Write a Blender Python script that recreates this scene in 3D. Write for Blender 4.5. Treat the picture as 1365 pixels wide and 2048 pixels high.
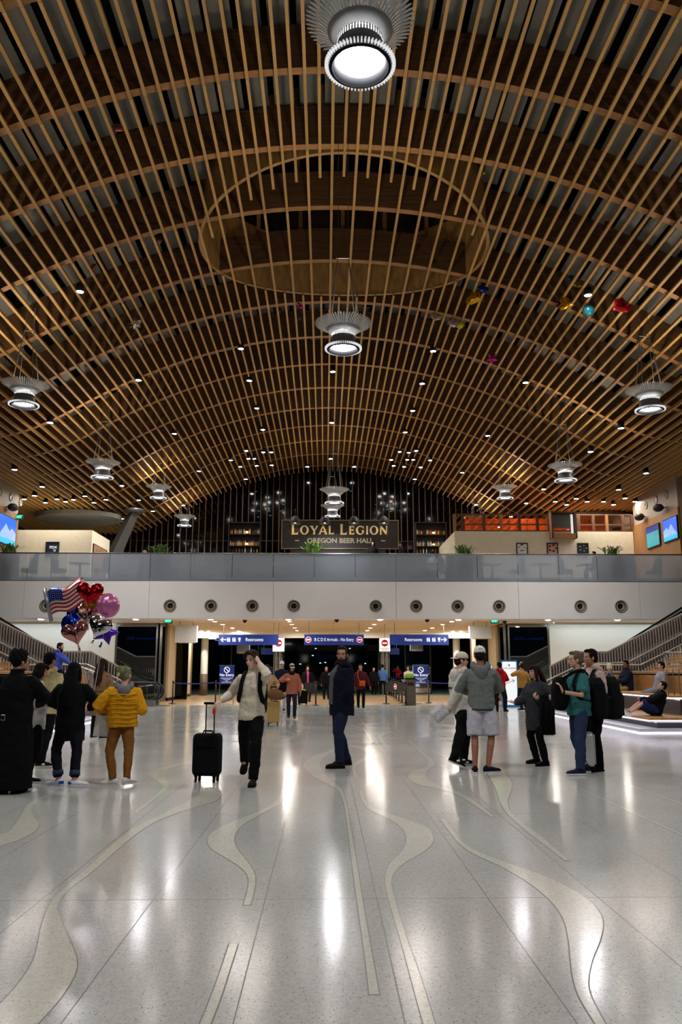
import bpy, bmesh, math, random
from mathutils import Vector, Matrix, Quaternion
random.seed(7)
scene = bpy.context.scene
for o in list(bpy.data.objects):
    bpy.data.objects.remove(o)
COL = scene.collection

# ---------------------------------------------------------------- camera
F, CX, CY, Y0, XV, HC = 1620.0, 682.5, 1024.0, 1338.0, 650.0, 1.54   # focal length in pixels of a 1365x2048 frame
TH = math.atan((Y0 - CY) / F)
YA = math.atan((CX - XV) / F * math.cos(TH))
FW = Vector((math.sin(YA) * math.cos(TH), math.cos(YA) * math.cos(TH), math.sin(TH)))
RT = Vector((math.cos(YA), -math.sin(YA), 0))
UP = RT.cross(FW)
CAM = Vector((0, 0, HC))
cd = bpy.data.cameras.new('camera')
cd.sensor_fit = 'VERTICAL'; cd.sensor_height = 36.0; cd.sensor_width = 24.0
cd.lens = F / 2048 * 36.0
cd.clip_start = 0.05; cd.clip_end = 400
cam = bpy.data.objects.new('camera', cd); COL.objects.link(cam)
m = Matrix((RT, UP, -FW)).transposed().to_4x4(); m.translation = CAM
cam.matrix_world = m
scene.camera = cam

# ---------------------------------------------------------------- world (night), exposure
w = bpy.data.worlds.new('night'); scene.world = w; w.use_nodes = True
bg = w.node_tree.nodes['Background']
bg.inputs[0].default_value = (0.35, 0.5, 0.7, 1); bg.inputs[1].default_value = 0.004
scene.view_settings.view_transform = 'Standard'
scene.view_settings.look = 'None'
scene.view_settings.exposure = 0.45
scene.view_settings.gamma = 1.0
scene.view_settings.use_curve_mapping = False
LENS_E, UP_E, DOWN_E, SOFFIT_E, LED_E, ROOM_FILL_E = 280.0, 90.0, 200.0, 380.0, 2.2, 20.0    # strengths of the hall's lamps; the last drives an added room light

# ---------------------------------------------------------------- pixel -> place
def ray(px, py):
    return FW + RT * ((px - CX) / F) - UP * ((py - CY) / F)
def P(px, py, X=None, Y=None, Z=None):
    d = ray(px, py)
    if X is not None: t = X / d.x
    elif Y is not None: t = Y / d.y
    else: t = (Z - HC) / d.z
    return CAM + d * t
XA = 0.42                     # x of the hall's axis of symmetry

# ---------------------------------------------------------------- materials
def lin(c):
    return tuple(((x / 255) / 12.92 if x / 255 <= 0.04045 else ((x / 255 + 0.055) / 1.055) ** 2.4) for x in c)
MATS = {}
def mat(name, rgb, rough=0.6, metal=0.0, var=0.0, scale=6.0, bump=0.0, stretch=None, emit=0.0, ecol=None, coat=0.0, spec=0.5, alpha=1.0, sheen=0.0):
    """procedural principled material; rgb is sRGB 0..255"""
    if name in MATS: return MATS[name]
    mt = bpy.data.materials.new(name); mt.use_nodes = True
    nt = mt.node_tree; b = nt.nodes['Principled BSDF']
    c = lin(rgb)
    b.inputs['Base Color'].default_value = (*c, 1)
    b.inputs['Roughness'].default_value = rough; b.inputs['Metallic'].default_value = metal
    b.inputs['Specular IOR Level'].default_value = spec
    b.inputs['Coat Weight'].default_value = coat
    if coat: b.inputs['Coat Roughness'].default_value = 0.06
    if sheen: b.inputs['Sheen Weight'].default_value = sheen
    if emit:
        b.inputs['Emission Color'].default_value = (*(lin(ecol) if ecol else c), 1)
        b.inputs['Emission Strength'].default_value = emit
    if var or bump:
        tc = nt.nodes.new('ShaderNodeTexCoord'); mp = nt.nodes.new('ShaderNodeMapping')
        nz = nt.nodes.new('ShaderNodeTexNoise'); nz.inputs['Scale'].default_value = scale; nz.inputs['Detail'].default_value = 4
        nt.links.new(tc.outputs['Object'], mp.inputs[0]); nt.links.new(mp.outputs[0], nz.inputs['Vector'])
        if stretch: mp.inputs['Scale'].default_value = stretch
        if var:
            rp = nt.nodes.new('ShaderNodeValToRGB')
            rp.color_ramp.elements[0].position = 0.3; rp.color_ramp.elements[1].position = 0.7
            rp.color_ramp.elements[0].color = (*[x * (1 - var) for x in c], 1)
            rp.color_ramp.elements[1].color = (*[min(1, x * (1 + var)) for x in c], 1)
            nt.links.new(nz.outputs['Fac'], rp.inputs[0]); nt.links.new(rp.outputs[0], b.inputs['Base Color'])
        if bump:
            bp = nt.nodes.new('ShaderNodeBump'); bp.inputs['Strength'].default_value = bump; bp.inputs['Distance'].default_value = 0.02
            nt.links.new(nz.outputs['Fac'], bp.inputs['Height']); nt.links.new(bp.outputs[0], b.inputs['Normal'])
    MATS[name] = mt
    return mt
def emis(name, rgb, strength):
    if name in MATS: return MATS[name]
    mt = bpy.data.materials.new(name); mt.use_nodes = True; nt = mt.node_tree
    nt.nodes.remove(nt.nodes['Principled BSDF'])
    e = nt.nodes.new('ShaderNodeEmission'); e.inputs[0].default_value = (*lin(rgb), 1); e.inputs[1].default_value = strength
    nt.links.new(e.outputs[0], nt.nodes['Material Output'].inputs[0])
    MATS[name] = mt
    return mt
def wood(name, rgb, var=0.25, rough=0.55, stretch=(1.5, 1.5, 14), scale=2.0):
    """wood with grain along the axis that has the small stretch, and a tone of its own for each piece"""
    if name in MATS: return MATS[name]
    mt = mat(name, rgb, rough, var=var, scale=scale, stretch=stretch, bump=0.05)
    nt = mt.node_tree; b = nt.nodes['Principled BSDF']
    src = b.inputs['Base Color'].links[0].from_socket
    oi = nt.nodes.new('ShaderNodeObjectInfo'); mr = nt.nodes.new('ShaderNodeMapRange')
    mr.inputs['To Min'].default_value = 0.8; mr.inputs['To Max'].default_value = 1.15
    hs = nt.nodes.new('ShaderNodeHueSaturation')
    nt.links.new(oi.outputs['Random'], mr.inputs[0]); nt.links.new(mr.outputs[0], hs.inputs['Value'])
    nt.links.new(src, hs.inputs['Color']); nt.links.new(hs.outputs[0], b.inputs['Base Color'])
    return mt
def glassy(name, tint=(200, 215, 215), transp=0.75, gloss=0.12, diff=0.0, rough=0.02, transl=0.0):
    """cheap architectural glass: transparent + mirror + a little body"""
    if name in MATS: return MATS[name]
    mt = bpy.data.materials.new(name); mt.use_nodes = True; nt = mt.node_tree
    nt.nodes.remove(nt.nodes['Principled BSDF'])
    c = (*lin(tint), 1)
    tr = nt.nodes.new('ShaderNodeBsdfTransparent'); tr.inputs[0].default_value = c
    gl = nt.nodes.new('ShaderNodeBsdfGlossy'); gl.inputs['Roughness'].default_value = rough; gl.inputs[0].default_value = (0.9, 0.9, 0.9, 1)
    df = nt.nodes.new('ShaderNodeBsdfDiffuse'); df.inputs[0].default_value = c
    tl = nt.nodes.new('ShaderNodeBsdfTranslucent'); tl.inputs[0].default_value = c
    tot = transp + gloss + diff + transl
    def mixf(a, b, f):
        mx = nt.nodes.new('ShaderNodeMixShader'); mx.inputs[0].default_value = f
        nt.links.new(a, mx.inputs[1]); nt.links.new(b, mx.inputs[2]); return mx.outputs[0]
    s = tr.outputs[0]; acc = transp
    for node, wgt in ((gl, gloss), (df, diff), (tl, transl)):
        if wgt > 0:
            acc += wgt; s = mixf(s, node.outputs[0], wgt / acc)
    nt.links.new(s, nt.nodes['Material Output'].inputs[0])
    MATS[name] = mt
    return mt

# ---------------------------------------------------------------- mesh builder
class MB:
    def __init__(s): s.v = []; s.f = []; s.mi = []; s.cur = 0
    def add(s, vs, fs):
        n = len(s.v); s.v += [tuple(v) for v in vs]
        for f in fs: s.f.append(tuple(n + i for i in f)); s.mi.append(s.cur)
        return s
    def box(s, c, d, R=None):
        hx, hy, hz = d[0] / 2, d[1] / 2, d[2] / 2
        vs = [Vector((sx * hx, sy * hy, sz * hz)) for sz in (-1, 1) for sx, sy in ((-1, -1), (1, -1), (1, 1), (-1, 1))]
        if R is not None: vs = [R @ v for v in vs]
        c = Vector(c)
        return s.add([c + v for v in vs], [(3, 2, 1, 0), (4, 5, 6, 7), (0, 1, 5, 4), (1, 2, 6, 5), (2, 3, 7, 6), (3, 0, 4, 7)])
    def box2(s, a, b):
        return s.box([(a[i] + b[i]) / 2 for i in range(3)], [abs(b[i] - a[i]) for i in range(3)])
    def prism(s, poly, fn, a, b):
        """poly: 2-D outline; fn(u,v,w)->point; extruded from w=a to w=b"""
        n = len(poly)
        vs = [fn(u, v, a) for u, v in poly] + [fn(u, v, b) for u, v in poly]
        fs = [tuple(range(n))[::-1], tuple(range(n, 2 * n))] + [(i, (i + 1) % n, n + (i + 1) % n, n + i) for i in range(n)]
        return s.add(vs, fs)
    def rings(s, rings, cap=True, closed=True):
        n = len(rings[0]); vs = [p for r in rings for p in r]; fs = []
        for k in range(len(rings) - 1):
            for i in range(n if closed else n - 1):
                j = (i + 1) % n
                fs.append((k * n + i, k * n + j, (k + 1) * n + j, (k + 1) * n + i))
        if cap:
            fs.append(tuple(range(n))[::-1]); fs.append(tuple((len(rings) - 1) * n + i for i in range(n)))
        return s.add(vs, fs)
    def tube(s, pts, rad, seg=8, cap=True, hint=None, flat=1.0, round_ends=False):
        pts = [Vector(p) for p in pts]
        if not isinstance(rad, (list, tuple)): rad = [rad] * len(pts)
        if round_ends:
            d0 = (pts[0] - pts[1]).normalized(); d1 = (pts[-1] - pts[-2]).normalized()
            r0, r1 = rad[0], rad[-1]
            pts = [pts[0] + d0 * r0 * 0.95, pts[0] + d0 * r0 * 0.6] + pts + [pts[-1] + d1 * r1 * 0.6, pts[-1] + d1 * r1 * 0.95]
            rad = [r0 * 0.3, r0 * 0.8] + list(rad) + [r1 * 0.8, r1 * 0.3]
        rs = []; prev = Vector(hint) if hint is not None else None
        for i, p in enumerate(pts):
            t = (pts[min(i + 1, len(pts) - 1)] - pts[max(i - 1, 0)])
            t = t.normalized() if t.length > 1e-9 else Vector((0, 0, 1))
            if prev is None: prev = Vector((0, 0, 1)) if abs(t.z) < 0.9 else Vector((1, 0, 0))
            a = prev - t * prev.dot(t)
            a = a.normalized() if a.length > 1e-6 else t.orthogonal().normalized()
            b = t.cross(a); prev = a
            rs.append([p + (a * math.cos(2 * math.pi * k / seg) + b * flat * math.sin(2 * math.pi * k / seg)) * rad[i] for k in range(seg)])
        return s.rings(rs, cap)
    def lathe(s, prof, seg=32, c=(0, 0, 0), cap=False):
        c = Vector(c)
        return s.rings([[c + Vector((r * math.cos(2 * math.pi * k / seg), r * math.sin(2 * math.pi * k / seg), z)) for k in range(seg)] for r, z in prof], cap)
    def ell(s, c, r, R=None, seg=14, rg=9):
        c = Vector(c); rs = []
        if not isinstance(r, (list, tuple)): r = (r, r, r)
        for i in range(rg + 1):
            a = math.pi * i / rg; a = min(max(a, 0.06), math.pi - 0.06)
            ring = []
            for k in range(seg):
                p = Vector((r[0] * math.sin(a) * math.cos(2 * math.pi * k / seg), r[1] * math.sin(a) * math.sin(2 * math.pi * k / seg), -r[2] * math.cos(a)))
                ring.append(c + (R @ p if R is not None else p))
            rs.append(ring)
        return s.rings(rs, True)
    def mesh(s, name, mats, smooth=False):
        me = bpy.data.meshes.new(name); me.from_pydata(s.v, [], s.f)
        if not isinstance(mats, (list, tuple)): mats = [mats]
        for x in mats: me.materials.append(x)
        if len(mats) > 1: me.polygons.foreach_set('material_index', s.mi)
        if smooth: me.polygons.foreach_set('use_smooth', [True] * len(me.polygons))
        me.update(); return me
    def build(s, name, mats, parent=None, smooth=False, loc=None):
        o = bpy.data.objects.new(name, s.mesh(name, mats, smooth)); COL.objects.link(o)
        if parent is not None: o.parent = parent
        if loc is not None: o.location = loc
        return o
def tag(o, label, cat, group=None):
    o['label'] = label; o['category'] = cat
    if group: o['group'] = group
    return o
def thing(name, label, cat, loc=(0, 0, 0), rz=0, group=None):
    o = bpy.data.objects.new(name, None); COL.objects.link(o); o.empty_display_size = 0.1
    o.location = loc; o.rotation_euler = (0, 0, rz)
    return tag(o, label, cat, group)
def struct(o): o['kind'] = 'structure'; return o
def inst(o, parent, loc=None, rot=None, name=None):
    c = o.copy(); COL.objects.link(c); c.parent = parent
    if loc is not None: c.location = loc
    if rot is not None: c.rotation_euler = rot
    return c
def clone(root, loc=None, rz=None):
    r = root.copy(); COL.objects.link(r)
    if loc is not None: r.location = loc
    if rz is not None: r.rotation_euler = (0, 0, rz)
    for ch in list(root.children):
        c = ch.copy(); COL.objects.link(c); c.parent = r
        for g in ch.children:
            d = g.copy(); COL.objects.link(d); d.parent = c
    return r
BAKE = []      # objects whose modifiers are applied at the end
TEXTS = []
def text(name, body, size, loc, rot, mt, parent=None, align='CENTER', ext=0.004, offset=0.0, sx=1.0, shear=0.0, space=1.0):
    cu = bpy.data.curves.new(name, 'FONT'); cu.body = body; cu.size = size; cu.align_x = align; cu.align_y = 'CENTER'
    cu.extrude = ext; cu.offset = offset; cu.resolution_u = 3; cu.shear = shear; cu.space_character = space
    cu.materials.append(mt)
    o = bpy.data.objects.new(name, cu); COL.objects.link(o); o.location = loc; o.rotation_euler = rot; o.scale = (sx, 1, 1)
    if parent is not None: o.parent = parent
    TEXTS.append(o); return o
FRONT = (math.pi / 2, 0, 0)      # text that faces the camera (-Y)
def catmull(pts, n=6):
    out = []; pts = [Vector(p) for p in pts]; N = len(pts)
    for i in range(N - 1):
        p0 = pts[max(i - 1, 0)]; p1 = pts[i]; p2 = pts[i + 1]; p3 = pts[min(i + 2, N - 1)]
        for k in range(n):
            t = k / n
            out.append(0.5 * ((2 * p1) + (p2 - p0) * t + (2 * p0 - 5 * p1 + 4 * p2 - p3) * t * t + (3 * p1 - p0 - 3 * p2 + p3) * t ** 3))
    out.append(pts[-1]); return out

# ================================================================ materials of the building
M_BOARD = wood('lattice_fir', (180, 141, 82), var=0.16, stretch=(9, 0.5, 9))
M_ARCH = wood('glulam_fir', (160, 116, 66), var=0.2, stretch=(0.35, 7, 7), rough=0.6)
M_ARCHSHADE = wood('glulam_shaded', (96, 66, 38), var=0.35, stretch=(0.5, 9, 9), rough=0.65)  # same glulam, shade of the beam sides put into a darker brown
M_PLY = wood('plywood_ring', (186, 144, 88), var=0.25, stretch=(3, 3, 1))
M_DECK = mat('deck_grey', (118, 116, 110), 0.7, var=0.12, scale=3)
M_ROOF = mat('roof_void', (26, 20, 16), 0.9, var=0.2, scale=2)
M_WHITE = mat('white_paint', (238, 236, 231), 0.5, var=0.02, scale=1.0)
M_CREAM = mat('cream_plaster', (226, 214, 184), 0.6, var=0.05, scale=5, bump=0.05)
M_BEIGE = mat('beige_wall', (196, 178, 146), 0.55, var=0.03, scale=2)
M_SOFFIT = mat('soffit_tan', (224, 210, 184), 0.5, var=0.05, scale=2)
M_STEEL = mat('brushed_steel', (150, 150, 148), 0.32, metal=0.9, var=0.08, scale=20, stretch=(1, 1, 20))
M_GREYMETAL = mat('grey_metal', (98, 96, 94), 0.45, metal=0.5, var=0.06)
M_DARK = mat('dark_metal', (26, 26, 28), 0.4, metal=0.4, var=0.1)
M_BLACK = mat('black_matte', (10, 10, 11), 0.6, var=0.1)
M_NIGHT = mat('night_glass', (3, 4, 5), 0.08, spec=0.22, var=0.1, scale=0.5)
M_BLUE = mat('sign_blue', (24, 44, 118), 0.4, var=0.03, emit=0.25)
M_SIGNW = mat('sign_white', (235, 238, 240), 0.5, var=0.02, emit=0.5)
M_WOOD = wood('bench_oak', (172, 124, 64), var=0.22, stretch=(6, 0.6, 6), rough=0.4)
M_WOODPANEL = wood('oak_panel', (150, 104, 58), var=0.2, stretch=(6, 6, 0.7))
M_DKWOOD = wood('dark_wood_frame', (92, 58, 30), var=0.2, stretch=(5, 5, 1))

# terrazzo: pale matrix with chips, polished
def terrazzo(name, base, chip, rough=0.135, chips=True):
    mt = bpy.data.materials.new(name); mt.use_nodes = True; nt = mt.node_tree; b = nt.nodes['Principled BSDF']
    tc = nt.nodes.new('ShaderNodeTexCoord')
    v1 = nt.nodes.new('ShaderNodeTexVoronoi'); v1.inputs['Scale'].default_value = 70; v1.feature = 'F1'
    v2 = nt.nodes.new('ShaderNodeTexVoronoi'); v2.inputs['Scale'].default_value = 62
    nz = nt.nodes.new('ShaderNodeTexNoise'); nz.inputs['Scale'].default_value = 0.7; nz.inputs['Detail'].default_value = 5
    for n in (v1, v2, nz): nt.links.new(tc.outputs['Object'], n.inputs['Vector'])
    cr = nt.nodes.new('ShaderNodeValToRGB')
    e = cr.color_ramp.elements; e[0].position = 0.0; e[0].color = (*[x * 0.88 for x in lin(base)], 1); e[1].position = 1.0; e[1].color = (*[min(1, x * 1.12) for x in lin(base)], 1)
    nt.links.new(v1.outputs['Color'], cr.inputs[0])
    # sparse darker chips
    sep = nt.nodes.new('ShaderNodeSeparateColor'); nt.links.new(v2.outputs['Color'], sep.inputs[0])
    g1 = nt.nodes.new('ShaderNodeMath'); g1.operation = 'GREATER_THAN'; g1.inputs[1].default_value = 0.80; nt.links.new(sep.outputs[0], g1.inputs[0])
    g2 = nt.nodes.new('ShaderNodeMath'); g2.operation = 'LESS_THAN'; g2.inputs[1].default_value = 0.26; nt.links.new(v2.outputs['Distance'], g2.inputs[0])
    ml = nt.nodes.new('ShaderNodeMath'); ml.operation = 'MULTIPLY'; nt.links.new(g1.outputs[0], ml.inputs[0]); nt.links.new(g2.outputs[0], ml.inputs[1])
    mx = nt.nodes.new('ShaderNodeMix'); mx.data_type = 'RGBA'
    nt.links.new(ml.outputs[0], mx.inputs['Factor']); nt.links.new(cr.outputs[0], mx.inputs[6]); mx.inputs[7].default_value = (*lin(chip), 1)
    m2 = nt.nodes.new('ShaderNodeMix'); m2.data_type = 'RGBA'; m2.blend_type = 'MULTIPLY'; m2.inputs['Factor'].default_value = 1
    r2 = nt.nodes.new('ShaderNodeValToRGB'); r2.color_ramp.elements[0].color = (0.86, 0.86, 0.86, 1); r2.color_ramp.elements[1].color = (1.08, 1.08, 1.08, 1)
    nt.links.new(nz.outputs['Fac'], r2.inputs[0]); nt.links.new(mx.outputs[2], m2.inputs[6]); nt.links.new(r2.outputs[0], m2.inputs[7])
    nt.links.new(m2.outputs[2], b.inputs['Base Color'])
    b.inputs['Roughness'].default_value = rough; b.inputs['Specular IOR Level'].default_value = 0.24
    mr = nt.nodes.new('ShaderNodeMapRange'); mr.inputs['To Min'].default_value = rough * 0.75; mr.inputs['To Max'].default_value = rough * 1.35
    nt.links.new(nz.outputs['Fac'], mr.inputs[0]); nt.links.new(mr.outputs[0], b.inputs['Roughness'])
    return mt
M_TERR = terrazzo('terrazzo_grey', (176, 175, 168), (112, 108, 102))
M_INLAY = terrazzo('terrazzo_cream', (195, 192, 177), (146, 139, 126))
M_STRIP = mat('divider_strip', (96, 93, 90), 0.4, metal=0.0, var=0.05)
M_TANFLOOR = mat('tan_floor', (178, 150, 114), 0.25, var=0.12, scale=3, stretch=(1, 8, 1))
M_TEAL = mat('pale_green_floor', (128, 158, 146), 0.35, var=0.08, scale=2)

# ================================================================ floor
XL, XR = -22.0, 23.0
YF = 36.25                     # plane of the gallery front
floor = struct(MB().box2((XL, -6, -0.2), (XR, YF, 0)).build('floor', M_TERR))
fl2 = MB().box2((XL, YF, -0.2), (XR, 50, 0.0)).build('concourse_floor', M_TANFLOOR, floor)
fl3 = MB().box2((XL, 50, -0.2), (XR, 66, 0.0)).build('corridor_floor', M_TEAL, floor)
strip_me = None
for n in range(-14, 22):
    x = -0.40 + 0.7615 * n
    o = MB().box2((x - 0.003, -4, 0.0), (x + 0.003, YF, 0.0006)).build('divider_strip', M_STRIP, floor)
for y in (2.9, 5.93, 9.2, 12.4, 15.6, 18.8, 22, 25.2, 28.4, 31.6):
    MB().box2((XL + 1, y - 0.0025, 0.0), (XR - 1, y + 0.0025, 0.0005)).build('divider_strip', M_STRIP, floor)

def c6(l): return [(340 + x / 2.73, 1560 + y / 2.73) for x, y in l]
def c7(l): return [(840 + x / 2.6, 1560 + y / 2.6) for x, y in l]
def c8(l): return [(0 + x / 2.73, 1560 + y / 2.73) for x, y in l]
def cm(l): return [(560 + x / 3.4125, 1400 + y / 3.4125) for x, y in l]
def cl(l): return [(0 + x / 2.967, 1140 + y / 2.967) for x, y in l]
RIB = [
 (c8([(1095, 45), (1080, 80), (1030, 115), (900, 175), (820, 215), (720, 270), (600, 365), (480, 480), (330, 610), (265, 690), (225, 800), (205, 900), (180, 990), (110, 1100), (0, 1225), (-150, 1380)]),
  c8([(1205, 50), (1208, 85), (1175, 115), (1080, 145), (930, 195), (830, 240), (740, 300), (620, 400), (500, 505), (370, 605), (320, 670), (320, 730), (370, 850), (415, 960), (420, 1030), (385, 1110), (300, 1230), (100, 1440)])),
 (c6([(680, -130), (650, -60), (625, 0), (610, 70), (580, 115), (500, 165), (330, 235), (235, 280), (205, 325), (225, 375), (330, 440), (400, 490), (430, 540), (425, 600), (402, 683)]),
  c6([(695, -130), (665, -60), (642, 0), (626, 70), (600, 130), (540, 165), (430, 225), (375, 270), (352, 320), (365, 370), (420, 440), (460, 500), (468, 550), (460, 610), (440, 683)])),
 (c6([(325, 895), (270, 1060), (215, 1210), (165, 1332), (100, 1480)]), c6([(373, 895), (325, 1040), (280, 1180), (222, 1332), (165, 1480)])),
 (cm([(380, 270), (384, 322), (320, 352), (240, 382), (172, 425), (180, 478), (240, 530), (330, 575), (400, 620), (430, 690), (445, 740)]) + c6([(985, 380), (1020, 640), (1060, 920), (1090, 1172)]),
  cm([(388, 270), (398, 330), (360, 355), (310, 385), (278, 415), (270, 450), (300, 500), (360, 555), (420, 605), (448, 680), (461, 740)]) + c6([(1009, 380), (1050, 640), (1095, 900), (1143, 1172)])),
 (c6([(1032, 60), (1050, 110), (1085, 160), (1160, 195), (1240, 240), (1285, 290), (1290, 335), (1265, 390), (1200, 460), (1178, 520), (1180, 590), (1205, 690), (1260, 880), (1310, 1060), (1365, 1262), (1420, 1440)]),
  c6([(1050, 60), (1070, 115), (1110, 150), (1200, 185), (1365, 242), (1420, 270), (1441, 320), (1420, 365), (1365, 405), (1280, 455), (1225, 510), (1210, 560), (1225, 640), (1290, 850), (1365, 1060), (1470, 1400)])),
 (c7([(108, 205), (170, 290), (220, 345), (290, 390), (400, 440), (520, 505), (620, 575), (700, 650), (750, 730), (775, 830), (785, 930), (800, 1040), (835, 1140), (915, 1269), (990, 1390)]),
  c7([(128, 205), (190, 285), (240, 335), (330, 385), (480, 440), (640, 495), (760, 550), (860, 610), (930, 680), (955, 745), (940, 830), (900, 930), (878, 1030), (885, 1110), (965, 1269), (1050, 1400)])),
 (c7([(330, -60), (372, 0), (400, 60), (420, 120), (460, 180), (560, 270), (680, 360), (755, 420)]), c7([(420, -60), (470, 0), (480, 40), (460, 100), (468, 150), (520, 210), (640, 300), (780, 418)])),
 (cm([(865, 270), (960, 360), (1008, 412), (1000, 455), (930, 480), (884, 510), (890, 548), (960, 582), (1060, 602), (1200, 640), (1290, 692), (1365, 745)]) + c7([(370, 192)]),
  cm([(880, 270), (975, 355), (1045, 415), (1045, 450), (1000, 495), (1005, 540), (1080, 582), (1200, 620), (1300, 668), (1365, 712)]) + c7([(392, 192)])),
 (c8([(262, 78), (200, 105), (150, 135), (110, 200), (60, 270), (0, 300), (-120, 350)]), c8([(282, 85), (215, 115), (172, 150), (180, 190), (212, 240), (190, 280), (100, 330), (0, 362), (-60, 400)])),
 (cl([(1130, 1135), (1010, 1160), (900, 1190), (880, 1215), (920, 1245), (960, 1275), (960, 1305), (815, 1424)]) + c8([(735, 178)]), cl([(1140, 1150), (1060, 1162), (1000, 1182), (975, 1215), (985, 1245), (1002, 1275), (985, 1310), (835, 1424)]) + c8([(748, 183)])),
 (c7([(835, 48), (1365, 290)]), c7([(842, 44), (1380, 288)])),
 (c7([(1000, 0), (1365, 128)]), c7([(1008, -2), (1375, 124)])),
 (cm([(460, 312), (540, 332), (590, 352), (596, 378), (560, 402), (510, 432), (495, 465), (515, 535)]), cm([(480, 302), (570, 318), (650, 340), (690, 368), (660, 396), (590, 412), (530, 440), (514, 472), (537, 530)])),
 (cm([(735, 215), (690, 235), (680, 255), (725, 325)]), cm([(775, 215), (712, 236), (695, 255), (742, 322)])),
 (cm([(475, 172), (570, 205), (625, 290)]), cm([(480, 166), (582, 202), (640, 288)])),
 (cm([(100, 60), (110, 100), (100, 140), (180, 150)]), cm([(110, 58), (125, 100), (125, 132), (200, 140)])),
 (cm([(1030, 345), (1180, 425)]), cm([(1036, 340), (1190, 418)])),
 (cm([(10, 210), (80, 235), (75, 255), (0, 275)]), cm([(20, 205), (120, 235), (130, 255), (0, 290)])),
]
for le, re in RIB:
    L = catmull([P(x, y, Z=0) for x, y in le], 5); R = catmull([P(x, y, Z=0) for x, y in re], 5)
    def resamp(pl, n=60):
        d = [0]
        for i in range(1, len(pl)): d.append(d[-1] + (pl[i] - pl[i - 1]).length)
        out = []; j = 0
        for k in range(n):
            t = d[-1] * k / (n - 1)
            while j < len(d) - 2 and d[j + 1] < t: j += 1
            u = (t - d[j]) / max(1e-9, d[j + 1] - d[j]); out.append(pl[j].lerp(pl[j + 1], min(1, max(0, u))))
        return out
    L = resamp(L); R = resamp(R); n = len(L)
    def ribbon(g, z0, z1, ext=0.0):
        rs = []
        for i in range(n):
            a, b = L[i], R[i]; d = (b - a).normalized()
            a2, b2 = a - d * g, b + d * g
            rs.append([Vector((a2.x, a2.y, z0)), Vector((b2.x, b2.y, z0)), Vector((b2.x, b2.y, z1)), Vector((a2.x, a2.y, z1))])
        if ext:
            t0 = (L[0] - L[1] + R[0] - R[1]).normalized() * ext; t1 = (L[-1] - L[-2] + R[-1] - R[-2]).normalized() * ext
            rs[0] = [p + t0 for p in rs[0]]; rs[-1] = [p + t1 for p in rs[-1]]
        return MB().rings(rs, True)
    band = ribbon(0, 0.0, 0.0016).build('inlay_band', M_INLAY, floor)
    ribbon(0.007, 0.0, 0.001, 0.007).build('inlay_edging', M_STRIP, band)

# ================================================================ ceiling
H0 = HC + 13.3
def zc(x):
    d = abs(x - XA)
    if d <= 10.4: return H0 - 0.029 * d * d
    t = min(1.0, (d - 10.4) / 3.6)
    z0 = H0 - 0.029 * 10.4 ** 2; m0 = -0.6032 * 3.6
    return (2 * t ** 3 - 3 * t * t + 1) * z0 + (t ** 3 - 2 * t * t + t) * m0 + (-2 * t ** 3 + 3 * t * t) * 10.45
def slope(x): return (zc(x + 0.02) - zc(x - 0.02)) / 0.04
YK = [4.0, 7.05, 10.1, 13.1, 16.09, 18.81, 21.65, 24.81, 27.89, 31.07, 34.1, 37.16, 40.23, 43.32, 46.34, 49.41, 52.4]
YEND = 53.2
XC0, XC1 = -19.6, 20.4
RING_C = Vector((0.55, 23.15)); RING_A, RING_B = 4.4, 4.1
def inring(x, y, k=1.0): return ((x - RING_C.x) / (RING_A * k)) ** 2 + ((y - RING_C.y) / (RING_B * k)) ** 2 < 1

ceil = MB()
NX = 60; xs = [XC0 + (XC1 - XC0) * i / NX for i in range(NX + 1)]
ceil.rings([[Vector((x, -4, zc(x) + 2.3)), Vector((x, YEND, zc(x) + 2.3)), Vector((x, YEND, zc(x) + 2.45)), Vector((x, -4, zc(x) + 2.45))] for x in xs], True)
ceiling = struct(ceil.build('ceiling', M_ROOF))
# arched beams
BW, BD = 0.22, 1.12
for y in YK:
    rs = []
    for x in xs:
        z = zc(x); s = slope(x); nrm = Vector((-s, 0, 1)).normalized()
        p = Vector((x, 0, z)); q = p + nrm * BD
        rs.append([Vector((p.x, y - BW / 2, p.z)), Vector((p.x, y + BW / 2, p.z)), Vector((q.x, y + BW / 2, q.z)), Vector((q.x, y - BW / 2, q.z))])
    b = MB(); n0 = 0
    b.rings(rs, True)
    o = b.build('arch_beam', [M_ARCH, M_ARCHSHADE], ceiling)
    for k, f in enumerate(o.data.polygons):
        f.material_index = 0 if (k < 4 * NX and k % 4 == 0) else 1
# deck panels between the beams and the roof (long grey strips)
pw, pitch = 0.5, 0.65
npan = int((XC1 - XC0) / pitch)
for i in range(npan):
    x = XC0 + 0.3 + i * pitch; s = slope(x); R = Matrix.Rotation(-math.atan(s), 3, 'Y')
    segs = [(-4, YEND)]
    u = 1 - ((x - RING_C.x) / (RING_A + 0.25)) ** 2
    if u > 0:
        h = (RING_B + 0.1) * math.sqrt(u); segs = [(-4, RING_C.y - h), (RING_C.y + h, YEND)]
    for a, b in segs:
        MB().box((x, (a + b) / 2, zc(x) + BD + 0.12), (pw, b - a, 0.06), R).build('deck_panel', M_DECK, ceiling)
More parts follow.
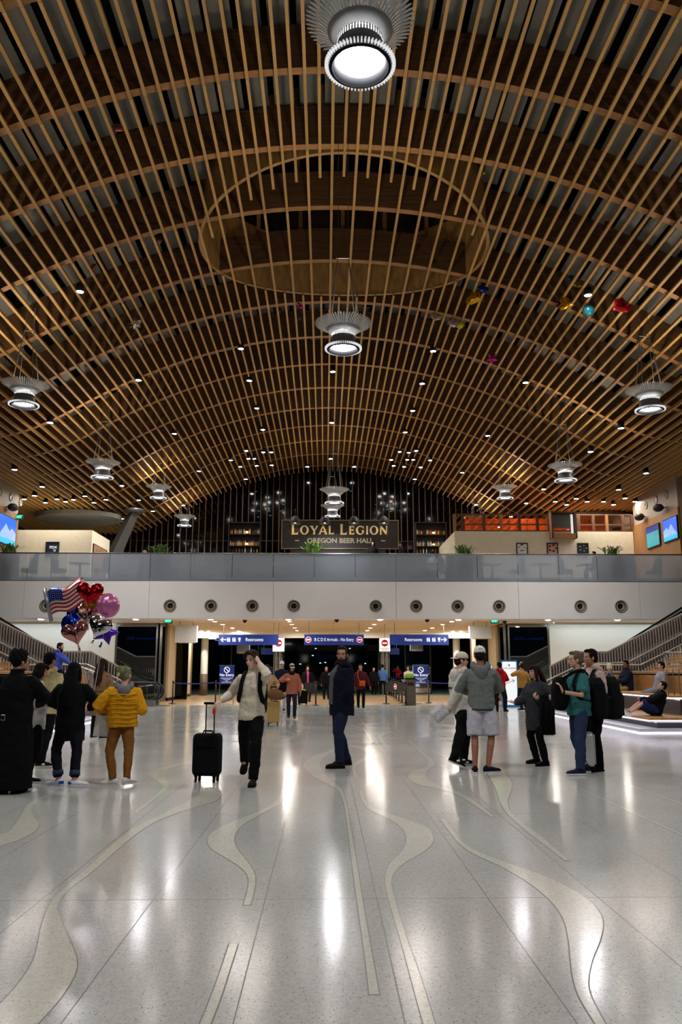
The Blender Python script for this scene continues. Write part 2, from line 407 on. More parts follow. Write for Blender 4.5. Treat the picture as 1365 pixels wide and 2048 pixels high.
# round skylight: plywood ring, rim, dark night glass
sky = MB(); NS = 72; ri, ro, ed = [], [], []
rings_ = []
for k in range(NS + 1):
    a = 2 * math.pi * k / NS; cx, sy = math.cos(a), math.sin(a)
    x, y = RING_C.x + RING_A * cx, RING_C.y + RING_B * sy; xo, yo = RING_C.x + (RING_A + 0.07) * cx, RING_C.y + (RING_B + 0.07) * sy
    zb = zc(x) + 0.02; zt = zc(RING_C.x) + 2.0
    rings_.append([Vector((x, y, zb)), Vector((xo, yo, zb)), Vector((xo, yo, zt)), Vector((x, y, zt))])
ring = sky.rings(rings_, False).build('skylight_ring', M_PLY, ceiling)
rr = [[p[0] + (p[0] - p[1]) * 0.5 + Vector((0, 0, -0.05)), p[1] + Vector((0, 0, -0.05)), p[1] + Vector((0, 0, 0.0)), p[0] + (p[0] - p[1]) * 0.5] for p in rings_]
MB().rings(rr, False).build('skylight_rim', M_BOARD, ceiling)
g = MB(); zt = zc(RING_C.x) + 1.98
g.add([(RING_C.x + RING_A * math.cos(2 * math.pi * k / NS), RING_C.y + RING_B * math.sin(2 * math.pi * k / NS), zt) for k in range(NS)], [tuple(range(NS))])
g.build('skylight_glass', M_NIGHT, ceiling)
for i in range(-3, 4):       # posts between the beams inside the skylight
    for y in (21.65, 24.81, 19.3):
        x = RING_C.x + i * 1.42
        if inring(x, y, 0.97): MB().box((x, y + 0.2, zc(x) + 1.45), (0.12, 0.08, 1.1)).build('skylight_post', M_ARCH, ceiling)
# lattice boards
SP, BWD, BHT = 0.326, 0.072, 0.15
BX0 = 0.47
cells = []
nmin = int((XC0 + 0.3 - BX0) / SP); nmax = int((XC1 - 0.3 - BX0) / SP)
for n in range(nmin, nmax + 1):
    x = BX0 + n * SP
    for k in range(len(YK)):
        y0 = YK[k]; y1 = YK[k + 1] if k + 1 < len(YK) else YEND + 0.15
        pieces = [(y0 + 0.004, y1 - 0.004)]
        u = 1 - ((x - RING_C.x) / (RING_A - 0.1)) ** 2
        if n % 2 == 0 and u > 0:
            h = (RING_B - 0.1) * math.sqrt(u)
            lo, hi = RING_C.y - h + 0.75, RING_C.y + h + 0.05
            pieces = []
            if y0 < lo: pieces.append((y0 + 0.004, min(y1 - 0.004, lo)))
            if y1 > hi: pieces.append((max(y0 + 0.004, hi), y1 - 0.004))
            pieces = [p for p in pieces if p[1] - p[0] > 0.15]
        for a, b in pieces:
            cells.append((x, a, b))
def pxsize(c):
    p = Vector((c[0], (c[1] + c[2]) / 2, zc(c[0]))) - CAM
    z = p.dot(FW); X = CX + F * p.dot(RT) / z; Yp = CY - F * p.dot(UP) / z
    vis = -40 < X < 1405 and -60 < Yp < 2048
    return (F / z if vis else 0)
cells.sort(key=pxsize, reverse=True)
rest = MB(); bmesh_cache = {}
def board_xf(x):
    s = slope(x); return Matrix.Rotation(-math.atan(s) * 0.9, 3, 'Y'), Vector((-s, 0, 1)).normalized()
for i, (x, a, b) in enumerate(cells):
    R, nrm = board_xf(x); c = Vector((x, (a + b) / 2, zc(x))) - nrm * (BHT / 2 - 0.003)
    if i < 300:
        key = round(b - a, 2)
        if key not in bmesh_cache:
            bmesh_cache[key] = MB().box((0, 0, 0), (BWD, b - a, BHT)).mesh('lattice_board', M_BOARD)
        o = bpy.data.objects.new('lattice_board', bmesh_cache[key]); COL.objects.link(o); o.parent = ceiling
        o.location = c; o.rotation_euler = R.to_euler()
    else:
        rest.box(c, (BWD, b - a, BHT), R)
ro = rest.build('lattice_boards', M_BOARD, ceiling); ro['kind'] = 'stuff'

# ================================================================ gallery front
ZB, ZT, ZR = 3.74, 5.39, 6.66
ZF = 5.60                      # floor of the upper level
gal = struct(MB().box2((XL, YF + 0.25, ZB + 0.02), (XR, 54, ZT - 0.02)).build('gallery_slab', M_WHITE)); gal.name = 'trim_1'
circ_px = [92, 340, 422, 505, 588, 752, 833, 916, 999, 1162, 1243]
joints_px = [47, 298, 547, 793, 1038, 1281]
jx = [XL] + [P(-199, 1200, Y=YF).x] + [P(p, 1200, Y=YF).x for p in joints_px] + [P(1527, 1200, Y=YF).x, XR]
cz = P(670, 1212, Y=YF).z; RH = 0.255
for j in range(len(jx) - 1):
    x0, x1 = jx[j] + 0.006, jx[j + 1] - 0.006
    hs = [P(p, 1212, Y=YF).x for p in circ_px]; hs = sorted(h for h in hs if x0 + RH < h < x1 - RH)
    b = MB(); yy = YF
    def q(x, z, y=yy): return (x, y, z)
    edges = [x0]
    for h in hs: edges += [h - RH - 0.02, h + RH + 0.02]
    edges.append(x1)
    for e in range(0, len(edges), 2):
        b.add([q(edges[e], ZB), q(edges[e + 1], ZB), q(edges[e + 1], ZT), q(edges[e], ZT)], [(0, 1, 2, 3)])
    for h in hs:
        N = 32; pts = []; S = RH + 0.02
        for k in range(N):
            a = 2 * math.pi * k / N; c_, s_ = math.cos(a), math.sin(a)
            zz = (ZT if s_ > 0 else ZB); t = min(S / abs(c_) if abs(c_) > 1e-6 else 9, abs(zz - cz) / abs(s_) if abs(s_) > 1e-6 else 9)
            pts.append((q(h + RH * c_, cz + RH * s_), q(h + t * c_, cz + t * s_)))
        # exact corners: add the four corner triangles
        vs = [p[0] for p in pts] + [p[1] for p in pts]
        b.add(vs, [(k, N + k, N + (k + 1) % N, (k + 1) % N) for k in range(N)])
        for cx_, cz_ in ((1, 1), (-1, 1), (-1, -1), (1, -1)):
            zc_ = ZT if cz_ > 0 else ZB; ang = math.atan2(zc_ - cz, cx_ * S) % (2 * math.pi)
            k0 = int(ang / (2 * math.pi / N)); pa, pb = pts[k0 % N][1], pts[(k0 + 1) % N][1]
            b.add([pa, q(h + cx_ * S, zc_), pb], [(0, 1, 2)])
    # edge returns
    b.box2((x0, YF + 0.001, ZB), (x0 + 0.01, YF + 0.2, ZT)); b.box2((x1 - 0.01, YF + 0.001, ZB), (x1, YF + 0.2, ZT)); b.box2((x0, YF + 0.001, ZB), (x1, YF + 0.2, ZB + 0.01))
    b.build('fascia_panel', M_WHITE, gal)
# air nozzles in the front
M_NOZ = mat('nozzle_bronze', (140, 132, 114), 0.5, metal=0.2, var=0.06)
M_NOZ2 = mat('nozzle_light', (170, 164, 148), 0.45, metal=0.2, var=0.06)
noz0 = None
for i, p in enumerate(circ_px):
    h = P(p, 1212, Y=YF).x
    if noz0 is None:
        noz0 = thing('air_nozzle', '', 'air vent', (h, YF, cz), 0, 'round air nozzles along the gallery front')
        ax = Matrix.Rotation(math.pi / 2, 3, 'X')
        def L(prof, nm, mt, par):
            b = MB().lathe(prof, 40); b.v = [tuple(ax @ Vector(v)) for v in b.v]; return b.build(nm, mt, par, True)
        L([(0.285, 0.0), (0.285, 0.02), (0.25, 0.03), (0.235, 0.01), (0.19, -0.13)], 'flange', M_NOZ, noz0)
        L([(0.195, -0.13), (0.19, -0.05), (0.165, -0.03), (0.135, -0.045), (0.125, -0.14)], 'nozzle_cup', M_NOZ2, noz0)
        L([(0.14, -0.145), (0.001, -0.15)], 'opening', M_BLACK, noz0)
        o = noz0
    else: o = clone(noz0, (h, YF, cz))
    o['label'] = 'round bronze air nozzle with black centre set in white gallery front'
o = None
# soffit, its edge and lamps
M_LAMP = emis('soffit_lamp', (255, 246, 232), SOFFIT_E)
sof = struct(MB().box2((XL, YF + 0.012, ZB - 0.015), (XR, 39.75, ZB + 0.012)).build('ceiling_soffit', M_WHITE)); sof.name = 'ceiling_under_gallery'
XP0, XP1 = -7.75, 8.6
MB().box2((XP0, 39.75, ZB - 0.02), (XP1, 48.3, ZB + 0.01)).build('soffit_panel', M_SOFFIT, sof)
MB().box2((XP0, YF + 0.9, ZB - 0.02), (XP1, 39.75, ZB - 0.016)).build('soffit_panel', M_SOFFIT, sof)
for xj in (-5.0, -2.2, 0.42, 3.1, 5.9): MB().box2((xj - 0.006, YF + 0.9, ZB - 0.024), (xj + 0.006, 48.3, ZB - 0.0205)).build('soffit_joint', M_NOZ, sof)
SOFL = [(66, 1236.5), (260, 1236.5), (415, 1237), (430, 1243), (446, 1249), (465, 1256), (478, 1262.5), (575, 1237), (580, 1243), (584, 1249), (590, 1256), (594, 1261), (764, 1237), (749, 1249), (741, 1256), (735, 1261), (886, 1249), (865, 1256), (850, 1261), (904, 1243), (925, 1237.5), (1108, 1238), (1252, 1238), (403, 1265), (417, 1269), (907, 1269), (923, 1265)]
bulb = None
for px, py in SOFL:
    p = P(px, py, Z=ZB - 0.03)
    p.y = max(p.y, YF + 0.55)
    if p.y > 49: p = P(px, py, Y=47.8); p.z = ZB - 0.03
    if bulb is None:
        bulb = MB().lathe([(0.11, 0.0), (0.11, 0.014), (0.001, 0.014)], 20); bulb.v = [(x, y, -z + 0.0) for x, y, z in bulb.v]
        o = thing('recessed_lamp', 'small round recessed lamp glowing in the soffit under the gallery', 'lamp', p, 0, 'recessed lamps in the soffit'); bl0 = o
        MB().lathe([(0.13, 0.012), (0.13, -0.008), (0.1, -0.008)], 24).build('trim_ring', M_WHITE, o); MB().lathe([(0.1, -0.004), (0.001, -0.004)], 20).build('lens', M_LAMP, o)
    else: clone(bl0, p)
M_WALLFILL = emis('wall_fill_light', (238, 248, 255), SOFFIT_E * 0.022)
for sg_ in (1, -1):          # slot lights added unseen behind a lip to brighten the white walls
    x0_, x1_ = (11.0, 21.5) if sg_ > 0 else (2 * XA - 21.5, 2 * XA - 11.0)
    MB().box2((x0_, 38.86, ZB - 0.11), (x1_, 38.9, ZB - 0.015)).build('fill_light_lip', M_WHITE, sof)
    MB().box2((x0_, 38.95, ZB - 0.022), (x1_, 39.10, ZB - 0.016)).build('wall_fill_light', M_WALLFILL, sof)
for px, py in ((490, 1240), (674, 1239), (855, 1239), (1010, 1242)):
    p = P(px, py, Z=ZB - 0.02); o = thing('dome_camera', 'small black dome camera under the gallery edge', 'camera', p, 0, 'dome cameras under the gallery edge')
    MB().ell((0, 0, -0.05), (0.09, 0.09, 0.08)).build('dome', M_BLACK, o, True); MB().lathe([(0.1, 0.0), (0.1, -0.04), (0.08, -0.05)], 20, cap=True).build('housing', M_DARK, o)

# glass balustrade of the gallery
M_RAILGLASS = glassy('balustrade_glass', (222, 229, 236), transp=0.71, gloss=0.05, diff=0.20, transl=0.12, rough=0.03)
bal = thing('glass_balustrade', 'grey frosted glass balustrade with steel top rail along the gallery', 'balustrade', (0, 0, 0))
pane_px = [-26, 55, 136, 219, 301, 382, 465, 547, 629, 711, 792, 875, 955, 1036, 1118, 1195, 1278, 1360, 1442]
for a, b in zip(pane_px[:-1], pane_px[1:]):
    x0, x1 = P(a, 1130, Y=YF + 0.1).x, P(b, 1130, Y=YF + 0.1).x
    MB().box2((x0 + 0.012, YF + 0.09, ZT - 0.02), (x1 - 0.012, YF + 0.11, ZR - 0.02)).build('glass_pane', M_RAILGLASS, bal)
xa, xb = P(-40, 1106, Y=YF).x, P(1450, 1106, Y=YF).x
MB().tube([(xa, YF + 0.1, ZR), (xb, YF + 0.1, ZR)], 0.028, 8).build('top_rail', M_STEEL, bal, True)
MB().box2((xa, YF + 0.05, ZT - 0.02), (xb, YF + 0.15, ZT + 0.035)).build('base_channel', M_STEEL, bal)

# ================================================================ pendant lamps
M_ALU = mat('lamp_aluminium', (168, 170, 168), 0.38, metal=0.35, var=0.05)
M_ALUD = mat('lamp_body_grey', (120, 122, 128), 0.4, metal=0.4, var=0.05)
M_LENS = emis('lamp_lens', (246, 246, 250), LENS_E)
M_UPL = emis('lamp_uplight', (255, 236, 206), UP_E)
M_RIMGLOW = mat('lamp_fin_glow', (232, 234, 236), 0.35, var=0.02, emit=0.45)  # emission puts lamp light leaking through the slots into the fins
M_NECK = emis('lamp_neck', (250, 248, 240), 1.2)
M_BEZEL = mat('lamp_bezel', (16, 16, 18), 0.7, var=0.05, spec=0.1)
M_CABLE = mat('steel_cable', (96, 92, 86), 0.5, metal=0.5, var=0.05)
def make_pendant(loc, label, group):
    r = thing('pendant_lamp', label, 'lamp', loc, 0, group)
    body = MB().lathe([(0.385, 0.0), (0.40, 0.02), (0.36, 0.06), (0.315, 0.13), (0.29, 0.22), (0.285, 0.31), (0.272, 0.31)], 48).build('lamp_body', M_ALUD, r, True)
    fin = MB()
    for k in range(60):
        a = 2 * math.pi * k / 60; R = Matrix.Rotation(a, 3, 'Z')
        fin.box(R @ Vector((0.415, 0, 0.03)), (0.05, 0.016, 0.045), R)
    o = fin.build('rim_fins', M_RIMGLOW, body); o['kind'] = 'stuff'
    MB().lathe([(0.385, 0.0), (0.35, -0.015), (0.28, 0.075)], 48).build('lens_bezel', M_BEZEL, r, True)
    MB().lathe([(0.28, 0.074), (0.15, 0.074), (0.001, 0.074)], 40).build('lens', M_LENS, r, True)
    neck = MB()
    for k in range(48):
        a = 2 * math.pi * k / 48; R = Matrix.Rotation(a, 3, 'Z'); neck.box(R @ Vector((0.279, 0, 0.345)), (0.014, 0.018, 0.09), R)
    o = neck.build('neck_slats', M_ALU, r); o['kind'] = 'stuff'
    cup = MB().lathe([(0.268, 0.385), (0.29, 0.40), (0.34, 0.445), (0.41, 0.51), (0.41, 0.518), (0.335, 0.456), (0.26, 0.40)], 48).build('petal_cup', M_ALU, r, True)
    pet0 = None
    for k in range(60):
        a = 2 * math.pi * k / 60
        if pet0 is None:
            rs = []
            for x, z, wd in ((0.40, 0.502, 0.017), (0.48, 0.568, 0.02), (0.56, 0.618, 0.021), (0.635, 0.65, 0.019), (0.668, 0.66, 0.012), (0.682, 0.663, 0.003)):
                rs.append([Vector((x, -wd, z)), Vector((x, wd, z)), Vector((x, wd, z + 0.006)), Vector((x, -wd, z + 0.006))])
            pet0 = MB().rings(rs, True).build('petal', M_ALU, cup); 
        else: inst(pet0, cup, rot=(0, 0, a))
    MB().lathe([(0.262, 0.31), (0.262, 0.388)], 40).build('neck_diffuser', M_NECK, r, True)
    MB().lathe([(0.25, 0.402), (0.001, 0.402)], 32).build('uplight', M_UPL, r, True)
    top = zc(loc[0] if not hasattr(loc, 'x') else loc.x) - (loc[2] if not hasattr(loc, 'x') else loc.z) + 0.6
    zb = min(2.35, top - 0.5)
    for side in (-1, 1):
        for ya in (-0.28, 0.0, 0.28):
            xs_ = side * math.sqrt(max(0.02, 0.42 ** 2 - ya * ya))
            MB().tube([(xs_, ya, 0.53), (side * 0.13, ya * 0.15, zb)], 0.0075, 5).build('cable', M_CABLE, r)
            for q_ in range(3):
                pass
        MB().tube([(side * 0.12, 0, zb), (side * 0.12, 0, top)], 0.007, 5).build('cable', M_CABLE, r)
    MB().tube([(-0.16, 0, zb), (0.16, 0, zb)], 0.016, 6).build('spreader_bar', M_CABLE, r)
    return r
XLm, XRm, XCm = -8.9, 9.62, 0.41
PEND = [(XCm, 8.78, 8.85), (XCm, 18.07, 8.95), (XCm, 36.0, 8.9), (XCm, 45.1, 10.0)]
PEND += [(XCm, -0.5, 8.85), (XLm, 13.9, 9.05), (XRm, 13.8, 9.05), (XLm, 4.8, 9.0), (XRm, 4.7, 9.0)]      # the grid goes on outside the view
PEND += [(XLm, 23.0, 9.15), (XLm, 31.6, 9.0), (XLm, 42.4, 10.45), (XLm, 50.5, 10.38), (XRm, 22.8, 9.05), (XRm, 31.4, 8.92), (XRm, 42.2, 10.47), (XRm, 50.3, 10.4)]
PLAB = {(0, 9): 'hung ahead of the round skylight', (0, 18): 'hung under the rim of the round skylight', (0, 36): 'hung above the glass balustrade before the beer hall sign', (0, 45): 'hung close above the beer hall sign',
        (-9, 23): 'hung over the seating steps on the balloon side', (-9, 32): 'hung over the stairs on the balloon side', (-9, 42): 'hung between the cream kiosk and the slanted steel post', (-9, 50): 'hung beyond the slanted steel post at the back glazing',
        (10, 23): 'hung over the steps where people sit', (10, 31): 'hung over the stairs behind the seated couple', (10, 42): 'hung above the end of the orange glazing', (10, 50): 'hung behind the orange glazing'}
p0 = None
for i, l in enumerate(PEND):
    lab = 'flared pendant lamp with petal crown ' + PLAB.get((round(l[0]), round(l[1])), 'hung from the timber ceiling beyond the crowd')
    if p0 is None: p0 = make_pendant(Vector(l), lab, 'flared pendant lamps of the hall')
    elif abs(zc(l[0]) - l[2] - gap) > 0.12: p0 = make_pendant(Vector(l), lab, 'flared pendant lamps of the hall')
    else: clone(p0, l)['label'] = lab; continue
    gap = zc(l[0]) - l[2]

# small cylinder downlights hung in the lattice
M_DL = emis('downlight_lens', (255, 246, 238), DOWN_E)
DLP = [(160, 584), (482, 698), (666, 744), (867, 703), (1177, 591), (277, 761), (499, 762), (845, 768), (1052, 766), (514, 817), (826, 822), (349, 868), (976, 872), (100, 846), (1243, 857), (526, 860), (664, 846), (811, 865), (1182, 904), (462, 921),
       (493, 902), (527, 905), (497, 918), (509, 918), (481, 934), (514, 932), (544, 931), (615, 934), (662, 918), (709, 934), (788, 932), (809, 934), (842, 935), (492, 959), (830, 959), (783, 920), (815, 920), (827, 920), (861, 921), (833, 902), (925, 946), (398, 943),
       (1088, 979), (1053, 1007), (1111, 1004), (1134, 1010), (1153, 998), (1175, 1004), (1208, 1004), (1228, 1010), (1238, 980), (1251, 997), (1271, 1004), (1293, 947), (953, 1010),
       (29, 940), (84, 974), (69, 992), (49, 999), (114, 999), (91, 1006), (131, 1004), (147, 1000), (170, 993), (188, 1006), (212, 1000), (244, 972), (278, 1001), (306, 1023), (120, 1038), (244, 1038), (367, 1011), (543, 905), (800, 904), (818, 906)]
dl0 = None
for px, py in DLP:
    z = 12.5
    for _ in range(25):
        p = P(px, py, Z=z); z = 0.5 * z + 0.5 * (zc(p.x) - 0.30)
    if p.y > 52.6: p = P(px, py, Y=52.4)
    lab = 'small round downlight glowing between boards of the timber ceiling'
    if dl0 is None:
        dl0 = thing('ceiling_downlight', lab, 'downlight', p, 0, 'downlights in the timber ceiling')
        MB().lathe([(0.001, 0.26), (0.10, 0.26), (0.125, 0.24), (0.125, 0.0), (0.113, 0.0), (0.11, 0.02)], 20).build('can', M_DARK, dl0, True)
        MB().lathe([(0.112, 0.012), (0.001, 0.004)], 20).build('lens', M_DL, dl0)
    else: clone(dl0, p)

# ================================================================ upper level: back glass wall
YG = 53.6
wb = struct(MB().box2((-20, YG, 5.2), (20, YG + 0.1, 16)).build('wall_back', M_NIGHT))
M_FIN = wood('fin_wood', (92, 64, 34), var=0.2, stretch=(6, 6, 0.5))
x = -15.4
k = 0
while x < 10.4:
    h = zc(x) - 5.35 + 0.4
    wdt = 0.045 if k % 2 else 0.06
    MB().box2((x - wdt / 2, YG - 0.22, 5.35), (x + wdt / 2, YG - 0.12, 5.35 + h)).build('wood_fin', M_FIN, wb)
    x += 0.41; k += 1
MB().box2((-16, YG - 0.1, 9.9), (10.5, YG - 0.04, 9.97)).build('transom', M_DARK, wb)
MB().box2((-20, YG - 0.02, 5.2), (20, YG + 0.0, 5.4)).build('sill', M_DARK, wb)
# upper floor
gf = struct(MB().box2((XL, YF + 0.3, ZT - 0.02), (XR, YG, ZF)).build('floor_gallery', mat('gallery_floor', (150, 146, 138), 0.3, var=0.08, scale=3)))
# small glowing cyan marks painted in for reflections on the back panes
M_CY = emis('cyan_reflection', (70, 170, 180), 0.45)
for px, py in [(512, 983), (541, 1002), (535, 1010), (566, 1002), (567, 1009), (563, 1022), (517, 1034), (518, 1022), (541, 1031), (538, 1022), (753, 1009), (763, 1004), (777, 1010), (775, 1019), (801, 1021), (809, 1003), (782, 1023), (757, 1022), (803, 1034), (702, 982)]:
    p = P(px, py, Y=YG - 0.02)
    tag(MB().box((0, 0, 0), (0.14, 0.02, 0.035)).build('reflection_mark', M_CY, None, loc=p), 'tiny cyan reflection painted as a glowing mark on the dark back glazing', 'lamp', 'painted cyan reflections on the back glazing')

# ---------------------------------------------------------------- sign over the bar
YS = 48.0
a, b = P(563, 1039, Y=YS), P(799, 1099, Y=YS)
sg = thing('bar_sign', 'black framed LOYAL LEGION OREGON BEER HALL sign with cream letters', 'sign', ((a.x + b.x) / 2, YS, b.z))
SW, SH = b.x - a.x, a.z - b.z
M_SIGNBK = mat('sign_black', (22, 20, 17), 0.5, var=0.35, scale=2, stretch=(1, 1, 5))
M_BRASS = mat('sign_brass', (150, 124, 84), 0.4, metal=0.6, var=0.08)
M_CREAMLET = mat('letter_cream', (234, 214, 164), 0.55, var=0.08, scale=4)
M_GREYLET = mat('letter_grey', (166, 154, 128), 0.55, var=0.08, scale=4)
MB().box((0, 0.04, SH / 2), (SW, 0.08, SH)).build('board', M_SIGNBK, sg)
for (c, d) in (((0, -0.01, 0.04), (SW, 0.05, 0.05)), ((0, -0.01, SH - 0.04), (SW, 0.05, 0.05)), ((-SW / 2 + 0.04, -0.01, SH / 2), (0.05, 0.05, SH - 0.03)), ((SW / 2 - 0.04, -0.01, SH / 2), (0.05, 0.05, SH - 0.03))):
    MB().box(c, d).build('frame', M_BRASS, sg)
for s_ in (-1, 1): MB().box((s_ * SW * 0.3, 0.03, -(b.z - ZF) / 2), (0.08, 0.06, b.z - ZF)).build('support_post', M_BLACK, sg)
# drawn letters with flared serifs, unit height
def arcpts(cx, cy, rx, ry, a0, a1, n=20): return [(cx + rx * math.cos(math.radians(a0 + (a1 - a0) * i / n)), cy + ry * math.sin(math.radians(a0 + (a1 - a0) * i / n))) for i in range(n + 1)]
def glyph(ch):
    S = 0.20          # stem
    def stem(x): return [(x - 0.04, 0), (x + S + 0.04, 0), (x + S, 0.10), (x + S, 0.90), (x + S + 0.04, 1), (x - 0.04, 1), (x, 0.9), (x, 0.1)]
    def band(o, i): return [[o[k], o[k + 1], i[k + 1], i[k]] for k in range(len(o) - 1)]
    if ch == 'L': return [stem(0.06), [(0.2, 0), (0.62, 0), (0.68, 0.30), (0.58, 0.17), (0.2, 0.14)]], 0.72
    if ch == 'E': return [stem(0.06), [(0.2, 0), (0.62, 0), (0.67, 0.28), (0.57, 0.15), (0.2, 0.13)], [(0.2, 0.87), (0.55, 0.85), (0.63, 0.74), (0.62, 1), (0.2, 1)], [(0.2, 0.44), (0.46, 0.46), (0.54, 0.36), (0.54, 0.68), (0.46, 0.58), (0.2, 0.57)]], 0.72
    if ch == 'O': return band(arcpts(0.5, 0.5, 0.5, 0.53, 0, 360, 36), arcpts(0.5, 0.5, 0.27, 0.41, 0, 360, 36)), 1.02
    if ch == 'G': return band(arcpts(0.5, 0.5, 0.5, 0.53, 48, 325, 30), arcpts(0.5, 0.5, 0.27, 0.40, 48, 325, 30)) + [[(0.70, 0.08), (0.92, 0.16), (0.92, 0.40), (1.0, 0.50), (0.60, 0.50), (0.70, 0.40)], [(0.78, 0.72), (0.92, 0.68), (0.90, 0.98), (0.80, 0.92)]], 1.02
    if ch == 'I': return [stem(0.06)], 0.34
    if ch == 'Y': return [[(0.34, 0), (0.64, 0), (0.59, 0.1), (0.59, 0.45), (0.39, 0.45), (0.39, 0.1)], [(0.39, 0.40), (0.59, 0.48), (0.34, 0.9), (0.38, 1), (-0.04, 1), (0.04, 0.92)], [(0.47, 0.42), (0.59, 0.40), (0.90, 0.92), (0.98, 1), (0.66, 1), (0.72, 0.9)]], 0.92
    if ch == 'A': return [[(-0.06, 0), (0.24, 0), (0.19, 0.10), (0.52, 0.98), (0.40, 1.02), (0.04, 0.10)], [(0.60, 0), (1.02, 0), (0.95, 0.10), (0.58, 1.02), (0.40, 1.02), (0.70, 0.10)], [(0.22, 0.26), (0.74, 0.26), (0.70, 0.38), (0.26, 0.38)]], 0.98
    if ch == 'N': return [[(0.0, 0), (0.28, 0), (0.22, 0.1), (0.22, 0.92), (0.0, 1), (0.10, 0.9), (0.10, 0.1)], [(0.0, 1), (0.26, 1), (0.90, 0.18), (0.90, 0), (0.74, 0)], [(0.78, 0.05), (0.90, 0.0), (0.90, 0.9), (0.97, 1), (0.70, 1), (0.78, 0.9)]], 1.0
    return [], 0.4
def word(txt, cap, small, x0, z0, sg, mt):
    x = x0; prev = ' '
    for ch in txt:
        if ch == ' ': x += small * 0.5; prev = ch; continue
        h = cap if prev == ' ' else small; prev = ch
        polys, adv = glyph(ch); b_ = MB()
        zz = z0 - (0.16 * (cap - small) if h == cap else 0)
        for pl in polys:
            b_.prism([(x + u * h, zz + v * h) for u, v in pl], lambda u, v, w_: Vector((u, w_, v)), -0.03, -0.002)
        if sg is not None: b_.build('letter', mt, sg)
        x += (adv + 0.11) * h
    return x
tot = word('LOYAL LEGION', 0.62, 0.50, 0, 0, None, None)
fit = (SW * 0.83) / tot
word('LOYAL LEGION', 0.62 * fit, 0.50 * fit, -tot * fit / 2, SH * 0.50, sg, M_CREAMLET)
text('lettering', 'OREGON BEER HALL', 0.40, (0.0, -0.012, SH * 0.285), FRONT, M_GREYLET, sg, offset=0.014, ext=0.008, sx=1.06)
for s_ in (-1, 1): MB().box((s_ * SW * 0.365, -0.01, SH * 0.29), (0.26, 0.02, 0.06)).build('dash_mark', M_GREYLET, sg)
# four black shades that light it
M_WARM = emis('warm_bulb', (255, 214, 150), 30)
for px in (428, 597, 764, 934):
    gx = 440 + px / 2.844; p = P(gx, 1043, Y=YS - 0.75)
    o = thing('sign_lamp', 'black dome shade lamp on arm above the beer hall sign', 'lamp', (p.x, YS - 0.75, p.z - 0.12), 0, 'dome lamps above the beer hall sign')
    MB().lathe([(0.345, -0.02), (0.35, 0.0), (0.32, 0.14), (0.24, 0.30), (0.12, 0.42), (0.03, 0.46), (0.001, 0.46), (0.001, 0.44), (0.12, 0.40), (0.225, 0.28), (0.30, 0.13), (0.33, 0.0)], 32).build('shade', M_BLACK, o, True)
    MB().ell((0, 0, 0.12), (0.09, 0.09, 0.1)).build('bulb', M_WARM, o, True)
    MB().tube([(0, 0, 0.45), (0, 0, 0.75), (0, 0.2, 0.92), (0, 0.75, 0.92)], 0.018, 6).build('arm', M_BLACK, o, True)

# ---------------------------------------------------------------- bar shelves and bottles
BOT = {}
def bottle(kind):
    if kind in BOT: return BOT[kind]
    cols = {'amber': (150, 84, 24), 'clear': (186, 190, 180), 'green': (50, 100, 56), 'dark': (44, 26, 18), 'gold': (206, 150, 60)}
    mt = mat('bottle_' + kind, cols[kind], 0.12, var=0.05, spec=0.8, coat=0.4)
    h = {'amber': 0.30, 'clear': 0.33, 'green': 0.31, 'dark': 0.29, 'gold': 0.27}[kind]
    BOT[kind] = MB().lathe([(0.001, 0), (0.038, 0), (0.04, 0.02), (0.04, h * 0.58), (0.03, h * 0.68), (0.014, h * 0.78), (0.013, h * 0.97), (0.016, h), (0.001, h)], 10).mesh('bottle', mt, True)
    return BOT[kind]
def shelf_unit(pxa, pxb, lab):
    a, b = P(pxa, 1046, Y=YS), P(pxb, 1104, Y=YS); W_ = b.x - a.x
    zs = [P(490, y, Y=YS).z for y in (1106, 1092, 1068.5)]
    o = thing('bottle_shelf', lab, 'shelf', ((a.x + b.x) / 2, YS, ZF))
    for z in zs: MB().box((0, 0, z - ZF - 0.02), (W_, 0.35, 0.04)).build('shelf_board', M_BLACK, o)
    MB().box((0, 0.16, (a.z - ZF) / 2), (W_, 0.03, a.z - ZF)).build('back_panel', M_DARK, o)
    for s_ in (-1, 1): MB().box((s_ * W_ / 2, 0, (a.z - ZF) / 2), (0.07, 0.37, a.z - ZF)).build('side_panel', M_BLACK, o)
    MB().box((0, 0, a.z - ZF), (W_ + 0.1, 0.4, 0.05)).build('top_board', M_BLACK, o)
    for z in zs[1:]:
        bb = tag(MB().ell((0, 0, 0), 0.05).build('shelf_bulb', emis('shelf_bulb', (255, 190, 110), 22), None, True, loc=(o.location.x + 0.15, YS - 0.12, z + 0.11)), 'small warm bulb among %s bottles of the shelf beside the %s' % ('lower' if z == zs[1] else 'upper', 'cream wall' if 'cream' in lab else 'slanted post'), 'bulb')
    kinds = ['amber', 'clear', 'green', 'dark', 'gold', 'clear', 'amber']
    for zi, z in enumerate(zs):
        n = int(W_ / 0.092)
        for i in range(n):
            if zi == 0 and i % 2: continue
            x = -W_ / 2 + 0.1 + (W_ - 0.2) * i / (n - 1)
            if abs(x - 0.15) < 0.06 and zi: continue
            kd = random.choice(kinds)
            q = bpy.data.objects.new('bottle', bottle(kd)); COL.objects.link(q)
            q.location = (o.location.x + x, YS - 0.02 + random.uniform(-0.06, 0.06), z)
            tag(q, '%s glass bottle on %s' % (kd, lab), 'bottle', 'bottles on ' + lab)
shelf_unit(459, 521, 'black bar shelf on the slanted-post side of the beer hall sign')
shelf_unit(831, 893, 'black bar shelf beside the cream low wall')
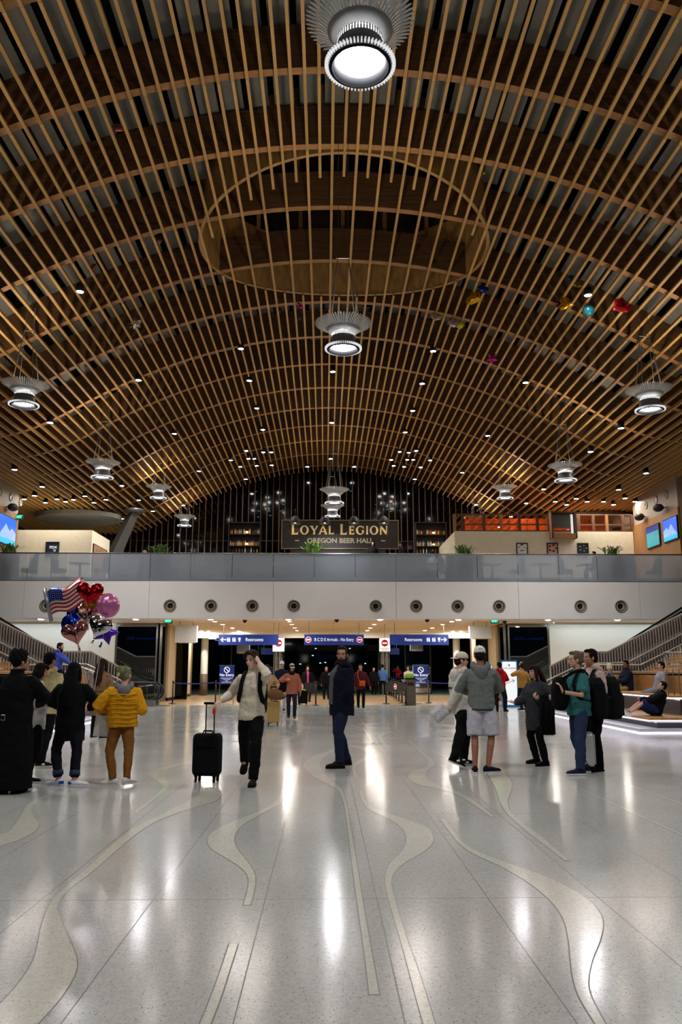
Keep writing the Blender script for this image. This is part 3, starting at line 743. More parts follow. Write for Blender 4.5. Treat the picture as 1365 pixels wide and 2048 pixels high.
# bar counter under the sign
bc = thing('bar_counter', 'dark back bar counter with studded top under the beer hall sign', 'counter', (XA + 0.4, YS - 0.6, ZF))
MB().box((-0.4, 0, 0.55), (11.4, 0.6, 1.1)).build('counter_body', M_BLACK, bc)
MB().box((-0.4, -0.02, 1.12), (11.5, 0.7, 0.05)).build('counter_top', M_DKWOOD, bc)
MB().box((0, 0.45, 1.6), (5.6, 0.1, 2.6)).build('back_panel', M_BLACK, bc)

# ---------------------------------------------------------------- rooms on the upper level
YRm = 42.0
zt = P(100, 1060, Y=YRm).z
x0, x1 = P(30, 1060, Y=YRm).x - 0.3, P(185, 1060, Y=YRm).x
rm = struct(MB().box2((x0, YRm, ZF), (x1, YRm + 3.5, zt)).build('wall_kiosk_left', M_CREAM))
def framed(name, lab, px0, py0, px1, py1, Y, art, dims=None):
    a, b = P(px0, py0, Y=Y - 0.03), P(px1, py1, Y=Y - 0.03)
    W_, H_ = b.x - a.x, a.z - b.z; H_ = max(H_, 0.01)
    o = thing(name, lab, 'picture', ((a.x + b.x) / 2, Y - 0.03, b.z))
    t = 0.05
    for c, d in (((0, 0, t / 2), (W_, 0.05, t)), ((0, 0, H_ - t / 2), (W_, 0.05, t)), ((-W_ / 2 + t / 2, 0, H_ / 2), (t, 0.05, H_)), ((W_ / 2 - t / 2, 0, H_ / 2), (t, 0.05, H_))):
        MB().box(c, d).build('frame', M_BLACK, o)
    MB().box((0, 0.012, H_ / 2), (W_ - t, 0.02, H_ - t)).build('print', art, o)
    return o, W_, H_
art1 = mat('poster_dark_teal', (30, 38, 40), 0.35, var=0.3, scale=1.5)
o, W_, H_ = framed('framed_poster', 'black framed dark PDX poster on cream kiosk wall', 92, 1083.5, 117, 1112, YRm, art1)
text('lettering', 'PDX', 0.2, (0.05, -0.005, H_ * 0.6), FRONT, M_SIGNW, o); text('lettering', '10', 0.14, (0.12, -0.005, H_ * 0.38), FRONT, M_SIGNW, o)
# picture on the receding side of the kiosk (faces +x)
a, b = P(187, 1079, X=x1 + 0.02), P(214, 1100, X=x1 + 0.02)
pic = thing('wall_picture', 'brown landscape photograph on the receding side of the cream kiosk', 'picture', (x1 + 0.03, (a.y + b.y) / 2, a.z - 2.0))
MB().box((0, 0, 0.9), (0.05, abs(b.y - a.y), 1.8)).build('frame', M_BLACK, pic)
MB().box((0.02, 0, 0.9), (0.03, abs(b.y - a.y) - 0.1, 1.7)).build('print', mat('photo_brown', (150, 110, 74), 0.4, var=0.7, scale=3, stretch=(1, 1, 3)), pic)
# right-hand room: cream low wall, orange glazing with wood frames above
zt2 = P(1100, 1063, Y=YRm).z; zt3 = P(1100, 1029, Y=YRm).z
xr0, xr1 = P(910, 1064, Y=YRm).x, 16.3
rw = struct(MB().box2((xr0, YRm, ZF), (xr1, YRm + 0.15, zt2)).build('wall_low_cream', M_CREAM))
MB().box2((xr0, YRm + 0.15, ZF), (xr0 + 0.15, YRm + 6, zt2)).build('wall_return', M_CREAM, rw)
M_ORANGE = mat('orange_wall', (204, 108, 56), 0.6, var=0.25, scale=1.2)
orw = struct(MB().box2((xr0 + 1.3, YRm + 4.2, ZF), (xr1, YRm + 4.3, zt3 + 0.55)).build('wall_orange_room', M_ORANGE))
for i in range(16):
    xx = xr0 + 1.8 + i * 0.52
    if xx < xr1: MB().box2((xx - 0.03, YRm + 4.08, ZF + 2.0), (xx + 0.03, YRm + 4.19, zt3 + 0.5)).build('wall_batten', M_WOODPANEL, orw)
M_OGLASS = glassy('amber_glass', (250, 214, 186), transp=0.8, gloss=0.2, rough=0.01)
win = thing('timber_glazing', 'wood framed strip of orange tinted glass above the cream low wall', 'window', (0, 0, 0))
mull = [910, 926, 969, 1003, 1040, 1076, 1100, 1157, 1188, 1215, 1247, 1279]
mx_ = [P(p, 1045, Y=YRm).x for p in mull]; mx_[-1] = xr1
zm = P(1100, 1049, Y=YRm).z
for a, b in zip(mx_[:-1], mx_[1:]):
    for z0_, z1_ in ((zt2, zm), (zm, zt3)):
        MB().box2((a + 0.03, YRm + 0.06, z0_ + 0.03), (b - 0.03, YRm + 0.08, z1_ - 0.03)).build('pane', M_OGLASS, win)
for i, xm in enumerate(mx_):
    wd = 0.07 if i not in (6, 7) else 0.12
    MB().box2((xm - wd, YRm, zt2), (xm + wd, YRm + 0.14, zt3)).build('mullion', M_DKWOOD if i % 3 else M_WOODPANEL, win)
for z in (zt2 + 0.03, zm, zt3):
    MB().box2((xr0, YRm + 0.01, z - 0.035), (xr1, YRm + 0.13, z + 0.035)).build('rail', M_DKWOOD, win)
ol = tag(MB().tube([(xr0 + 2, YRm + 2.6, zt2 - 0.55), (xr1 - 0.6, YRm + 2.6, zt2 - 0.55)], 0.05, 8).build('room_fill_light', emis('room_fill_light', (255, 190, 130), ROOM_FILL_E), None), 'warm tube light added unseen inside the orange room behind the low cream wall', 'lamp')  # unseen light added to brighten the orange wall
# hanging wooden frame
a, b = P(1106, 1022, Y=YRm - 0.7), P(1157, 1075, Y=YRm - 0.7)
hf = thing('wooden_box_frame', 'open wooden box frame with plank base mounted before the orange glazing', 'frame', ((a.x + b.x) / 2, YRm - 0.255, b.z))
W_, H_ = b.x - a.x, a.z - b.z
for c, d in (((-W_ / 2, 0, H_ / 2), (0.08, 0.5, H_)), ((W_ / 2, 0, H_ / 2), (0.08, 0.5, H_)), ((0, 0, H_), (W_ + 0.08, 0.5, 0.07))):
    MB().box(c, d).build('frame_member', M_DKWOOD, hf)
MB().box((0, -0.1, 0.12), (W_, 0.3, 0.26)).build('plank_base', M_WOODPANEL, hf)
MB().box((0, 0.2, H_ - 0.42), (W_ - 0.1, 0.02, 0.75)).build('grey_panel', M_DECK, hf)
MB().box((W_ / 2 - 0.16, -0.05, H_ * 0.55), (0.12, 0.04, H_ * 0.75)).build('white_tag', M_SIGNW, hf)
for (pa, qa, pb, qb, lab, c1, c2) in ((1033, 1086, 1057, 1112, 'black framed white shirt picture on the low cream wall', (226, 220, 208), (40, 40, 40)), (1094, 1086, 1118, 1112, 'black framed rose and brown patterned print on the low cream wall', (196, 150, 122), (70, 36, 28)), (1155, 1086, 1179, 1112, 'black framed dark print with pale crest on the low cream wall', (24, 26, 26), (170, 176, 170))):
    o, W_, H_ = framed('framed_print', lab, pa, qa, pb, qb, YRm, mat('art_' + lab[13:19], c1, 0.5, var=0.25 if c1[0] > 100 else 0.1, scale=5))
    mk = mat('artmark_' + lab[13:19], c2, 0.5, var=0.05)
    if c1[0] == 226:
        MB().prism([(-0.1, H_ * .9), (0.1, H_ * .9), (0, H_ * .78)], lambda u, v, w_: Vector((u, w_, v)), -0.01, 0.002).build('collar_mark', mk, o)
        for s_ in (-1, 1): MB().box((s_ * .14, -0.003, H_ * .66), (0.06, 0.012, 0.05)).build('button_mark', mk, o)
        MB().box((0, -0.003, H_ * .42), (0.2, 0.012, 0.03)).build('script_mark', mk, o)
    else:
        for i in range(5):
            an = i * 1.26; MB().ell((0.18 * math.cos(an), 0.0, H_ * .6 + 0.16 * math.sin(an)), (0.07, 0.012, 0.05) if c1[0] > 100 else (0.05, 0.012, 0.02)).build('printed_mark', mk, o, True)

# side walls of the upper level with screens
for side, Xw, near, far in ((1, 16.38, YF + 0.3, 42.0), (-1, -15.35, YF + 0.3, 40.0)):
    wl = struct(MB().box2((Xw, near, ZF), (Xw + side * 0.3, far, 10.6)).build('wall_right' if side > 0 else 'wall_left', mat('greige_wall', (160, 144, 124), 0.6, var=0.03, scale=2)))
    zw0 = 7.0
    xi = Xw - side * 0.06
    # sloping-top wood panel (the top rail follows the wall, level in space)
    MB().box2((xi, near - 0.05, ZF), (Xw, far, 8.95 if side > 0 else 9.1)).build('wood_panel', M_WOODPANEL, wl)
    tvs = ((40.15, 38.55, 0), (38.1, 36.5, 1)) if side > 0 else ((39.6, 37.4, 1),)
    for ya, yb, kind in tvs:
        zt_, zb_ = (8.55, 7.45) if side > 0 else (8.75, 7.35)
        cy = (ya + yb) / 2; wy = abs(ya - yb)
        tv = thing('television', ('wall screen showing a teal sports field on the oak panel' if kind == 0 else 'wall screen showing a snowy mountain under blue sky on the ' + ('oak panel beside round vents' if side > 0 else 'panel by the cream kiosk')), 'television', (xi - side * 0.04, cy, zb_))
        MB().box((0, 0, (zt_ - zb_) / 2), (0.07, wy, zt_ - zb_)).build('bezel', M_BLACK, tv)
        sx = -side * 0.038
        def scr(y0_, y1_, z0_, z1_, mt): MB().box2((sx - 0.002, y0_, z0_), (sx + 0.002, y1_, z1_)).build('screen_image', mt, tv)
        H2 = zt_ - zb_; hw = wy / 2 - 0.05
        if kind == 0:
            scr(-hw, hw, 0.05, H2 * 0.7, mat('scr_teal', (30, 130, 140), 0.3, var=0.2, scale=2, emit=0.8)); scr(-hw, hw, H2 * 0.7, H2 - 0.05, mat('scr_navy', (30, 50, 120), 0.3, var=0.5, scale=9, emit=0.7))
        else:
            scr(-hw, hw, H2 * 0.22, H2 - 0.05, mat('scr_sky', (30, 86, 220), 0.3, var=0.2, scale=1, emit=1.0)); scr(-hw, hw, 0.05, H2 * 0.22, mat('scr_cyan', (20, 150, 220), 0.3, var=0.1, emit=1.0))
            mtp = [(-hw, H2 * .22), (hw, H2 * .22), (hw, H2 * .5), (hw * .5, H2 * .62), (hw * .25, H2 * .5), (-hw * .2, H2 * .72), (-hw * .6, H2 * .45)]
            MB().prism(mtp, lambda u, v, w_: Vector((sx - side * 0.003 + w_, u, v)), -0.002, 0.002).build('screen_mountain', mat('scr_snow', (120, 150, 210), 0.3, var=0.4, scale=5, emit=0.9), tv)
    for i in range(3):
        yv = near + 1.15 + i * 1.25
        o = thing('round_vent', 'round grey vent in the beige side wall above the screens', 'vent', (Xw - side * 0.01, yv, 9.75), 0, 'round vents in the beige side walls')
        ax = Matrix.Rotation(-side * math.pi / 2, 3, 'Y')
        b_ = MB().lathe([(0.2, 0), (0.2, 0.02), (0.15, 0.03), (0.12, 0.0)], 24); b_.v = [tuple(ax @ Vector(v)) for v in b_.v]; b_.build('ring', M_NOZ, o, True)
        b_ = MB().lathe([(0.125, 0.004), (0.001, 0.004)], 24); b_.v = [tuple(ax @ Vector(v)) for v in b_.v]; b_.build('grille', M_GREYMETAL, o)
    for i in range(2 if side > 0 else 1):
        yv = (38.0, 40.4)[i] if side > 0 else 38.5
        o = thing('loudspeaker', 'black rounded loudspeaker above the %s' % (('snowy mountain screen by the round vents', 'teal sports screen')[i] if side > 0 else 'mountain screen by the cream kiosk'), 'loudspeaker', (Xw - side * 0.32, yv, 9.05))
        MB().ell((0, 0, 0.12), (0.24, 0.34, 0.19)).build('cabinet', M_BLACK, o, True)
        MB().tube([(0, 0, 0.15), (side * 0.315, 0, 0.15)], 0.03, 6).build('bracket', M_BLACK, o)

# slanted steel post and oval plate under the ceiling valley
for (pa, pb, Yp, lab) in (((268, 1026), (228, 1110), 46.6, 'slanted grey steel post rising behind the glass balustrade'),):
    a = P(*pa, Y=Yp); b = P(*pb, Y=Yp); d = (b - a).normalized(); b = a + d * ((a.z - ZF) / -d.z)
    o = thing('steel_post', lab, 'post', (b.x, Yp, ZF))
    tp = Vector((a.x - b.x, 0, a.z - ZF))
    MB().tube([(0, 0, 0), tp * 0.5, tp], [0.24, 0.42, 0.3], 4, hint=(0, 1, 0)).build('shaft', M_GREYMETAL, o)
    MB().lathe([(0.001, 0), (0.5, 0), (0.62, 0.12), (0.62, 0.2), (0.001, 0.2)], 32, c=tp).build('capital', M_GREYMETAL, o, True)
    MB().lathe([(0.06, 0.0), (0.001, 0.0)], 12).build('bolt_plate', M_BLACK, o)
for px, py, Yp, rx, lab in ((160, 1022, 46.5, 2.4, 'large dark grey oval ceiling plate above the cream kiosk'), (1185, 1022, 46.5, 2.4, 'large grey oval ceiling plate above the orange glazing')):
    p = P(px, py, Y=Yp)
    b_ = MB(); n = 48
    b_.rings([[Vector((rx * math.cos(2 * math.pi * k / n), 2.0 * math.sin(2 * math.pi * k / n), z)) for k in range(n)] for z in (0, 0.25)], True)
    tag(b_.build('ceiling_plate', M_DECK, None, loc=(p.x, Yp, zc(p.x) - 0.42)), lab, 'plate')

# ---------------------------------------------------------------- plants, seats and tables along the balustrade
M_LEAF = mat('plant_leaf', (92, 128, 44), 0.5, var=0.4, scale=8)
M_POT = mat('planter_dark', (58, 56, 54), 0.6, var=0.1)
def plant(px, lab, n=46, h=0.62, spread=0.6):
    p = P(px, 1100, Y=YF + 0.55)
    o = thing('potted_plant', lab, 'plant', (p.x, YF + 0.62, ZF))
    MB().box((0, 0, 0.52), (0.9, 0.3, 1.04)).build('planter', M_POT, o)
    for i in range(n):
        a = random.uniform(0, 2 * math.pi); l = h * random.uniform(0.6, 1.1); sp = spread * random.uniform(0.3, 1.1); x0_ = random.uniform(-0.3, 0.3)
        pts = [Vector((x0_, 0, 1.02)), Vector((x0_ + 0.3 * sp * math.cos(a), 0.3 * sp * math.sin(a) * 0.5, 1.02 + 0.55 * l)), Vector((x0_ + 0.75 * sp * math.cos(a), 0.5 * sp * math.sin(a) * 0.6, 1.02 + 0.82 * l)), Vector((x0_ + 1.1 * sp * math.cos(a), 0.7 * sp * math.sin(a) * 0.6, 1.02 + 0.72 * l))]
        MB().tube(pts, [0.012, 0.034, 0.026, 0.003], 4, flat=0.15, hint=(math.cos(a + 1.57), math.sin(a + 1.57), 0)).build('leaf', M_LEAF, o)
plant(17, 'green leafy plant in planter beside the mountain screen'); plant(320, 'bushy green plant in planter beside two diners behind the glass')
plant(625, 'spiky light green plant in planter below the beer hall sign', 50, 0.75); plant(930, 'green plant in planter at the end of the cream low wall'); plant(1225, 'dark green plant in planter near the teal screen')
M_SEAT = mat('seat_grey', (30, 31, 34), 0.8, var=0.1)
ch0 = None
for px, rz in ((116, 90), (205, -90), (428, -90), (519, 90), (820, -90), (893, 90), (1036, -90), (1129, 90), (1310, -90), (60, -90)):
    p = P(px, 1140, Y=37.5)
    if ch0 is None:
        ch0 = thing('lounge_chair', 'dark high-backed lounge chair behind the frosted balustrade', 'chair', (p.x, 37.5, ZF), math.radians(rz), 'high-backed chairs behind the balustrade')
        bk = []
        for i in range(9):
            a = math.radians(-80 + 160 * i / 8); bk.append((0.36 * math.sin(a), 0.36 * math.cos(a) * 0.7))
        rs = []
        for x_, y_ in bk:
            hh = 1.22 - 0.35 * abs(x_ / 0.36) ** 2.5
            rs.append([Vector((x_, y_, 0.3)), Vector((x_ * 1.12, y_ * 1.12 + 0.02, 0.3)), Vector((x_ * 1.1, y_ * 1.1 + 0.08, hh)), Vector((x_, y_ + 0.06, hh))])
        MB().rings(rs, True).build('backrest', M_SEAT, ch0, True)
        MB().box((0, -0.02, 0.4), (0.62, 0.56, 0.16)).build('seat', M_SEAT, ch0)
        for sx_ in (-1, 1):
            for sy_ in (-1, 1): MB().tube([(sx_ * 0.24, sy_ * 0.2, 0.34), (sx_ * 0.28, sy_ * 0.24, 0)], [0.022, 0.014], 6).build('leg', M_BLACK, ch0)
    else: clone(ch0, (p.x, 37.5, ZF), math.radians(rz))
tb0 = None
for px in (160, 258, 388, 866, 985, 1082, 1175, 560, 740):
    p = P(px, 1140, Y=37.6)
    if tb0 is None:
        tb0 = thing('cafe_table', 'square cafe table with pedestal behind the frosted balustrade', 'table', (p.x, 37.6, ZF), 0, 'cafe tables behind the balustrade')
        MB().box((0, 0, 0.74), (0.85, 0.75, 0.04)).build('table_top', M_DKWOOD, tb0); MB().tube([(0, 0, 0.02), (0, 0, 0.73)], 0.05, 8).build('pedestal', M_BLACK, tb0); MB().lathe([(0.001, 0), (0.28, 0), (0.28, 0.02), (0.001, 0.03)], 20).build('base', M_BLACK, tb0)
    else: clone(tb0, (p.x, 37.6, ZF))
bn0 = None
for px, W_ in ((317, 1.25), (625, 1.2), (930, 1.3), (1232, 1.35)):
    p = P(px, 1140, Y=38.0)
    o = thing('booth_bench', 'broad dark upholstered booth back behind the frosted balustrade', 'bench', (p.x, 38.0, ZF), 0, 'booth benches behind the balustrade')
    MB().box((0, 0, 0.62), (W_ * 1.35, 0.25, 1.2)).build('backrest', M_SEAT, o); MB().box((0, 0.35, 0.3), (W_ * 1.35, 0.6, 0.3)).build('seat', M_SEAT, o)

# exit signs
M_EXIT = mat('exit_green', (16, 60, 44), 0.5, var=0.05, emit=0.4)
M_EXITL = emis('exit_letters', (60, 255, 170), 3.0)
def exit_sign(p, lab, w_=0.36, rz=0):
    o = thing('exit_sign', lab, 'exit sign', p, rz)
    MB().box((0, 0, 0), (w_, 0.05, w_ * 0.62)).build('housing', M_EXIT, o)
    text('lettering', 'EXIT', w_ * 0.42, (0, -0.03, -0.005), FRONT, M_EXITL, o, offset=0.006, sx=0.95)
    MB().tube([(0, 0, w_ * 0.3), (0, 0, w_ * 0.3 + 0.12)], 0.012, 6).build('hanger', M_DARK, o)
p = P(337, 1242, Y=37.2); exit_sign(p, 'green lit EXIT sign hung beside the left-arrow restroom sign portal')
p = P(990, 1242, Y=37.2); exit_sign(p, 'green lit EXIT sign hung beside the white board with blue frame')
p = P(37, 1034, Y=39.8); exit_sign(p, 'green lit EXIT sign beside the round vents on the upper level', 0.45)

# ================================================================ below the gallery
def mir(x, sgn): return x if sgn > 0 else 2 * XA - x
M_WALLW = mat('white_wall', (228, 230, 224), 0.45, var=0.015, scale=1)
M_DGLASS = glassy('dark_glass', (120, 150, 150), transp=0.5, gloss=0.3, rough=0.01)
M_CONC = mat('concrete', (150, 148, 140), 0.7, var=0.12, scale=2, stretch=(3, 3, 0.5))
M_BROWN = mat('brown_post', (98, 84, 68), 0.5, var=0.06)
YW = 39.7
for sgn, nm in ((1, 'wall_under_gallery_right'), (-1, 'wall_under_gallery_left')):
    xe = mir(10.95, sgn)
    struct(MB().box2((min(xe, mir(22, sgn)), YW, 0), (max(xe, mir(22, sgn)), YW + 0.15, ZB)).build(nm, M_WALLW))
    # storefront glazing
    xs0, xs1 = mir(8.95, sgn), mir(10.9, sgn); a, b = min(xs0, xs1), max(xs0, xs1)
    wn = struct(MB().box2((a, YW + 0.04, 0.1), (b, YW + 0.06, ZB - 0.08)).build('window_1', M_DGLASS))
    for x in (a, b): MB().box2((x - 0.04, YW, 0), (x + 0.04, YW + 0.12, ZB)).build('window_frame', M_STEEL, wn)
    MB().box2((a, YW, ZB - 0.12), (b, YW + 0.12, ZB)).build('window_frame', M_STEEL, wn); MB().box2((a, YW, 0), (b, YW + 0.12, 0.22)).build('window_frame', M_GREYMETAL, wn)
    xm = mir(9.1, sgn)
    # mirrored glowing lettering put in for a sign's reflection in the glass
    o = text('lettering', 'Welcome to PDX', 0.2, ((a + b) / 2 + 0.15, YW + 0.5, P(300, 1276, Y=YW).z), (math.pi / 2, 0, math.pi), emis('reflected_violet', (90, 90, 230), 1.2), wn)
    o2 = text('lettering', 'Gates   Terminal', 0.17, ((a + b) / 2, YW + 0.5, P(300, 1257, Y=YW).z), (math.pi / 2, 0, math.pi), emis('reflected_dimblue', (60, 90, 170), 0.5), wn)
    for zz in (1253, 1263):
        zz = P(300, zz, Y=YW).z; xx = b - 0.35 if sgn < 0 else (a + b) / 2 + 0.2
        MB().prism([(0, 0.13), (-0.07, 0.05), (-0.02, 0.06), (-0.02, -0.1), (0.02, -0.1), (0.02, 0.06), (0.07, 0.05)], lambda u, v, w_: Vector((xx + u, w_, zz + v)), YW + 0.49, YW + 0.5).build('arrow', emis('reflected_dimblue', (60, 90, 170), 0.5), wn)
    # things behind the glass: concrete column, dark back
    cx_ = mir(9.75, sgn)
    col = tag(MB().box2((cx_ - 0.42, 41.6, 0), (cx_ + 0.42, 42.4, ZB)).build('concrete_column', M_CONC), 'broad pale concrete column behind the storefront glass beside the %s' % ('white board with blue frame' if sgn > 0 else 'escalator behind the yellow jacket'), 'column')
    struct(MB().box2((min(mir(8, sgn), mir(12, sgn)), 43.2, 0), (max(mir(8, sgn), mir(12, sgn)), 43.3, ZB)).build('wall_behind_glass', M_NIGHT))
    # glass return and wall along the passage
    xr_ = mir(8.75, sgn)
    gr = struct(MB().box2((xr_ - 0.02, YW, 0.35), (xr_ + 0.02, 41.2, ZB)).build('window_2', M_DGLASS))
    MB().box2((xr_ - 0.05, YW, 0), (xr_ + 0.05, 41.2, 0.35)).build('window_base', M_BROWN, gr)
    MB().box2((xr_ - 0.05, YW - 0.05, 0), (xr_ + 0.05, YW + 0.05, ZB)).build('window_frame', M_STEEL, gr)
    xw = mir(8.72, sgn)
    pw_ = struct(MB().box2((xw - 0.1, 41.2, 0), (xw + 0.1, 48.0, ZB)).build('wall_passage', M_BEIGE))
    MB().box2((xw - 0.12, 41.2, 0), (xw + 0.12, 48.0, 0.14)).build('baseboard', M_DARK, pw_)
    MB().box2((mir(8.85, sgn) - 0.25, 48.0, 0), (mir(8.85, sgn) + 0.25, 48.4, ZB)).build('corner_post', M_BROWN, pw_)
    # white column further in
    pxc = 407 if sgn < 0 else 916
    p = P(pxc, 1385, Y=49.5); o = thing('round_column', 'tall white column with dark base beyond the %s blue restroom sign' % ('left-arrow' if sgn < 0 else 'right-arrow'), 'column', (p.x, 49.5, 0))
    MB().lathe([(0.22, 1.25), (0.22, ZB + 0.1)], 24).build('shaft', M_WALLW, o, True); MB().lathe([(0.001, 0), (0.24, 0), (0.24, 1.25), (0.2, 1.25)], 24).build('base', M_BROWN, o, True)
    # white ceiling monitor box
    a_, b_ = (P(351, 1251, Y=38.4), P(393, 1285, Y=38.4)) if sgn < 0 else (P(940, 1252, Y=38.4), P(984, 1277, Y=38.4))
    o = thing('ceiling_monitor', 'pale grey back of a screen hung under the soffit near the %s exit sign' % ('storefront-side' if sgn < 0 else 'white-board-side'), 'monitor', ((a_.x + b_.x) / 2, 38.5, b_.z))
    W_, H_ = b_.x - a_.x, a_.z - b_.z
    MB().box((0, 0, H_ / 2), (W_, 0.18, H_)).build('casing', mat('casing_grey', (186, 186, 184), 0.4, var=0.03), o)
    MB().box((-0.0, 0.25, 0.05), (W_ * 0.75, 0.4, 0.12)).build('mount_box', M_WHITE, o)
    MB().box((-sgn * (W_ / 2 + 0.012), 0.02, H_ / 2), (0.02, 0.14, H_ * 0.96)).build('screen_edge', emis('screen_edge', (214, 214, 255), 2.5), o)
    for s_ in (-1, 1): MB().tube([(s_ * W_ * .3, 0, H_), (s_ * W_ * .3, 0, ZB - b_.z)], 0.015, 6).build('hanger', M_STEEL, o)

# header, far corridor, dark glazing at the end
hd = struct(MB().box2((-8.6, 48.3, P(670, 1276, Y=48.3).z), (9.4, 48.45, ZB)).build('trim_2', M_WHITE))
bgw = struct(MB().box2((-26, 65.9, 0), (27, 66.0, 6)).build('wall_far', mat('far_glass', (6, 16, 17), 0.06, var=0.3, scale=0.4, spec=0.5)))
struct(MB().box2((-26, 48.45, 3.9), (27, 66, 4.0)).build('ceiling_corridor', mat('corridor_ceiling', (120, 122, 118), 0.6, var=0.05)))
for i in range(14): MB().box2((-15 + i * 2.3 - 0.04, 65.75, 0), (-15 + i * 2.3 + 0.04, 65.88, 3.9)).build('mullion', M_DARK, bgw)
dg = struct(MB().box2((-5.9, 52.0, 0.06), (-2.6, 52.04, 3.3)).build('window_3', M_DGLASS)); dg2 = struct(MB().box2((3.4, 52.0, 0.06), (6.7, 52.04, 3.3)).build('window_4', M_DGLASS))
for w_, xs_ in ((dg, (-5.9, -4.2, -2.6)), (dg2, (3.4, 5.1, 6.7))):
    for x in xs_: MB().box2((x - 0.04, 51.96, 0), (x + 0.04, 52.08, 3.35)).build('window_frame', M_DARK, w_)
M_TUBE = emis('corridor_tube', (225, 245, 255), 5.0)
for px0, px1, py in ((418, 432, 1279), (448, 490, 1269), (505, 555, 1266.5), (840, 905, 1267), (868, 876, 1284)):
    a, b = P(px0, py, Z=3.86), P(px1, py, Z=3.86)
    ya_ = min(64, max(50, a.y)); a, b = P(px0, py, Y=ya_), P(px1, py, Y=ya_)
    tag(MB().box2((a.x, ya_, 3.84), (b.x, ya_ + 0.2, 3.9)).build('tube_lamp', M_TUBE), 'white tube lamp on the corridor ceiling beyond the blue signs', 'lamp', 'tube lamps of the far corridor')
for px, py, c in ((632, 1297, 0), (700, 1297, 0), (626, 1311, 0), (641, 1326, 0), (601, 1328, 0), (651, 1325, 0), (731, 1327, 0), (510, 1290, 1), (524, 1295, 1), (789, 1294, 1), (810, 1290, 1), (494, 1296, 2), (495, 1300, 2), (572, 1354, 2), (575, 1359, 2)):
    p = P(px, py, Y=65.88); col_ = ((150, 235, 255), (40, 200, 110), (90, 130, 255))[c]
    tag(MB().ell((0, 0, 0), (0.08, 0.02, 0.035), seg=8, rg=5).build('distant_lamp', emis('distant_%d' % c, col_, 1.5), None, True, loc=p), ('small %s light at the dark far glazing' % ('cyan white', 'green', 'blue')[c]), 'lamp', '%s lights at the far glazing' % ('cyan', 'green', 'blue')[c])
# grouped steel tubes
for px, lab in ((556, 'cluster of bright steel tubes behind the left-arrow restroom sign'), (771, 'cluster of bright steel tubes behind the row of black belt posts')):
    p = P(px, 1330, Y=51.6); o = thing('tube_column', lab, 'column', (p.x, 51.6, 0))
    for i in range(5): MB().tube([((i - 2) * 0.12, (i % 2) * 0.1, 0), ((i - 2) * 0.12, (i % 2) * 0.1, 3.7)], 0.045, 10).build('tube', M_WALLW if i % 2 else M_STEEL, o, True)

# ---------------------------------------------------------------- blue hanging signs
def arrow_pts(d, s=1.0):   # d=+1 points right
    return [(d * 0.13 * s, 0), (d * 0.02 * s, 0.11 * s), (d * -0.005 * s, 0.085 * s), (d * 0.06 * s, 0.018 * s), (d * -0.14 * s, 0.018 * s), (d * -0.14 * s, -0.018 * s), (d * 0.06 * s, -0.018 * s), (d * -0.005 * s, -0.085 * s), (d * 0.02 * s, -0.11 * s)]
XZ = lambda y: (lambda u, v, w_: Vector((u, y + w_, v)))
M_RED = mat('sign_red', (176, 24, 30), 0.4, var=0.04, emit=0.3)
M_LBLUE = mat('pictogram_blue', (52, 92, 176), 0.4, var=0.03, emit=0.25)
def no_entry(parent, x, y, z, r):
    b = MB(); N = 28
    def disc(r_, y_, nm, mt): MB().prism([(x + r_ * math.cos(2 * math.pi * k / N), z + r_ * math.sin(2 * math.pi * k / N)) for k in range(N)], XZ(y_), -0.004, 0.0).build(nm, mt, parent)
    disc(r, y, 'roundel', M_SIGNW); disc(r * 0.86, y - 0.004, 'red_disc', M_RED)
    MB().box((x, y - 0.010, z), (r * 1.25, 0.006, r * 0.34)).build('white_bar', M_SIGNW, parent)
def blue_sign(px0, px1, lab):
    a, b = P(px0, 1269, Y=39), P(px1, 1290, Y=39); W_, H_ = b.x - a.x, a.z - b.z
    o = thing('hanging_sign', lab, 'sign', ((a.x + b.x) / 2, 39, b.z))
    MB().box((0, 0, H_ / 2), (W_, 0.12, H_)).build('panel', M_BLUE, o)
    for s_ in (-1, 1): MB().tube([(s_ * W_ * .42, 0, H_), (s_ * W_ * .42, 0, ZB - b.z)], 0.015, 6).build('hanger', M_STEEL, o)
    return o, W_, H_
def pict(o, x, z, kind):
    MB().box((x, -0.064, z), (0.17, 0.008, 0.22)).build('pictogram_field', M_LBLUE, o)
    if kind < 2:
        for s_ in (-1, 1):
            MB().ell((x + s_ * 0.045, -0.07, z + 0.075), (0.02, 0.006, 0.02)).build('pictogram_head', M_SIGNW, o, True)
            MB().prism([(x + s_ * 0.045 - 0.03, z + 0.045), (x + s_ * 0.045 + 0.03, z + 0.045), (x + s_ * 0.045 + (0.035 if s_ > 0 else 0.018), z - 0.09), (x + s_ * 0.045 - (0.035 if s_ > 0 else 0.018), z - 0.09)], XZ(-0.07), -0.004, 0.0).build('pictogram_figure', M_SIGNW, o)
    else:
        MB().prism([(x - 0.05, z + 0.09), (x + 0.05, z + 0.09), (x + 0.05, z + 0.02), (x + 0.02, z - 0.03), (x + 0.02, z - 0.09), (x - 0.02, z - 0.09), (x - 0.02, z - 0.03), (x - 0.05, z + 0.02)], XZ(-0.07), -0.004, 0.0).build('pictogram_figure', M_SIGNW, o)
o, W_, H_ = blue_sign(438, 557, 'blue hanging sign with left arrow, pictograms and word Restrooms')
MB().prism([(u - W_ / 2 + 0.22, v + H_ / 2) for u, v in arrow_pts(-1)], XZ(-0.062), -0.004, 0).build('arrow', M_SIGNW, o)
for i, k_ in enumerate((0, 1, 2)): pict(o, -W_ / 2 + 0.47 + 0.26 * i, H_ / 2, k_)
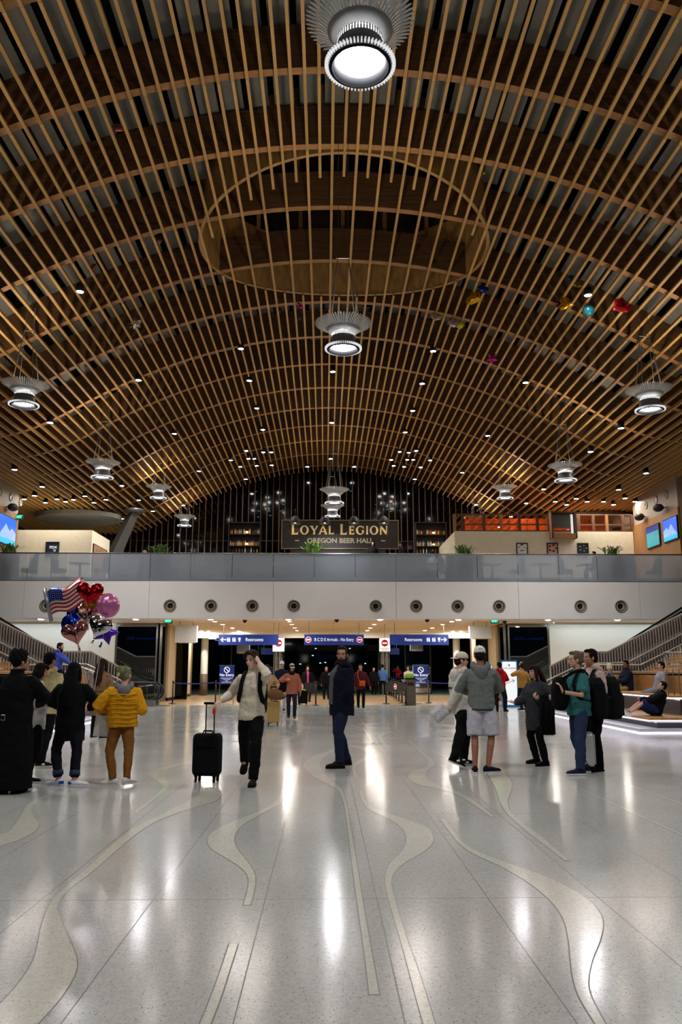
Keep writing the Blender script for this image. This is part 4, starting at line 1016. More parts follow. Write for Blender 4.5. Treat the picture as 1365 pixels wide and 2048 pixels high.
text('lettering', 'Restrooms', 0.22, (W_ * 0.10, -0.064, H_ / 2), FRONT, M_SIGNW, o, sx=0.86)
o, W_, H_ = blue_sign(780, 898, 'blue hanging sign with word Restrooms, pictograms and right arrow')
MB().prism([(u + W_ / 2 - 0.22, v + H_ / 2) for u, v in arrow_pts(1)], XZ(-0.062), -0.004, 0).build('arrow', M_SIGNW, o)
for i, k_ in enumerate((0, 1, 2)): pict(o, W_ / 2 - 0.98 + 0.26 * i, H_ / 2, k_)
text('lettering', 'Restrooms', 0.22, (-W_ * 0.10, -0.064, H_ / 2), FRONT, M_SIGNW, o, sx=0.86)
o, W_, H_ = blue_sign(609, 728, 'blue hanging sign reading B C D E Arrivals - No Entry with two red roundels')
no_entry(o, -W_ / 2 + 0.2, -0.064, H_ / 2, 0.14); no_entry(o, W_ / 2 - 0.2, -0.064, H_ / 2, 0.14)
text('lettering', 'B C D E Arrivals - No Entry', 0.215, (0, -0.064, H_ / 2), FRONT, M_SIGNW, o, sx=0.76)
for (px0, px1, lab) in ((546, 569, 'white square no-entry sign with red roundel by the left-arrow restroom sign'), (759, 781, 'white square no-entry sign with red roundel by the right-arrow restroom sign')):
    a, b = P(px0, 1276, Y=39.6), P(px1, 1303, Y=39.6); W_, H_ = b.x - a.x, a.z - b.z
    o = thing('no_entry_sign', lab, 'sign', ((a.x + b.x) / 2, 39.6, b.z))
    MB().box((0, 0, H_ / 2), (W_, 0.04, H_)).build('panel', M_SIGNW, o)
    no_entry(o, 0, -0.022, H_ * 0.62, W_ * 0.36)
    for i in range(2): text('lettering', ('Do not enter', 'exit only')[i], 0.075, (0, -0.022, H_ * (0.22 - 0.11 * i)), FRONT, M_DARK, o)
    MB().tube([(0, 0, H_), (0, 0, ZB - b.z)], 0.015, 6).build('hanger', M_STEEL, o)

# ---------------------------------------------------------------- No Entry stand boards
for px0, px1, lab in ((440, 468, 'blue No Entry board on thin legs beside the man with cream sweater'), (827, 857, 'blue No Entry board on thin legs beside the brown bin')):
    Yb = 37.2; a, b = P(px0, 1331, Y=Yb), P(px1, 1367, Y=Yb); W_, H_ = b.x - a.x, a.z - b.z
    o = thing('sign_stand', lab, 'sign', ((a.x + b.x) / 2, Yb, 0))
    MB().box((0, 0, b.z + H_ / 2), (W_, 0.04, H_)).build('panel', M_BLUE, o)
    for c, d in (((0, 0, b.z), (W_ + .04, .05, .04)), ((0, 0, b.z + H_), (W_ + .04, .05, .04))): MB().box(c, d).build('frame', M_STEEL, o)
    N = 28; zc_ = b.z + H_ * 0.76; rr_ = 0.135
    ringo = MB().rings([[Vector((k_[0] * math.cos(2 * math.pi * i / N), k_[1], zc_ + k_[0] * math.sin(2 * math.pi * i / N))) for k_ in ((rr_, -0.03), (rr_ * 0.78, -0.03), (rr_ * 0.78, -0.02), (rr_, -0.02))] for i in range(N + 1)], False)
    ringo.build('prohibition_ring', M_SIGNW, o); MB().box((0, -0.026, zc_), (rr_ * 1.7, 0.008, 0.03), Matrix.Rotation(math.radians(45), 3, 'Y')).build('prohibition_bar', M_SIGNW, o)
    text('lettering', 'No Entry', 0.17, (0, -0.024, b.z + H_ * 0.47), FRONT, M_SIGNW, o, offset=0.002)
    for i, t_ in enumerate(('Federal law prohibits', 'unauthorized', 'entry', 'beyond this point')): text('lettering', t_, 0.06, (0, -0.024, b.z + H_ * (0.3 - 0.075 * i)), FRONT, M_SIGNW, o)
    for s_ in (-1, 1): MB().tube([(s_ * W_ * .48, 0, 0), (s_ * W_ * .48, 0, b.z + H_)], 0.014, 6).build('leg', M_STEEL, o)
    MB().box((0, 0, 0.01), (W_ + 0.1, 0.4, 0.02)).build('foot_plate', M_STEEL, o)

# ---------------------------------------------------------------- belt posts
M_BELT = mat('belt_blue', (34, 44, 116), 0.6, var=0.04)
po0 = None
def post(x, y, lab, group=None):
    global po0
    if po0 is None:
        po0 = thing('belt_post', lab, 'stanchion', (x, y, 0), 0, group)
        MB().lathe([(0.001, 0), (0.17, 0), (0.175, 0.015), (0.05, 0.045), (0.001, 0.05)], 24).build('base', M_BLACK, po0, True)
        MB().tube([(0, 0, 0.03), (0, 0, 0.98)], 0.032, 12).build('post', M_BLACK, po0, True); MB().tube([(0, 0, 0.9), (0, 0, 1.02)], 0.04, 12).build('head', M_DARK, po0, True); o = po0
    else:
        o = clone(po0, (x, y, 0)); o['label'] = lab
        if group: o['group'] = group
        elif 'group' in o: del o['group']
    return o
def belt(a, b, lab, mt=None, h=0.05, z=0.93):
    o = MB().box2((-0.001, -0.003, -h / 2), (0.001, 0.003, h / 2))
    va, vb = Vector((a[0], a[1], z)), Vector((b[0], b[1], z)); d = vb - va; n = 8
    rs = [[va + d * (i / n) + Vector((0, 0, s_ * h / 2 - 0.05 * math.sin(math.pi * i / n))) + Vector((-d.y, d.x, 0)).normalized() * t for s_, t in ((-1, 0.002), (1, 0.002), (1, -0.002), (-1, -0.002))] for i in range(n + 1)]
    return tag(MB().rings(rs, True).build('barrier_belt', mt or M_BELT), lab, 'belt')
def fl(px, py): q = P(px, py, Z=0); return (q.x, q.y)
A1, A2, A3 = fl(345, 1408), fl(431, 1406), fl(472, 1405)
post(*A1, 'black belt post at the corner of the beige passage wall'); post(*A2, 'black belt post behind the hand on the suitcase handle')
belt(A1, A2, 'blue belt between two posts by the beige passage wall'); belt(A2, A3, 'short blue belt ending at the left No Entry board'.replace('left ', 'suitcase-side '))
B1, B2 = fl(858, 1406), fl(926, 1404)
post(*B1, 'black belt post beside the brown bin'); belt(B1, B2, 'blue belt running behind the person with cream cap'); post(*B2, 'black belt post hidden behind the person with cream cap')
C1, C0 = fl(632, 1411), fl(598, 1409)
post(*C1, 'black belt post standing left of the bearded man'.replace('left of', 'beside')); post(*C0, 'black belt post behind the small black suitcase with lime trim')
def banner(a, b, lab):
    d = (Vector((b[0], b[1], 0)) - Vector((a[0], a[1], 0)))
    o = thing('barrier_banner', lab, 'banner', ((a[0] + b[0]) / 2, (a[1] + b[1]) / 2, 0.0), math.atan2(d.y, d.x))
    MB().box((0, 0, 0.76), (d.length - 0.05, 0.015, 0.40)).build('panel', M_BLACK, o)
    return o, d.length
o, L_ = banner(C0, C1, 'black barrier banner with red roundel beside the bearded man'); no_entry(o, -L_ / 2 + 0.22, -0.012, 0.78, 0.12)
D1, D0 = fl(812, 1411), fl(773, 1408)
o, L_ = banner(D0, D1, 'black barrier banner with red roundel before the row of belt posts'); no_entry(o, 0.0, -0.012, 0.78, 0.12); post(*D0, 'black belt post at the end of the black barrier banner')
q0, q1 = Vector(fl(812, 1411)), Vector(fl(776, 1387))
prev = None
for i in range(8):
    q = q0.lerp(q1, i / 7); post(q.x, q.y, 'black belt post in the receding row behind the black banner', 'receding row of black belt posts')
    if prev is not None:
        bo = belt(prev, q, 'black belt between posts of the receding row', M_BLACK, 0.06); bo['group'] = 'black belts of the receding row'
        bo = belt(prev, q, 'lower black belt between posts of the receding row', M_BLACK, 0.06, 0.45); bo['group'] = 'lower black belts of the receding row'
    prev = (q.x, q.y)
# brown bin
a = fl(823, 1411); o = thing('waste_bin', 'tall brown bin at the end of the belt post row', 'bin', (a[0], a[1] + 0.25, 0))
MB().box((0, 0, 0.55), (0.42, 0.42, 1.1)).build('body', M_BROWN, o); MB().box((0, 0, 1.13), (0.46, 0.46, 0.06)).build('lid', M_DARK, o); MB().box((0, -0.215, 0.9), (0.28, 0.01, 0.14)).build('slot', M_BLACK, o)

# white board with blue frame
a, b = P(1003, 1321, Y=34.4), P(1037, 1405, Y=34.4); W_ = b.x - a.x
M_FRB = mat('frame_blue', (30, 130, 190), 0.4, var=0.04)
o = thing('advert_board', 'white LOYAL LEGION board with arrow in a bright blue frame', 'sign', ((a.x + b.x) / 2, 34.4, 0))
MB().box((0, 0, 0.95), (W_, 0.05, a.z - 0.1)).build('panel', M_SIGNW, o)
zt_ = a.z
for c, d in (((-W_ / 2, 0, zt_ / 2), (0.045, 0.08, zt_)), ((W_ / 2, 0, zt_ / 2), (0.045, 0.08, zt_)), ((0, 0, zt_), (W_ + .045, 0.08, 0.045)), ((0, 0, 0.04), (W_ + .045, 0.4, 0.08))): MB().box(c, d).build('frame', M_FRB, o)
text('lettering', 'LOYAL  LEGION', 0.085, (0, -0.03, zt_ - 0.32), FRONT, M_DARK, o)
MB().prism([(-0.03, 0.04), (0.03, 0.04), (0.03, 0), (0, -0.045), (-0.03, 0)], lambda u, v, w_: Vector((u, w_, zt_ - 0.2 + v)), -0.034, -0.028).build('crest', M_DARK, o)
ar = Vector((-0.28, 0, 0.9)), Vector((0.2, 0, 1.08))
for p_, q_ in ((ar[0], ar[1]), (ar[1], ar[1] + Vector((-0.12, 0, 0.04))), (ar[1], ar[1] + Vector((-0.07, 0, -0.1)))): MB().tube([p_ + Vector((0, -0.03, 0)), q_ + Vector((0, -0.03, 0))], 0.009, 5).build('arrow_line', M_DARK, o)

# ================================================================ seating steps, stairs and escalators, mirrored on both sides
M_LED = emis('led_strip', (236, 232, 255), LED_E)
M_PLINTH = mat('plinth_white', (214, 212, 214), 0.35, var=0.03)
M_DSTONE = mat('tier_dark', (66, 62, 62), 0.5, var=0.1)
M_SLAT = mat('slat_taupe', (166, 156, 148), 0.5, metal=0.0, var=0.08)
M_HRAIL = mat('handrail_pale', (214, 206, 190), 0.35, metal=0.3, var=0.03)
def side_block(sgn):
    SN = 'right' if sgn > 0 else 'left'
    def bx(par, nm, mt, x0, x1, y0, y1, z0, z1): return MB().box2((mir(x0, sgn) if sgn < 0 else x0, y0, z0), (mir(x1, sgn) if sgn < 0 else x1, y1, z1)).build(nm, mt, par)
    extra = 'near the man in teal shirt' if sgn > 0 else 'behind the crowd with balloons'
    bl = thing('seating_steps', 'wooden seating steps with glowing white edges ' + extra, 'seating', (0, 0, 0))
    y0, y1 = 20.3, 32.0
    pl = bx(bl, 'plinth', M_PLINTH, 7.7, 16.5, y0, y1, 0, 0.10)
    tiers = [(7.95, 0.36, 20.3), (9.0, 0.86, 21.3), (10.0, 1.46, 22.6), (12.7, 1.63, 26.5), (13.03, 1.80, 26.5), (13.36, 1.97, 26.5), (13.69, 2.14, 26.5), (14.02, 2.31, 26.5), (14.35, 2.48, 26.5)]
    for i, (tx, tz, ty) in enumerate(tiers):
        nx = tiers[i + 1][0] if i + 1 < len(tiers) else 16.5
        pz = tiers[i - 1][1] if i else 0.10
        ti = bx(bl, 'tier_body', M_DSTONE if i < 2 else M_WOOD, tx + (0.32 if i < 2 else 0.0), 16.5, ty + (0.3 if i < 2 else 0.0), y1, pz, tz - 0.1)
        npl = 4
        for k in range(npl):
            xa_ = tx + (nx + 0.1 - tx) * k / npl; xb_ = tx + (nx + 0.1 - tx) * (k + 1) / npl - 0.006
            bx(ti, 'seat_plank', M_WOOD, xa_, xb_, ty, y1, tz - 0.05, tz)
        bx(ti, 'end_planks', M_WOOD, nx + 0.1, 16.5, ty, y1, tz - 0.05, tz - 0.002)
        if i < 2:
            bx(ti, 'nosing', M_PLINTH, tx, tx + 0.35, ty, y1, tz - 0.10, tz - 0.051); bx(ti, 'nosing', M_PLINTH, tx + 0.35, 16.5, ty, ty + 0.32, tz - 0.10, tz - 0.051)
            bx(ti, 'led_strip', M_LED, tx - 0.012, tx, ty, y1, tz - 0.075, tz - 0.052); bx(ti, 'led_strip', M_LED, tx, 16.5, ty - 0.012, ty, tz - 0.075, tz - 0.052)
            bx(ti, 'led_strip', M_LED, tx + 0.2, tx + 0.24, ty + 0.1, y1, tz - 0.115, tz - 0.101)
            if i == 0: bx(ti, 'led_strip', M_LED, tx + 0.3, 16.5, ty + 0.18, ty + 0.22, tz - 0.115, tz - 0.101)
    bx(pl, 'led_strip', M_LED, 7.7, 16.5, y0 - 0.012, y0, 0.0, 0.025); bx(pl, 'led_strip', M_LED, 7.688, 7.7, y0, y1, 0.0, 0.025)
    # slatted stair balustrade
    bal_ = thing('stair_balustrade', 'taupe vertical-slat stair balustrade with pale handrails ' + ('beside the seated couple' if sgn > 0 else 'behind the seated man in blue hoodie'), 'balustrade', (0, 0, 0))
    YS_ = 33.0
    prof = [(9.08, 1.62), (10.2, 2.2), (11.45, 2.2), (14.6, 3.72), (17.2, 4.98)]
    def top(x):
        for (xa_, za_), (xb_, zb_) in zip(prof[:-1], prof[1:]):
            if xa_ <= x <= xb_: return za_ + (zb_ - za_) * (x - xa_) / (xb_ - xa_)
        return prof[-1][1]
    x = 9.1
    while x < 17.0:
        zt_ = top(x); zb_ = zt_ - 0.62 if x < 10.2 else max(0.6, zt_ - 1.7)
        MB().box2((mir(x, sgn) - 0.02, YS_, zb_), (mir(x, sgn) + 0.02, YS_ + 0.12, zt_)).build('slat', M_SLAT, bal_); x += 0.115
    MB().tube([(mir(px_, sgn), YS_ + 0.06, pz_ + 0.02) for px_, pz_ in prof], 0.035, 6).build('top_cap', M_SLAT, bal_)
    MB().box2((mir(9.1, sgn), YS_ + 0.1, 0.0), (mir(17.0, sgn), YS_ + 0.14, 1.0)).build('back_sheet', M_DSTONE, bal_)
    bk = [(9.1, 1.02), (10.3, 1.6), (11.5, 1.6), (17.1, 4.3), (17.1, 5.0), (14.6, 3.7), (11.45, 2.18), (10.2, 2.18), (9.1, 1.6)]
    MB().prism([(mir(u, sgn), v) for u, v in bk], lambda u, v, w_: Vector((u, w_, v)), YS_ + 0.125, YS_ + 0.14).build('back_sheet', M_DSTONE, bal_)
    h1 = [(8.3, 0.75), (9.9, 1.48), (10.5, 1.70), (12.4, 1.70), (17, 3.85)]; h2 = [(8.7, 0.95), (10.3, 1.68), (11.3, 1.72), (12.2, 1.75), (17, 4.1)]
    MB().tube([(mir(a_, sgn), YS_ - 0.9, b_) for a_, b_ in h1], 0.028, 8).build('handrail', M_HRAIL, bal_, True)
    MB().tube([(mir(a_, sgn), YS_ - 0.08, b_ + 0.05) for a_, b_ in h2], 0.028, 8).build('handrail', M_HRAIL, bal_, True)
    for a_, b_ in ((8.9, 1.02), (10.6, 1.70), (12.3, 1.70), (14, 2.46)): MB().tube([(mir(a_, sgn), YS_ - 0.9, b_), (mir(a_, sgn), YS_ - 0.9, max(0, b_ - 0.95))], 0.018, 6).build('rail_post', M_HRAIL, bal_)
    # flight of stairs behind it
    st = thing('staircase', 'straight flight of pale stairs behind the slatted balustrade ' + ('beside the white wall with blue-framed board' if sgn > 0 else 'behind the balloons'), 'stairs', (0, 0, 0))
    for i in range(30):
        xx = 8.5 + i * 0.29 + (1.1 if i > 9 else 0); zz = (i + 1) * 0.17
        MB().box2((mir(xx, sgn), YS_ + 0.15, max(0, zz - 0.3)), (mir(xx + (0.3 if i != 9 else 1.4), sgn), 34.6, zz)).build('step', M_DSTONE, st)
    # escalator
    es = thing('escalator', 'escalator with black looped handrails and glass sides beside the ' + ('blue-framed white board' if sgn > 0 else 'person in yellow jacket'), 'escalator', (0, 0, 0))
    xn = 7.75
    for yb in (34.95, 35.85):
        pts = []
        cxn, r_ = xn + 0.40, 0.36
        path = [(17.2, 0.99 + 4.0), (10.5, 0.99 + 0.1), (9.9, 0.97), (cxn + 0.1, 0.96)] + [(cxn + r_ * math.cos(a_), 0.60 + r_ * math.sin(a_)) for a_ in [math.pi / 2 + math.pi * k / 12 for k in range(13)]] + [(cxn + 0.5, 0.23)]
        MB().tube([(mir(u, sgn), yb, v) for u, v in path], 0.042, 8).build('handrail', M_BLACK, es, True)
        MB().tube([(mir(u, sgn), yb, v) for u, v in [(cxn + 0.3, 0.90)] + [(cxn + (r_ - .05) * math.cos(a_), 0.60 + (r_ - .05) * math.sin(a_)) for a_ in [math.pi / 2 + math.pi * k / 12 for k in range(13)]]], 0.02, 6).build('rail_trim', M_STEEL, es, True)
        poly = [(mir(cxn, sgn), 0.26), (mir(cxn - 0.25, sgn), 0.4), (mir(cxn - 0.3, sgn), 0.6), (mir(cxn - 0.25, sgn), 0.8), (mir(cxn, sgn), 0.92), (mir(9.9, sgn), 0.93), (mir(10.5, sgn), 1.05), (mir(17.2, sgn), 4.95), (mir(17.2, sgn), 4.25), (mir(10.5, sgn), 0.3), (mir(9.9, sgn), 0.26)]
        MB().prism(poly, lambda u, v, w_: Vector((u, w_, v)), yb - 0.008, yb + 0.008).build('glass_side', glassy('clear_glass', (214, 226, 222), transp=0.85, gloss=0.12), es)
        MB().box2((mir(xn + 0.2, sgn), yb - 0.09, 0), (mir(10.3, sgn), yb + 0.09, 0.26)).build('skirt', M_STEEL, es)
        MB().prism([(mir(10.3, sgn), 0), (mir(10.3, sgn), 0.26), (mir(17.2, sgn), 4.25), (mir(17.2, sgn), 3.6), (mir(10.9, sgn), 0)], lambda u, v, w_: Vector((u, w_, v)), yb - 0.09, yb + 0.09).build('skirt', M_STEEL, es)
    bx(es, 'comb_plate', M_STEEL, xn - 0.3, 10.1, 35.05, 35.75, 0.0, 0.03)
    for i in range(24): bx(es, 'step', M_DARK, 10.1 + i * 0.29, 10.4 + i * 0.29, 35.05, 35.75, max(0, 0.17 * i - 0.25), 0.03 + 0.17 * i)
side_block(1); side_block(-1)
# baluster guard on the near seating block
gr = thing('guard_rail', 'pale steel baluster guard rail standing on the wooden seating steps', 'railing', (0, 0, 0))
for i in range(9):
    x = 9.15 + i * 0.16; MB().tube([(x, 21.9, 0.86), (x, 21.9, 1.95)], 0.016, 6).build('baluster', M_STEEL, gr, True)
MB().tube([(9.1, 21.9, 1.97), (10.6, 21.9, 1.97)], 0.025, 8).build('top_rail', M_STEEL, gr, True)

# ================================================================ people
V = Vector
SKINS = {'light': (206, 158, 132), 'tan': (176, 124, 92), 'brown': (128, 84, 60), 'pale': (216, 172, 150), 'leg': (150, 98, 74)}
def skin(n): return mat('skin_' + n, SKINS[n], 0.55, var=0.06, scale=14)
def cloth(rgb, var=0.10, bump=0.25):
    k = 'cloth_%d_%d_%d' % tuple(rgb)
    return mat(k, rgb, 0.9, var=var, scale=22, bump=bump, spec=0.12)
def remesh(o, vox, sm=2, dec=1.0, fac=0.5, wr=0.0):
    r = o.modifiers.new('r', 'REMESH'); r.mode = 'VOXEL'; r.voxel_size = vox; r.use_smooth_shade = True
    if wr:
        if 'folds' not in bpy.data.textures:
            tx = bpy.data.textures.new('folds', 'CLOUDS'); tx.noise_scale = 0.11; tx.noise_depth = 2
        d_ = o.modifiers.new('w', 'DISPLACE'); d_.texture = bpy.data.textures['folds']; d_.texture_coords = 'GLOBAL'; d_.strength = wr; d_.mid_level = 0.5
    if sm: s_ = o.modifiers.new('s', 'SMOOTH'); s_.iterations = sm; s_.factor = fac
    if dec < 1: d_ = o.modifiers.new('d', 'DECIMATE'); d_.ratio = dec
    BAKE.append(o); return o
def ik(a, b, l1, l2, pole):
    d = b - a; L = d.length; mx = (l1 + l2) * 0.999
    if L > mx: b = a + d * (mx / L); d = b - a; L = mx
    u = d / L; x = (l1 * l1 - l2 * l2 + L * L) / (2 * L); h = math.sqrt(max(0, l1 * l1 - x * x))
    p = pole - u * pole.dot(u)
    p = p.normalized() if p.length > 1e-6 else u.orthogonal().normalized()
    return a + u * x + p * h, b
def loft(mb, secs, seg=20, sq=2.4):
    """secs: (centre, half-width, half-depth, left, fwd); superellipse rings"""
    rs = []
    for c, w_, d_, l_, f_ in secs:
        ring = []
        for k in range(seg):
            t = 2 * math.pi * k / seg; cs, sn = math.cos(t), math.sin(t)
            ring.append(c + l_ * (w_ * math.copysign(abs(cs) ** (2 / sq), cs)) + f_ * (d_ * math.copysign(abs(sn) ** (2 / sq), sn)))
        rs.append(ring)
    mb.rings(rs, True); return mb
def yawdir(deg): a = math.radians(deg); return V((math.sin(a), -math.cos(a), 0)), V((math.cos(a), math.sin(a), 0))

def make_shoe(root, ankle, toe_yaw, s, col, sole, parent_name='shoe', pitch=0.0, high=False):
    f, l = yawdir(toe_yaw); up = V((0, 0, 1))
    g = V((ankle.x, ankle.y, ankle.z - 0.088 * s))
    if pitch:
        q = Quaternion(l, math.radians(pitch)); f = q @ f; up = q @ up; g = ankle - up * 0.088 * s
    m = MB(); S = s
    def ring(x, w_, h0, h1): return [g + f * x * S + l * (w_ * S * math.cos(t)) + up * S * ((h0 + h1) / 2 + (h1 - h0) / 2 * math.sin(t)) for t in [2 * math.pi * k / 14 for k in range(14)]]
    m.rings([ring(-0.075, 0.016, 0.02, 0.06), ring(-0.068, 0.03, 0.015, 0.085), ring(-0.045, 0.037, 0.012, 0.105 + 0.02 * high), ring(0.0, 0.038, 0.012, 0.108 + 0.02 * high), ring(0.045, 0.04, 0.012, 0.092), ring(0.10, 0.047, 0.012, 0.076), ring(0.15, 0.048, 0.012, 0.066), ring(0.187, 0.038, 0.014, 0.056), ring(0.207, 0.016, 0.02, 0.042)], True)
    o = m.build('shoe', cloth(col), root, True)
    out = [(-0.082, 0), (-0.07, 0.034), (-0.03, 0.041), (0.04, 0.042), (0.10, 0.051), (0.155, 0.05), (0.19, 0.038), (0.21, 0.012)]
    pl = [(a, b) for a, b in out] + [(a, -b) for a, b in out[::-1]]
    MB().prism(pl, lambda u, v, w_: g + f * u * S + l * v * S + up * w_ * S, 0.0, 0.024).build('sole', cloth(sole), o)
    return o

def add_hand(mb, wrist, d, n, side, s, curl=0.35, spread=0.0, thumb_out=0.6):
    """d: direction of the hand, n: palm normal (where the palm faces), side: +1 left hand, -1 right hand"""
    d = d.normalized(); n = (n - d * n.dot(d)); n = n.normalized() if n.length > 1e-6 else d.orthogonal().normalized()
    t = d.cross(n) * -side           # towards the thumb
    s = s * 1.02
    secs = []
    for x, w_, h in ((-0.02, 0.026, 0.021), (0.02, 0.034, 0.018), (0.06, 0.041, 0.016), (0.092, 0.040, 0.013)):
        secs.append((wrist + d * x * s, w_ * s, h * s, t, n))
    loft(mb, secs, 12, 2.2)
    for i, (off, ln) in enumerate(((0.030, 0.072), (0.010, 0.082), (-0.011, 0.076), (-0.031, 0.058))):
        p = wrist + d * 0.088 * s + t * off * s; pts = [p - d * 0.012 * s, p]; dd = (d + t * (off * 4 * spread)).normalized(); c = 0
        for k, fr in enumerate((0.45, 0.30, 0.25)):
            c += curl * (0.9 if k == 0 else 1.1)
            v = (dd * math.cos(c) + n * math.sin(c)); p = p + v * ln * fr * s; pts.append(p)
        mb.tube(pts, [0.0095 * s, 0.0095 * s, 0.009 * s, 0.0082 * s, 0.0068 * s], 8, round_ends=True)
    p = wrist + d * 0.028 * s + t * 0.03 * s; v = (d * 0.75 + t * thumb_out + n * 0.3).normalized()
    v2 = (d * 0.95 + t * thumb_out * 0.35 + n * (0.25 + curl * 0.5)).normalized()
    mb.tube([p - v * 0.02 * s, p, p + v * 0.036 * s, p + v * 0.036 * s + v2 * 0.03 * s], [0.013 * s, 0.0135 * s, 0.0105 * s, 0.0085 * s], 8, round_ends=True)

def person(label, x, y, h=1.75, yaw=0, z=0.0, skin_='light', pv=None, lean=(0, 0), feet=None, hands=(None, None), poles=(None, None), head=(0, 0, 0),
           top=(60, 60, 60), top_len=0.83, bulk=0.02, sleeve=1.0, hood=None, collar=False, coat=None, wide=1.0, bottom=(20, 20, 24), shorts=False, leg=0.0, cuff=None,
           shoes=(20, 20, 22), sole=(210, 208, 200), pitch=(0, 0), hair='short', hcol=(30, 22, 18), cap=None, beard=None, face=False, near=True, curl=(0.4, 0.4), palm=(None, None), hdir=(None, None), inner=None, extra=None, belly=0.0, legpole=None, bottom_len=0.0, cap_yaw=0, spread=0.0):
    s = h / 1.75
    root = thing('person', label, 'person', (x, y, z)); F_, L_ = yawdir(yaw); U = V((0, 0, 1))
    T = lambda l, f, u: L_ * l * s + F_ * f * s + U * u * s          # everything is in the root's space
    W = lambda a, b, c: V((a, b, c))
    pvp = V((0, 0, 0.95 * s)) if pv is None else V(pv)
    spine = (V((lean[0], lean[1], 0)) + U).normalized()
    fdir = (F_ - spine * F_.dot(spine)).normalized(); ldir = spine.cross(fdir) * -1
    if ldir.dot(L_) < 0: ldir = -ldir
    B = lambda l, f, u: pvp + ldir * l * s + fdir * f * s + spine * (u - 0.95) * s     # torso frame
    vx = 0.0085 if near else 0.016; sm = 2 if near else 1
    # limbs
    if feet is None: feet = ((0.11 * L_.x * s, 0.11 * L_.y * s, 0, yaw + 8), (-0.11 * L_.x * s, -0.11 * L_.y * s, 0, yaw - 8))
    hips, knees, ankles = [], [], []
    for i, sd in enumerate((1, -1)):
        hp = B(0.092 * sd, 0, 0.92); fx = feet[i]; ff, fl_ = yawdir(fx[3])
        an = V((fx[0], fx[1], fx[2] + 0.088 * s)) - ff * 0.03 * s
        lp = ff * 1.0 + L_ * sd * 0.12 if legpole is None else V(legpole[i])
        kn, an = ik(hp, an, 0.435 * s, 0.425 * s, lp); hips.append(hp); knees.append(kn); ankles.append(an)
    shs, els, wrs = [], [], []
    for i, sd in enumerate((1, -1)):
        sh = B(0.168 * sd * wide ** 0.5, -0.005, 1.378)
        tg = hands[i]
        if tg is None: tg = T(0.255 * sd * wide ** 0.5, 0.05, 0.86) + V((pvp.x, pvp.y, pvp.z - 0.95 * s))
        else: tg = V(tg)
        pl = poles[i]; pl = (V(pl) if pl is not None else (-F_ * 0.8 + L_ * sd * 0.45 - U * 0.25))
        el, wr = ik(sh, tg, 0.285 * s, 0.255 * s, pl); shs.append(sh); els.append(el); wrs.append(wr)
    # head frame
    nb = B(0, -0.01, 1.47); hy, hp_, hr = head
    hf, hl = yawdir(yaw + hy); q = Quaternion(hl, math.radians(hp_)); hf2 = q @ hf; hu = q @ (U * 0.85 + spine * 0.15).normalized()
    q2 = Quaternion(hf2, math.radians(hr)); hl2 = q2 @ hl; hu = q2 @ hu
    hu = hl2.cross(hf2) * -1 if hl2.cross(hf2).dot(hu) < 0 else hl2.cross(hf2)
    hc = nb + spine * 0.115 * s + hu * 0.045 * s + hf2 * 0.03 * s
    HD = lambda l, f, u: hc + hl2 * l * s + hf2 * f * s + hu * u * s
    HR = Matrix((hl2, hf2, hu)).transposed()
    def hell(mb, c, r, **k): mb.ell(HD(*c), [v * s for v in r], HR, **k)
    # ---- body: one continuous skin
    b = MB()
    hell(b, (0, -0.012, 0.038), (0.076, 0.096, 0.088), seg=18, rg=12); hell(b, (0, 0.028, -0.035), (0.060, 0.066, 0.082), seg=16, rg=10)
    hell(b, (0, 0.066, -0.088), (0.028, 0.024, 0.024)); hell(b, (0, 0.072, 0.03), (0.05, 0.02, 0.022))
    b.tube([HD(0, 0.088, 0.015), HD(0, 0.108, -0.022), HD(0, 0.098, -0.034)], [0.009 * s, 0.0135 * s, 0.012 * s], 8, round_ends=True)
    hell(b, (0, 0.089, -0.058), (0.022, 0.010, 0.011))
    for sd in (1, -1):
        if hair not in ('long', 'verylong', 'wavy', 'bob'): hell(b, (0.076 * sd, -0.006, -0.008), (0.011, 0.021, 0.032))
        hell(b, (0.04 * sd, 0.062, -0.015), (0.022, 0.02, 0.02))
    b.tube([B(0, -0.012, 1.40), B(0, -0.008, 1.49), HD(0, -0.014, -0.06)], [0.068 * s, 0.056 * s, 0.055 * s], 14)
    loft(b, [(B(0, 0, 0.90), .12 * s, .085 * s, ldir, fdir), (B(0, 0, 1.05), .12 * s, .08 * s, ldir, fdir), (B(0, 0, 1.25), .14 * s, .09 * s, ldir, fdir), (B(0, 0, 1.40), .15 * s, .07 * s, ldir, fdir), (B(0, -0.01, 1.46), .07 * s, .055 * s, ldir, fdir)])
    for i, sd in enumerate((1, -1)):
        b.tube([B(0.1 * sd, 0, 1.39), shs[i], els[i], wrs[i]], [0.05 * s, 0.052 * s, 0.041 * s, 0.027 * s], 12, round_ends=True)
        fa = (wrs[i] - els[i]).normalized(); hd_ = V(hdir[i]) if hdir[i] is not None else fa
        pn = V(palm[i]) if palm[i] is not None else (-L_ * sd)
        add_hand(b, wrs[i] + fa * 0.012 * s, hd_, pn, sd, s, curl[i], spread)
        b.tube([B(0.06 * sd, 0, 0.93), hips[i], knees[i], knees[i].lerp(ankles[i], 0.3) - (F_ * 0.012 * s), ankles[i]], [0.07 * s, 0.068 * s, 0.05 * s, 0.053 * s, 0.034 * s], 12, round_ends=True)
        ff, _ = yawdir(feet[i][3]); b.tube([ankles[i], ankles[i] + ff * 0.06 * s - U * 0.03 * s], [0.032 * s, 0.026 * s], 8, round_ends=True)
    bo = b.build('body', skin(skin_), root); remesh(bo, 0.0062 if near else 0.013, 2, 0.45 if near else 0.7)
    # ---- legs wear
    lg = MB(); bt = 0.012 + leg
